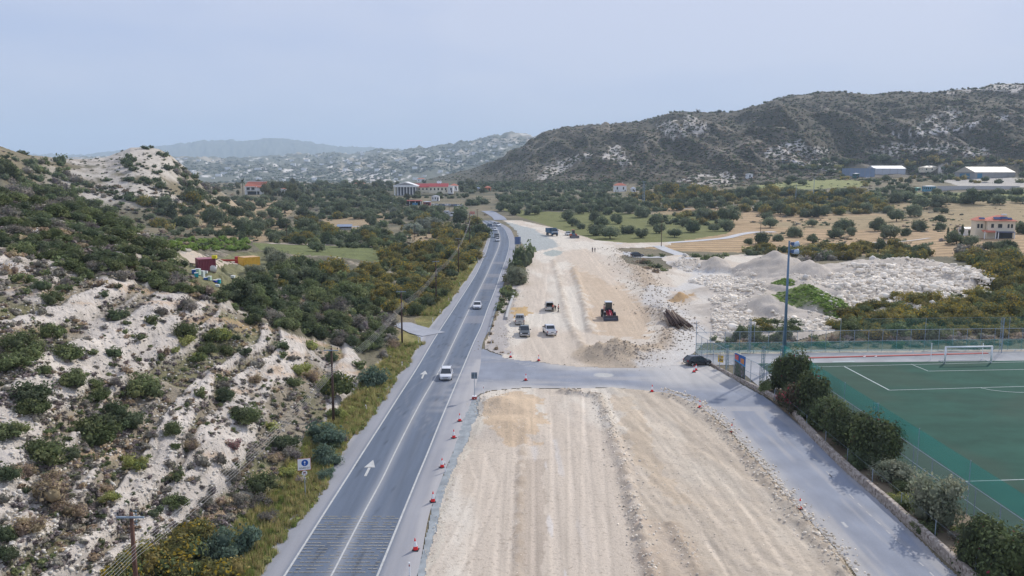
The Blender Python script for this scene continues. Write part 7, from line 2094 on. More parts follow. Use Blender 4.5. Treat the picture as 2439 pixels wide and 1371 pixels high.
fence([(38.75, 112), (38.75, 36)], 3.15, 'long wire fence with green net between the trees and the pitch', 3.4, rail_mid=True)
fr = empty('net_screen', (38.95, 112, 0))
m = MB(); m.add([(0, 0, 3.15), (0, -76, 3.15), (0, -76, 5.0), (0, 0, 5.0)], [(0, 1, 2, 3)]); m.obj('net', net_mat('teal_net', (.02, .42, .34), .5), fr)
for k in range(9):
    m = MB(); m.tube((0, -4 - k * 8.6, 0), (0, -4 - k * 8.6, 5.1), .035, n=6); m.obj('post', M_STEEL, fr)
tag(fr, 'teal ball net rising above the side fence of the pitch', 'net')
fence([(LF[3].x, LF[3].y), (36.0, 109.0), (38.75, 112)], 3.0, 'short cross fence with gate between side fence and pitch', 1.9)
# low wire fence standing on the bed above the stone wall
fence([(33.9, 100), (33.9, 38)], 1.7, 'low sagging wire fence half hidden in the hedge trees', 5.5, rail_mid=False, chain=False)
# lattice posts
def lattice(px, pb_, pt, label, s=.42):
    p = at(px, pb_); h = float(zpy(pt, p.y)); root = empty('lattice_post', p)
    c = [(s * .58 * math.cos(a), s * .58 * math.sin(a)) for a in (.3, 2.4, 4.5)]
    for x, y in c:
        m = MB(); m.tube((x, y, 0), (x, y, h), .035, n=6); m.obj('leg', M_TEAL if pt > 800 else M_STEEL, root)
    m = MB(); n = int(h / .5)
    for k in range(1, n + 1):
        z = h * k / n
        for i in range(3):
            a, b = c[i], c[(i + 1) % 3]; m.tube((a[0], a[1], z), (b[0], b[1], z), .02, n=4)
            if k < n: m.tube((a[0], a[1], z), (b[0], b[1], z + h / n), .014, n=4)
    m.obj('rungs', M_STEEL, root); tag(root, label, 'lattice post', 'steel lattice posts around the pitch')
for a in [(1731, 883, 822, 'short lattice post behind the yellow sign'), (1815, 926, 826, 'lattice post nearest the end of the stone wall'), (1860, 902, 824, 'lattice post just left of the floodlight mast foot'),
          (1784, 842, 760, 'tall lattice post in the rear fence left of the floodlight mast'), (2383, 840, 757, 'tall lattice post in the rear fence right of the goal'), (2081, 1042, 960, 'lattice post standing in the side fence among the trees')]: lattice(*a)
# floodlight mast
p = at(1866, 869); hm_ = float(zpy(573, p.y)); root = empty('floodlight_mast', p)
m = MB(); m.tube((0, 0, 0), (0, 0, hm_), .28, .13, n=14); m.obj('pole', P('blue_grey_mast', (.13, .21, .30), .45, .3, var=.1), root, sm=True)
m = MB(); m.box((0, 0, .15), (.9, .9, .3)); m.obj('base', M_CONC, root)
for k, z in enumerate((hm_ - .45, hm_ - 1.6)):
    m = MB(); m.tube((0, 0, z), (.55, -.1, z + .05), .07, n=6); m.box((.45, -.1, z), (.35, .6, .5)); m.obj('bracket', P('blue_bracket', (.06, .12, .25), .5), root)
    hd = MB(); hd.lathe([(0, -.5), (.26, -.46), (.34, -.2), (.40, .35), (.38, .42), (0, .44)], n=18)
    o = hd.obj('lamp_head', P('pale_blue_housing', (.50, .60, .72), .35, coat=.3), root, sm=True); o.location = (.98, -.12, z - .05); o.rotation_euler = (0, R(72 + 8 * k), 0)
    gl = MB(); gl.lathe([(0, .445), (.35, .43)], n=18); q = gl.obj('lamp_glass', M_LAMP, o)
m = MB(); m.box((.3, -.2, 1.6), (.35, .3, .9)); m.obj('switch_box', M_STEEL, root)
tag(root, 'tall blue grey floodlight mast with two lamp heads at the pitch corner', 'floodlight mast')
# goal
root = empty('football_goal', at(2250, 865)); g0, g1 = at(2250, 865), at(2360, 863.3); dv = g1 - g0; hz_ = float(zpy(826.5, g0.y))
for q in (Vector((0, 0, 0)), dv):
    m = MB(); m.tube(q, q + Vector((0, 0, hz_)), .14, n=10); m.obj('post', M_SLEEVE, root, sm=True)
m = MB(); m.tube(Vector((-.06, 0, hz_)), dv + Vector((.06, 0, hz_)), .14, n=10); m.obj('crossbar', M_SLEEVE, root, sm=True)
nn = Vector((-dv.y, dv.x, 0)).normalized()
m = MB(); m.path([Vector((0, 0, .05)), nn * 1.6 + Vector((0, 0, .05)), nn * 1.6 + dv + Vector((0, 0, .05)), dv + Vector((0, 0, .05))], .03); m.obj('ground_frame', M_STEEL, root)
m = MB(); m.add([Vector((0, 0, hz_)), dv + Vector((0, 0, hz_)), dv + nn * 1.6 + Vector((0, 0, .08)), nn * 1.6 + Vector((0, 0, .08))], [(0, 1, 2, 3)]); m.obj('net', net_mat('goal_net', (.6, .6, .6), .05), root)
tag(root, 'white football goal on the green pitch', 'goal')
for px, lab in ((2217, 'thin white pole left of the goal'), (2339, 'thin white pole behind the goal')):
    p = at(px, 855); m = MB(); m.tube((0, 0, 0), (0, 0, float(zpy(817, p.y))), .06, n=6); o = m.obj('net_pole', M_SLEEVE); o.location = p; tag(o, lab, 'pole')
# banner and yellow sign on the side fence
def on_fence(px):
    # foot of the side fence at a photograph column
    xs = [q[0] for q in ((1657, 844.5), (1686, 862), (1742, 894), (1808, 927))]; ys = [844.5, 862, 894, 927]
    return at(px, float(np.interp(px, xs, ys)))
b0, b1 = on_fence(1748), on_fence(1773); dv = (b1 - b0); Lb = dv.length; ang = math.atan2(dv.y, dv.x)
root = empty('banner', b0 + Vector((0, 0, 0)), ang); root.location.y -= .12
m = MB(); m.box((Lb / 2, 0, 1.9), (Lb, .03, 3.5)); m.obj('cloth', P('banner_blue', (.015, .11, .36), .6, var=.1), root)
m = MB(); m.prism([(.02, 2.75), (Lb - .02, 2.35), (Lb - .02, 2.2), (.02, 2.55)], 'y', -.03, -.018); m.obj('pale_band', P('banner_sky', (.05, .32, .60), .6), root)
m = MB(); m.box((.62, -.024, 3.05), (.95, .012, .75)); m.obj('red_panel', P('banner_red', (.55, .06, .05), .6), root)
m = MB(); [m.box((.62, -.034, 3.22 - .22 * k), (.7, .006, .07)) for k in range(3)]; m.obj('panel_lines', P('banner_cream', (.5, .32, .28), .6), root)
m = MB(); [m.box((Lb - 1.2 + k * .34, -.026, 2.85), (.24, .012, .75)) for k in range(3)]; m.obj('orange_letters', P('banner_orange', (.75, .28, .04), .6), root)
def pic_mat():
    m, nt, b = new_mat('printed_town_picture'); t = N(nt, 'ShaderNodeTexCoord'); v = N(nt, 'ShaderNodeTexVoronoi', Scale=3.2, feature='F1'); r = N(nt, 'ShaderNodeValToRGB')
    r.color_ramp.elements[0].color = (.02, .06, .03, 1); r.color_ramp.elements[1].color = (.22, .20, .26, 1); e = r.color_ramp.elements.new(.5); e.color = (.06, .09, .06, 1); e = r.color_ramp.elements.new(.75); e.color = (.10, .08, .09, 1)
    s = N(nt, 'ShaderNodeSeparateColor'); nt.links.new(t.outputs['Object'], v.inputs['Vector']); nt.links.new(v.outputs['Color'], s.inputs[0]); nt.links.new(s.outputs[0], r.inputs['Fac']); nt.links.new(r.outputs['Color'], b.inputs['Base Color']); return m
m = MB(); m.prism([(.04, .2), (Lb - .04, .2), (Lb - .04, 2.18), (.04, 2.5)], 'y', -.028, -.017); m.obj('picture', pic_mat(), root)
tag(root, 'tall blue banner with orange letters and a town picture on the wire fence', 'banner')
s0 = on_fence(1709); s1 = on_fence(1722); dv = s1 - s0; root = empty('sign', s0 + Vector((0, -.10, 0)), math.atan2(dv.y, dv.x) * .5)
Ls = 14 / F * s0.y
m = MB(); m.box((Ls / 2, 0, 1.45), (Ls, .03, 1.05)); m.obj('board', P('sign_yellow', (.80, .50, .01), .5, var=.04), root)
m = MB(); m.prism([(.15, 1.12), (.25, 1.35), (.45, 1.42), (.55, 1.30), (.75, 1.38), (Ls - .12, 1.15), (.72, 1.12), (.66, 1.2), (.35, 1.2), (.3, 1.1)], 'y', -.03, -.018); m.obj('emblem', M_DARK, root)
m = MB(); [m.box((Ls / 2, -.022, 1.86 - k * .13), (Ls * .8 - .2 * k, .012, .05)) for k in range(3)]; m.obj('lines', P('sign_dark_line', (.20, .12, .02), .6), root)
tag(root, 'yellow square sign with dark emblem on the wire fence', 'sign')
# stone wall
WP = [(1690, 868), (1742, 898), (1808, 934), (1850, 957), (1880, 982), (1903, 1012), (1945, 1056), (2008, 1119), (2060, 1163), (2125, 1220), (2205, 1292), (2291, 1371), (2350, 1430)]
def stone_mat():
    m, nt, b = new_mat('rubble_masonry'); g_ = N(nt, 'ShaderNodeNewGeometry'); v = N(nt, 'ShaderNodeTexVoronoi', Scale=4.2, feature='DISTANCE_TO_EDGE'); v2 = N(nt, 'ShaderNodeTexVoronoi', Scale=4.2); n = N(nt, 'ShaderNodeTexNoise', Scale=9.0, Detail=5.0)
    nt.links.new(g_.outputs['Position'], v.inputs['Vector']); nt.links.new(g_.outputs['Position'], v2.inputs['Vector']); nt.links.new(g_.outputs['Position'], n.inputs['Vector'])
    r = N(nt, 'ShaderNodeValToRGB'); r.color_ramp.elements[0].color = (.16, .12, .10, 1); r.color_ramp.elements[1].color = (.50, .44, .38, 1); s = N(nt, 'ShaderNodeSeparateColor'); nt.links.new(v2.outputs['Color'], s.inputs[0]); nt.links.new(s.outputs[0], r.inputs['Fac'])
    mr = N(nt, 'ShaderNodeMapRange'); mr.inputs['From Max'].default_value = .09; mr.inputs['To Min'].default_value = 1.0; mr.inputs['To Max'].default_value = 0.; nt.links.new(v.outputs['Distance'], mr.inputs['Value'])
    mx = N(nt, 'ShaderNodeMix', data_type='RGBA'); mx.inputs['B'].default_value = (.36, .31, .26, 1); nt.links.new(mr.outputs['Result'], mx.inputs['Factor']); nt.links.new(r.outputs['Color'], mx.inputs['A']); nt.links.new(mx.outputs['Result'], b.inputs['Base Color'])
    bp = N(nt, 'ShaderNodeBump', Strength=.8, Distance=.05); nt.links.new(v.outputs['Distance'], bp.inputs['Height']); nt.links.new(bp.outputs['Normal'], b.inputs['Normal']); b.inputs['Roughness'].default_value = .95; return m
W_ = np.array([tuple(at(*p)[:2]) for p in WP]); L = np.concatenate([[0], np.cumsum(np.linalg.norm(np.diff(W_, axis=0), axis=1))]); s = np.arange(0, L[-1], .8)
C = np.stack([np.interp(s, L, W_[:, 0]), np.interp(s, L, W_[:, 1])], -1)
for _ in range(3): C[1:-1] = (C[:-2] + 2 * C[1:-1] + C[2:]) / 4
D = np.gradient(C, axis=0); D /= np.linalg.norm(D, axis=1)[:, None]; Nn = np.stack([-D[:, 1], D[:, 0]], -1)
rings = []
for i in range(len(C)):
    hh = .30 + .50 * min(1, s[i] / 28) + float((fbm(s[i] / 1.5, 0, 231, 3) - .5) * .12); p, n_ = C[i], Nn[i]; tk = .45 if s[i] > 12 else .3
    rings.append([(p[0] + n_[0] * o_, p[1] + n_[1] * o_, z) for o_, z in ((0, -.1), (.03, hh * .6), (.07, hh - .04), (.14, hh), (tk, hh), (tk + .05, -.1))])
m = MB(); m.loft(rings); tag(m.obj('stone_wall', stone_mat()), 'long low rubble stone wall curving along the side road', 'wall')

# ================================================================== BUILDINGS
def wallm(nm, c): return P(nm, c, .85, var=.08, scale=.4)
M_CREAM = wallm('cream_render', (.80, .72, .56)); M_WREN = wallm('white_render', (.85, .84, .82)); M_TERR = P('terracotta_tiles', (.60, .19, .12), .85, var=.25, scale=1.5); M_MAROON = P('maroon_roof', (.45, .07, .07), .7, var=.15, scale=.8)
M_SHEETW = P('white_sheet_metal', (.52, .54, .58), .5, var=.08, scale=.3); M_SHEETB = P('blue_grey_sheet', (.24, .31, .42), .5, var=.12, scale=.3); M_CROOF = P('cream_roof_sheet', (.56, .50, .40), .6, var=.08, scale=.3); M_GREYW = wallm('grey_render', (.34, .33, .32)); M_SOLAR = P('solar_glass', (.02, .05, .16), .12, var=.2)
def hip(mb, w_, d, z, h, ov=.5, gable=False, x=0, y=0):
    a, b = w_ / 2 + ov, d / 2 + ov
    if gable: mb.add([(x - a, y - b, z), (x + a, y - b, z), (x + a, y + b, z), (x - a, y + b, z), (x - a, y, z + h), (x + a, y, z + h)], [(0, 1, 5, 4), (2, 3, 4, 5), (1, 2, 5), (3, 0, 4), (3, 2, 1, 0)])
    else:
        k = max(a - b, .2); mb.add([(x - a, y - b, z), (x + a, y - b, z), (x + a, y + b, z), (x - a, y + b, z), (x - k, y, z + h), (x + k, y, z + h)], [(0, 1, 5, 4), (2, 3, 4, 5), (1, 2, 5), (3, 0, 4), (3, 2, 1, 0)])
    return mb
def win(root, x, y, z, w_, h, side=False):
    m = MB()
    if side: m.box((x, y, z), (.10, w_, h))
    else: m.box((x, y, z), (w_, .10, h))
    o = m.obj('window', M_GLASS, root)
    f = MB()
    if side: f.box((x, y, z - h / 2 - .06), (.22, w_ + .3, .1))
    else: f.box((x, y, z - h / 2 - .06), (w_ + .3, .22, .1))
    f.obj('sill', M_WREN, o)
def site(px0, px1, pt, pb_, name, rz=0.0, y=None):
    cx_ = (px0 + px1) / 2; p = gp(cx_, pb_) if y is None else at_depth(cx_, pb_, y)
    r = empty(name, p, rz); k = p.y / F
    return r, (px1 - px0) * k, (pb_ - pt) * k, k
def house(px0, px1, pt, pb_, label, wm, rm, d=8, roofh=1.6, wins=3, storeys=1, rz=0.0, gable=False, name='house', chimney=False, y=None):
    r, W_2, H_, k = site(px0, px1, pt, pb_, name, rz, y); hw = max(H_ - roofh, 2.2)
    m = MB(); m.box((0, d / 2, hw / 2 - .6), (W_2, d, hw + 1.2)); m.obj('wall', wm, r)
    m = MB(); hip(m, W_2, d, hw + .01, roofh, .45, gable, 0, d / 2); ro = m.obj('roof', rm, r)
    if chimney: c = MB(); c.box((W_2 * .2, d / 2, hw + roofh), (.7, .7, 1.3)); c.obj('chimney', wm, ro)
    for s_ in range(storeys):
        for i in range(wins): win(r, -W_2 / 2 + W_2 * (i + .5) / wins, -.02, hw * (s_ + .55) / storeys, min(1.4, W_2 / wins * .4), hw / storeys * .42)
    m = MB(); m.box((W_2 / 2 - 1.4, -.03, 1.0), (1.0, .08, 2.1)); m.obj('door', M_WOOD, r)
    for i in range(2): win(r, -W_2 / 2 - .02, d * (i + .5) / 2, hw * .6, 1.2, 1.2, True)
    tag(r, label, 'house'); return r
# house with the solar panels
r, W2_, H2_, k = site(2331, 2412, 513, 568, 'villa', -.25)
hw = (568 - 526) * k
m = MB(); m.box((W2_ * .14, 5, hw / 2 - .4), (W2_ * .72, 9, hw + .8)); m.box((-W2_ * .36, 6.5, hw / 2 - .4), (W2_ * .26, 6.5, hw + .8)); m.obj('wall', M_CREAM, r)
m = MB(); hip(m, W2_ * .74, 9.2, hw + .01, 2.3, .7, False, W2_ * .14, 5); hip(m, W2_ * .27, 6.6, hw - .02, 1.6, .6, False, -W2_ * .36, 6.5); ro = m.obj('roof', M_TERR, r)
for x, y, z, w_, d in ((W2_ * .04, 1.6, hw + 1.1, 3.0, 1.8), (W2_ * .22, 1.8, hw + 1.3, 2.6, 1.8), (W2_ * .36, 1.5, hw + 1.0, 1.6, 1.4), (-W2_ * .34, 3.4, hw + .9, 2.2, 1.3)):
    m = MB(); m.box((x, y, z), (w_, d, .1), rx=.5); m.obj('solar_panel', M_SOLAR, r)
m = MB(); m.tube((W2_ * .16, 2.9, hw + 2.5), (W2_ * .30, 2.9, hw + 2.5), .35, n=10); m.obj('water_tank', M_WREN, r)
for x, w_ in ((-W2_ * .10, 1.0), (W2_ * .10, 1.5), (W2_ * .32, .7), (W2_ * .41, .7)): win(r, x, .46, hw * .72, w_, hw * .22)
for x in (-W2_ * .42, -W2_ * .33): win(r, x, 3.2, hw * .68, .8, hw * .24)
m = MB(); m.box((W2_ * .22, -.9, hw * .40), (W2_ * .48, 2.8, .15), rx=.12); m.obj('solar_canopy', M_SOLAR, r)
m = MB(); m.box((-W2_ * .20, -.4, hw * .42), (W2_ * .34, 3.4, .18), rx=.2); m.obj('porch_roof', M_TERR, r)
m = MB(); [m.box((x, -2.0, hw * .2), (.3, .3, hw * .42)) for x in (-W2_ * .34, -W2_ * .05, W2_ * .02, W2_ * .44)]; m.obj('porch_post', M_WREN, r)
m = MB(); m.box((W2_ * .22, .42, hw * .18), (W2_ * .44, .1, hw * .34)); m.obj('garage_opening', M_DARK, r)
tag(r, 'cream two storey villa with terracotta roof and blue solar panels', 'house')
house(2297, 2321, 541, 560, 'low white annex left of the solar panel villa', M_WREN, M_SHEETW, 5, .5, 1, gable=True, name='garage')
for px, py, h_ in ((2257, 563, 27), (2273, 560, 24), (2291, 562, 34), (2308, 562, 16)):
    p = gp(px, py); e = empty('cypress_tree', p); hh = h_ / F * p.y; e.scale = (hh * .36, hh * .36, hh * .40); link_mesh('crown', protos['cypress'][0 if px % 2 else 1], None, e); link_mesh('trunk', TRUNKS['cypress'], M_BARK, e)
    tag(e, {2257: 'first cypress left of the white annex', 2273: 'second cypress left of the white annex', 2291: 'tallest cypress beside the white annex', 2308: 'smallest cypress in front of the white annex'}[px], 'cypress')
# red roofed villa with the palm
r, W2_, H2_, k = site(585, 631, 433, 463, 'villa', .05)
m = MB(); m.box((0, 5, H2_ * .36), (W2_, 8, H2_ * .72)); m.obj('wall', M_WREN, r)
m = MB(); m.loft([[(-W2_ * .50, -1.2, H2_ * .62), (W2_ * .55, -1.2, H2_ * .52), (W2_ * .55, -1.2, H2_ * .56), (-W2_ * .50, -1.2, H2_ * .66)], [(-W2_ * .42, 6, H2_ * .98), (W2_ * .55, 6, H2_ * .98), (W2_ * .55, 6, H2_ * 1.02), (-W2_ * .42, 6, H2_ * 1.02)]]); m.obj('roof', M_TERR, r)
m = MB(); m.box((W2_ * .02, 6, H2_ * 1.03), (W2_ * .98, .6, .4)); m.box((-W2_ * .25, -1.25, H2_ * .62), (W2_ * .55, .3, .5)); m.obj('fascia', M_WREN, r)
for x in (-W2_ * .36, -W2_ * .12): win(r, x, .95, H2_ * .46, W2_ * .16, H2_ * .2)
m = MB(); m.box((-W2_ * .05, -.3, H2_ * .33), (W2_ * .95, 2.4, .5)); m.obj('balcony', M_WREN, r)
for x in (W2_ * .10, W2_ * .12 - W2_ * .6):
    m = MB(); m.box((x, -1.4, H2_ * .28), (.55, .55, H2_ * .72)); m.obj('pillar', M_WREN, r)
m = MB(); m.box((-W2_ * .1, .96, H2_ * .12), (W2_ * .6, .08, H2_ * .24)); m.obj('ground_floor_opening', M_DARK, r)
tag(r, 'white villa with red tiled roof beside a palm on the left ridge', 'house')
house(669, 681, 448, 466, 'white side wing of the villa seen between two pine clumps', M_WREN, M_TERR, 6, .4, 1)
def palm(px, pb_, pt, label):
    p = gp(px, pb_); h = (pb_ - pt) / F * p.y; r = empty('palm_tree', p)
    m = MB(); m.tube((0, 0, -.3), (0, 0, h * .80), .42, .30, n=8); m.obj('trunk', M_BARK, r)
    g = random.Random(4); m = MB()
    for k in range(34):
        a = g.uniform(0, 2 * PI); e0 = g.uniform(-.5, 1.3); L_ = h * .27; pr = Vector((0, 0, h * .80)); d = Vector((math.cos(a) * math.cos(e0), math.sin(a) * math.cos(e0), math.sin(e0)))
        for s_ in range(4):
            q = pr + d * L_ / 4; wd_ = .55 * (1 - s_ * .2); t_ = Vector((-math.sin(a), math.cos(a), 0)) * wd_
            m.add([pr - t_, pr + t_, q + t_ * .8, q - t_ * .8], [(0, 1, 2, 3)]); pr = q; d.z -= .35; d.normalize()
    m.obj('crown', P('palm_frond', (.075, .10, .05), .7, var=.25), r); tag(r, label, 'palm tree')
palm(579, 467, 424, 'palm tree standing left of the red roofed villa')
# columned hall
r, W2_, H2_, k = site(938, 993, 433, 465, 'columned_hall', -.10)
D_ = 14; he = H2_ * .62
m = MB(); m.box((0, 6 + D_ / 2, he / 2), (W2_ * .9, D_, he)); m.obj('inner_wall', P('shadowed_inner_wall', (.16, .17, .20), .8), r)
for i in range(8):
    x = -W2_ * .46 + W2_ * .92 * i / 7
    m = MB(); m.tube((x, 0, 0), (x, 0, he - .3), W2_ * .022, W2_ * .019, n=12); m.box((x, 0, he - .15), (W2_ * .055, W2_ * .055, .4)); m.box((x, 0, .2), (W2_ * .055, W2_ * .055, .5)); m.obj('column', M_WREN, r, sm=False)
m = MB(); m.box((0, D_ / 2, -.6), (W2_ * 1.06, D_ + 4, 1.4)); m.obj('base', M_CONC, r)
m = MB(); m.box((0, D_ / 2 - .5, he + H2_ * .04), (W2_ * 1.02, D_ + 2, H2_ * .10)); m.obj('entablature', M_WREN, r)
m = MB(); m.prism([(-W2_ * .54, he + H2_ * .09), (W2_ * .54, he + H2_ * .09), (0, H2_)], 'y', -1.0, D_ + .5); m.obj('pediment', M_WREN, r)
m = MB(); m.prism([(-W2_ * .42, he + H2_ * .13), (W2_ * .42, he + H2_ * .13), (0, H2_ * .92)], 'y', -1.08, -.98); m.obj('tympanum', M_GREYW, r)
tag(r, 'white columned hall with triangular pediment like a temple', 'hall')
hy = r.location.y
house(985, 1030, 437, 455, 'long maroon roofed wing attached right of the columned hall', M_CREAM, M_MAROON, 12, (455 - 437) * k * .5, 5, gable=True, y=hy + 8)
house(1022, 1066, 436.5, 457, 'second maroon roofed wing with two white dishes on its roof', M_CREAM, M_MAROON, 12, (455 - 437) * k * .45, 5, gable=True, y=hy + 3)
house(1060, 1079, 442, 458, 'white corner block right of the maroon roofed wings', M_WREN, M_SHEETW, 9, .6, 2, y=hy + 5)
house(1072, 1090, 437, 452, 'small house with brown hipped roof behind the white corner block', M_WREN, M_TERR, 8, 2.0, 2, y=hy + 28)
for px in (1044, 1049):
    p = at_depth(px, 437, hy + 7); root = empty('satellite_dish', p); m = MB(); m.lathe([(0, 0), (.9, .12), (1.5, .4), (1.45, .42), (0, .08)], n=16); o = m.obj('dish', M_WREN, root); o.rotation_euler = (R(60), 0, 0); o.location = (0, 0, 1.4)
    m = MB(); m.tube((0, 0, -1), (0, 0, 1.2), .12, n=6); m.obj('stand', M_STEEL, root); tag(root, 'left white satellite dish on the maroon roof' if px == 1044 else 'right white satellite dish on the maroon roof', 'satellite dish')
for a in [(993, 1012, 424, 433, 'pale pink roofed house on the ridge behind the columned hall', M_WREN, M_TERR, 8, 1.6, 2), (842, 869, 434.5, 440.5, 'small red roofed building on the low ridge left of the hall', M_CREAM, M_TERR, 8, 1.4, 3),
          (1154, 1169, 443, 455, 'orange walled hut with red roof right of the hall', P('orange_render', (.50, .18, .07), .8), M_TERR, 7, 1.5, 2), (1128, 1146, 446, 455, 'grey roofed shed beside the orange hut', M_GREYW, M_SHEETB, 7, 1.0, 2),
          (1028, 1046, 465, 478, 'small white building in the trees below the columned hall', M_WREN, M_SHEETW, 6, .8, 3), (1463, 1492, 436, 456, 'white cottage with bright red roof below the big hill', M_WREN, M_TERR, 8, 2.6, 2),
          (1503, 1514, 445, 457, 'tiny white hut right of the red roofed cottage', M_WREN, M_SHEETW, 4, 1.6, 1), (1779, 1793, 413, 425, 'small white flat roofed hut left of the green knoll', M_WREN, M_SHEETW, 6, .4, 1),
          (2200, 2240, 394, 408, 'cream gabled shed between the two warehouses', M_CREAM, M_CROOF, 14, 2.4, 3)]:
    house(*a[:5], a[5], a[6], a[7], a[8], a[9], chimney=(a[0] == 1463))
def warehouse(px0, px1, pt, pb_, label, wm, rm, d, roofh, bays, rz=0., gable=True, door=None):
    r, W_2, H_, k = site(px0, px1, pt, pb_, 'warehouse', rz); hw = H_ - roofh
    m = MB(); m.box((0, d / 2, hw / 2 - 1.5), (W_2, d, hw + 3)); m.obj('wall', wm, r)
    m = MB()
    if gable: hip(m, W_2, d, hw + .02, roofh, .4, True, 0, d / 2)
    else: m.box((0, d / 2, hw + .2), (W_2 + .5, d + .5, .4))
    m.obj('roof', rm, r)
    for i in range(bays + 1):
        m = MB(); m.box((-W_2 / 2 + W_2 * i / bays, -.06, hw / 2), (.25, .16, hw)); m.obj('pilaster', M_GREYW, r)
    if door: m = MB(); m.box((-W_2 / 2 - .05, d * .5, hw * .4), (.12, d * .5, hw * .8)); m.box((-W_2 * .38, -.1, hw * .4), (W_2 * .12, .14, hw * .8)); m.obj('door', door, r)
    tag(r, label, 'warehouse')
warehouse(2024, 2083, 400, 421, 'blue grey flat roofed warehouse, left half of the pair', M_SHEETB, M_SHEETB, 20, .6, 5, gable=False)
warehouse(2083, 2156, 394.5, 414, 'white warehouse adjoining the blue grey one', M_SHEETW, M_SHEETW, 22, 3.5, 4)
warehouse(2318, 2421, 397, 424, 'large warehouse with cream roof and blue door at the right', M_GREYW, M_CROOF, 30, 5.5, 6, .12, door=P('blue_door', (.05, .20, .32), .5))
# yard wall, kiosks
q0, q1 = gp(2232, 453.5), gp(2428, 450.5); dq = q1 - q0; m = MB(); hh = 9.5 / F * q0.y
m.box((0, 0, 0), (dq.length, .4, hh + 2)); o = m.obj('yard_wall', wallm('pale_wall', (.55, .53, .52))); o.location = (q0 + q1) / 2 + Vector((0, 0, hh / 2 - 1)); o.rotation_euler = (0, 0, math.atan2(dq.y, dq.x)); tag(o, 'long pale yard wall in front of the large warehouse', 'wall')
house(2203, 2229, 442, 455, 'blue and white striped kiosk at the left end of the yard wall', P('blue_white_kiosk', (.12, .32, .42), .6), M_SHEETW, 5, .4, 5, name='kiosk')
house(2178, 2193, 447, 453.5, 'small turquoise cabin left of the blue kiosk', P('turquoise', (.04, .40, .32), .6), P('turquoise_roof', (.05, .45, .38), .6), 4, .4, 1, name='cabin')
house(2035, 2046, 412, 424, 'dark green kiosk with pale roof at the blue warehouse', P('green_kiosk', (.03, .12, .12), .6), M_SHEETW, 5, .6, 1, name='kiosk')
# shed with metal roof left of the road
r, W2_, H2_, k = site(799, 852, 534, 547, 'shed', .1)
m = MB(); m.box((-W2_ * .12, 3, H2_ * .72), (W2_ * .68, 7, .15), rx=.12); m.obj('roof', P('blue_grey_roof', (.22, .27, .36), .5, .1, var=.15, scale=.5), r)
m = MB(); m.box((W2_ * .36, 2, H2_ * .55), (W2_ * .36, 4, .12), rx=.06); m.obj('side_roof', M_GREYW, r)
m = MB(); m.box((-W2_ * .12, 5.5, H2_ * .3), (W2_ * .6, .2, H2_ * .8)); m.box((W2_ * .0, -.2, H2_ * .15), (W2_ * .5, .2, H2_ * .3)); m.obj('wall', M_CONC, r)
for x in (-W2_ * .44, -W2_ * .2, .05 * W2_, W2_ * .2, W2_ * .5):
    m = MB(); m.tube((x, -.2, -.3), (x, -.2, H2_ * .6), .09, n=6); m.obj('post', M_WOOD, r)
tag(r, 'open shed with blue grey metal roof in the left plain', 'shed')
# roadside canopy and cabins below the hall
r, W2_, H2_, k = site(962, 1003, 478, 490, 'canopy')
m = MB(); m.box((0, 4, H2_), (W2_, 9, .5)); m.obj('roof', M_MAROON, r)
for x in (-.48, -.16, .16, .48):
    m = MB(); m.box((x * W2_, 0, H2_ / 2 - .3), (.4, .4, H2_ + .6)); m.obj('post', M_WREN, r)
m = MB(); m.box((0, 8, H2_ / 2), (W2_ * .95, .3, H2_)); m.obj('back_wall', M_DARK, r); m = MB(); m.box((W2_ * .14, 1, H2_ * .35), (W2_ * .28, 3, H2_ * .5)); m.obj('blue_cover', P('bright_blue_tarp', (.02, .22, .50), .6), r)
tag(r, 'long roadside canopy with maroon edge and a bright blue tarp under it', 'canopy')
house(1008, 1025, 479, 489, 'red brown cabin right of the roadside canopy', P('red_brown_wall', (.28, .07, .06), .7), M_SHEETW, 6, .6, 1, name='cabin')
p = gp(1125, 518); r = empty('billboard', p); k = p.y / F; m = MB(); m.box((0, 0, 11.5 * k), (12 * k, .3, 6.5 * k)); m.obj('board', P('pink_board', (.62, .28, .22), .7), r)
for x in (-3, 3): m = MB(); m.tube((x * k, .2, -.5), (x * k, .2, 9 * k), .2, n=6); m.obj('post', M_STEEL, r)
tag(r, 'plain salmon pink billboard above the bushes at the bend', 'billboard')
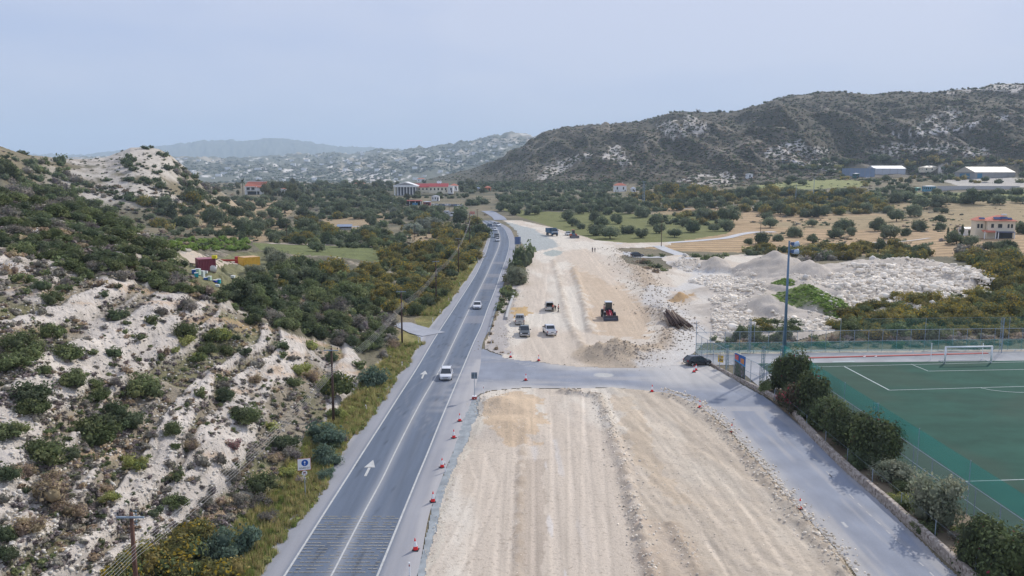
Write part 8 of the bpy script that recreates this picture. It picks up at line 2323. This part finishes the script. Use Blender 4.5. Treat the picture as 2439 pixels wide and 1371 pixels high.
# parked cars and lorries seen small beyond the bend
M_WPAINT = M_WHITE
gcar = random.Random(8)
for i, (px, py) in enumerate([(1032, 490), (1040, 489.5), (1048, 490), (1056, 490.5), (1064, 490), (1071, 490.5), (1078, 491), (1085, 491), (1092, 491.5), (1100, 492), (915, 487), (924, 487.5), (933, 488), (970, 489)]):
    p = gp(px, py); m_ = [M_WHITE, M_SILVER, M_GREYP, M_BLUEP][i % 4]
    car('hatch', m_, p, gcar.uniform(-.3, .3) + (PI if i % 3 == 0 else 0), f"{['white', 'silver', 'grey', 'blue'][i % 4]} car parked in the roadside lot {'right of the canopy' if px > 1010 else 'left of the canopy'}", 1.25, 'cars in the roadside lot')
for px, py, lab in ((1066, 513, 'white lorry cab parked among the bushes left of the bend'), (1076, 516, 'second white lorry parked just right of the first')):
    p = gp(px, py); r = empty('parked_lorry', p, .3); m = MB(); m.box((0, 0, 1.9), (2.6, 2.4, 2.9), ty=.8); m.obj('cab', M_WHITE, r, bevel=.1); m = MB(); m.box((0, -1.15, 2.4), (2.2, .1, .9)); m.obj('windscreen', M_GLASS, r)
    m = MB(); m.box((0, 4, 1.9), (2.5, 5, 2.4)); m.obj('body', M_SHEETW, r)
    for sx in (-1, 1):
        for y in (-.3, 5): big_wheel(r, sx * 1.1, y, .5, .3, M_SILVER)
    tag(r, lab, 'lorry')
# shipping containers and the beehives
def container(px0, px1, pt, pb_, wm, rm, rz, label, d=2.6):
    r, W_2, H_, k = site(px0, px1, pt, pb_, 'shipping_container', rz)
    h = H_ * .82; m = MB(); n = 22; pts = []
    for i in range(n + 1):
        x = -W_2 / 2 + W_2 * i / n; y = 0 if i % 2 else -.07; pts.append((x, y))
    m.loft([[(x, y, z) for x, y in pts] + [(W_2 / 2, d, z), (-W_2 / 2, d, z)] for z in (-.3, h)], cap=True); m.obj('body', wm, r)
    m = MB(); m.box((0, d / 2, h + .05), (W_2 + .04, d + .1, .1)); m.obj('roof', rm, r)
    m = MB()
    for sx in (-1, 1): m.box((sx * W_2 / 2, -.03, h / 2 - .1), (.14, .16, h + .2)); m.box((sx * W_2 / 2, d, h / 2 - .1), (.14, .14, h + .2))
    m.box((0, -.03, h - .02), (W_2, .12, .16)); m.obj('frame', rm if 0 else wm, r)
    m = MB(); m.box((-W_2 / 2 - .03, d / 2, h * .45), (.08, d * .8, h * .8)); m.obj('door', M_DARK if 0 else wm, r)
    tag(r, label, 'container'); return r
cr = container(475, 513, 611, 646, P('maroon_container', (.24, .05, .07), .6, var=.15), P('faded_maroon_roof', (.33, .13, .16), .7, var=.15), .52, 'maroon corrugated container behind the beehives', 3.0)
container(582, 620, 606, 642, P('yellow_container', (.78, .46, .06), .6, var=.2), P('pale_orange_roof', (.62, .40, .22), .7, var=.1), .72, 'yellow corrugated container with pale orange roof', 3.2)
p = gp(502, 646); b = MB(); b.box((0, 0, 0), (.75, .55, .55)); o = b.obj('crate', P('yellow_crate', (.75, .62, .03), .5), bevel=.04); o.location = (cr.location.x + 1.1, cr.location.y - .3 + .8, cr.location.z + .82 * 35 / F * cr.location.y + .38); tag(o, 'yellow crate lying on the roof of the maroon container', 'crate')
HCOL = {'b': ('hive_blue', (.02, .12, .42)), 't': ('hive_turquoise', (.02, .38, .42)), 'w': ('hive_white', (.66, .72, .68)), 'g': ('hive_green_white', (.50, .66, .50)), 'd': ('hive_slate', (.10, .14, .22)), 'k': ('hive_deep_blue', (.02, .05, .45))}
for i, (px, py, cc, st_, lab) in enumerate([(462, 652, 'b', 2, 'blue beehive at the left end of the row'), (470, 650, 'd', 2, 'slate grey beehive behind the row beside the maroon container'), (468, 660, 't', 2, 'bright turquoise beehive in front of the row'), (473, 655, 'g', 3, 'tall white beehive with green top'),
                                     (483, 660, 'w', 3, 'tall white beehive with a green band'), (490, 651, 'w', 1, 'low white box behind the tall white hives'), (490, 666, 'b', 1, 'teal beehive in the middle of the row'), (499, 668, 'g', 2, 'pale green and white beehive right of the middle'),
                                     (512, 672, 'k', 1, 'deep blue beehive with white lid'), (521, 675, 't', 2, 'turquoise beehive near the right end'), (518, 683, 'w', 1, 'white beehive lowest at the right end'), (555, 662, 'w', 1, 'single white box on a post apart from the hives')]):
    p = gp(px, py); k = p.y / F; s_ = 9.5 * k; nm, c = HCOL[cc]; root = empty('beehive', p, random.Random(i).uniform(-.4, .4)); m = MB()
    for j in range(st_): m.box((0, 0, s_ * (.30 + j * .52)), (s_ * .92, s_ * .8, s_ * .49))
    m.obj('box', P(nm, c, .6, var=.08), root, bevel=.02)
    m = MB(); m.box((0, 0, s_ * (.06 + st_ * .52 + .03)), (s_ * 1.0, s_ * .9, s_ * .07)); m.obj('lid', M_SLEEVE, root); m = MB(); [m.box((x * s_ * .35, 0, .0), (.1, s_ * .7, s_ * .22)) for x in (-1, 1)]; m.obj('foot', M_WOOD, root)
    tag(root, lab, 'beehive', 'beehives below the containers')
p = gp(567, 627); m = MB(); m.lathe([(0, 0), (.55, 0), (.55, 1.2), (.5, 1.25), (0, 1.25)], n=16); o = m.obj('drum', P('red_drum', (.40, .03, .04), .5)); o.location = p; o.scale = (1.4, 1.4, 1.4); tag(o, 'red drum standing left of the yellow container', 'drum')
r = empty('farm_implement', gp(548, 626)); m = MB(); m.box((0, 0, .7), (7, .4, .3)); m.box((0, .8, .5), (6, .3, .3)); m.tube((-3, 0, 0), (-3, 0, 1.0), .5, n=10); m.tube((2, 0, .2), (2, 1, .2), .45, n=10); m.obj('frame', P('red_rust_paint', (.38, .05, .035), .7, var=.3), r); tag(r, 'low red farm implement between the two containers', 'farm implement')
# far white houses of the valley: tiny, no parts
gfar = random.Random(21); n_h = 0; base_m = MB(); base_m.box((0, 0, .5), (1, .8, 1.3)); hm0 = base_m.mesh('far_house'); hm0.materials.append(M_WREN)
ab = [(gfar.uniform(400, 1260), gfar.uniform(338, 432)) for _ in range(150)]
x_, y_, z_ = ground([a for a, b in ab], [b for a, b in ab], y0=2000, y1=6500, k=1.02)
for i in range(150):
    if y_[i] < 2500 or y_[i] > 6300 or n_h >= 70: continue
    o = link_mesh('far_house', hm0, None); s_ = gfar.uniform(9, 20); o.location = (x_[i], y_[i], z_[i]); o.scale = (s_ * 1.2, s_, s_ * .45); o.rotation_euler = (0, 0, gfar.uniform(-1, 1)); n_h += 1
    zn = 'on the slope under the blue mountain' if ab[i][0] < 760 else ('on the middle of the hazy range' if ab[i][0] < 1000 else 'on the hazy range beside the dark hill')
    tag(o, 'tiny white house far off ' + zn, 'house', 'tiny white houses ' + zn)

# ================================================================== AIR
hz_m = bpy.data.materials.new('haze_air'); hz_m.use_nodes = True; nt = hz_m.node_tree
for n in list(nt.nodes): nt.nodes.remove(n)
o_ = nt.nodes.new('ShaderNodeOutputMaterial'); v_ = nt.nodes.new('ShaderNodeVolumePrincipled'); v_.inputs['Color'].default_value = (.67, .835, 1.0, 1); v_.inputs['Density'].default_value = 1.15e-4; v_.inputs['Anisotropy'].default_value = .0
nt.links.new(v_.outputs[0], o_.inputs['Volume'])
mh = MB(); mh.box((0, 0, 400), (30000, 30000, 900)); hz = mh.obj('haze', hz_m); tag(hz, kind='stuff')
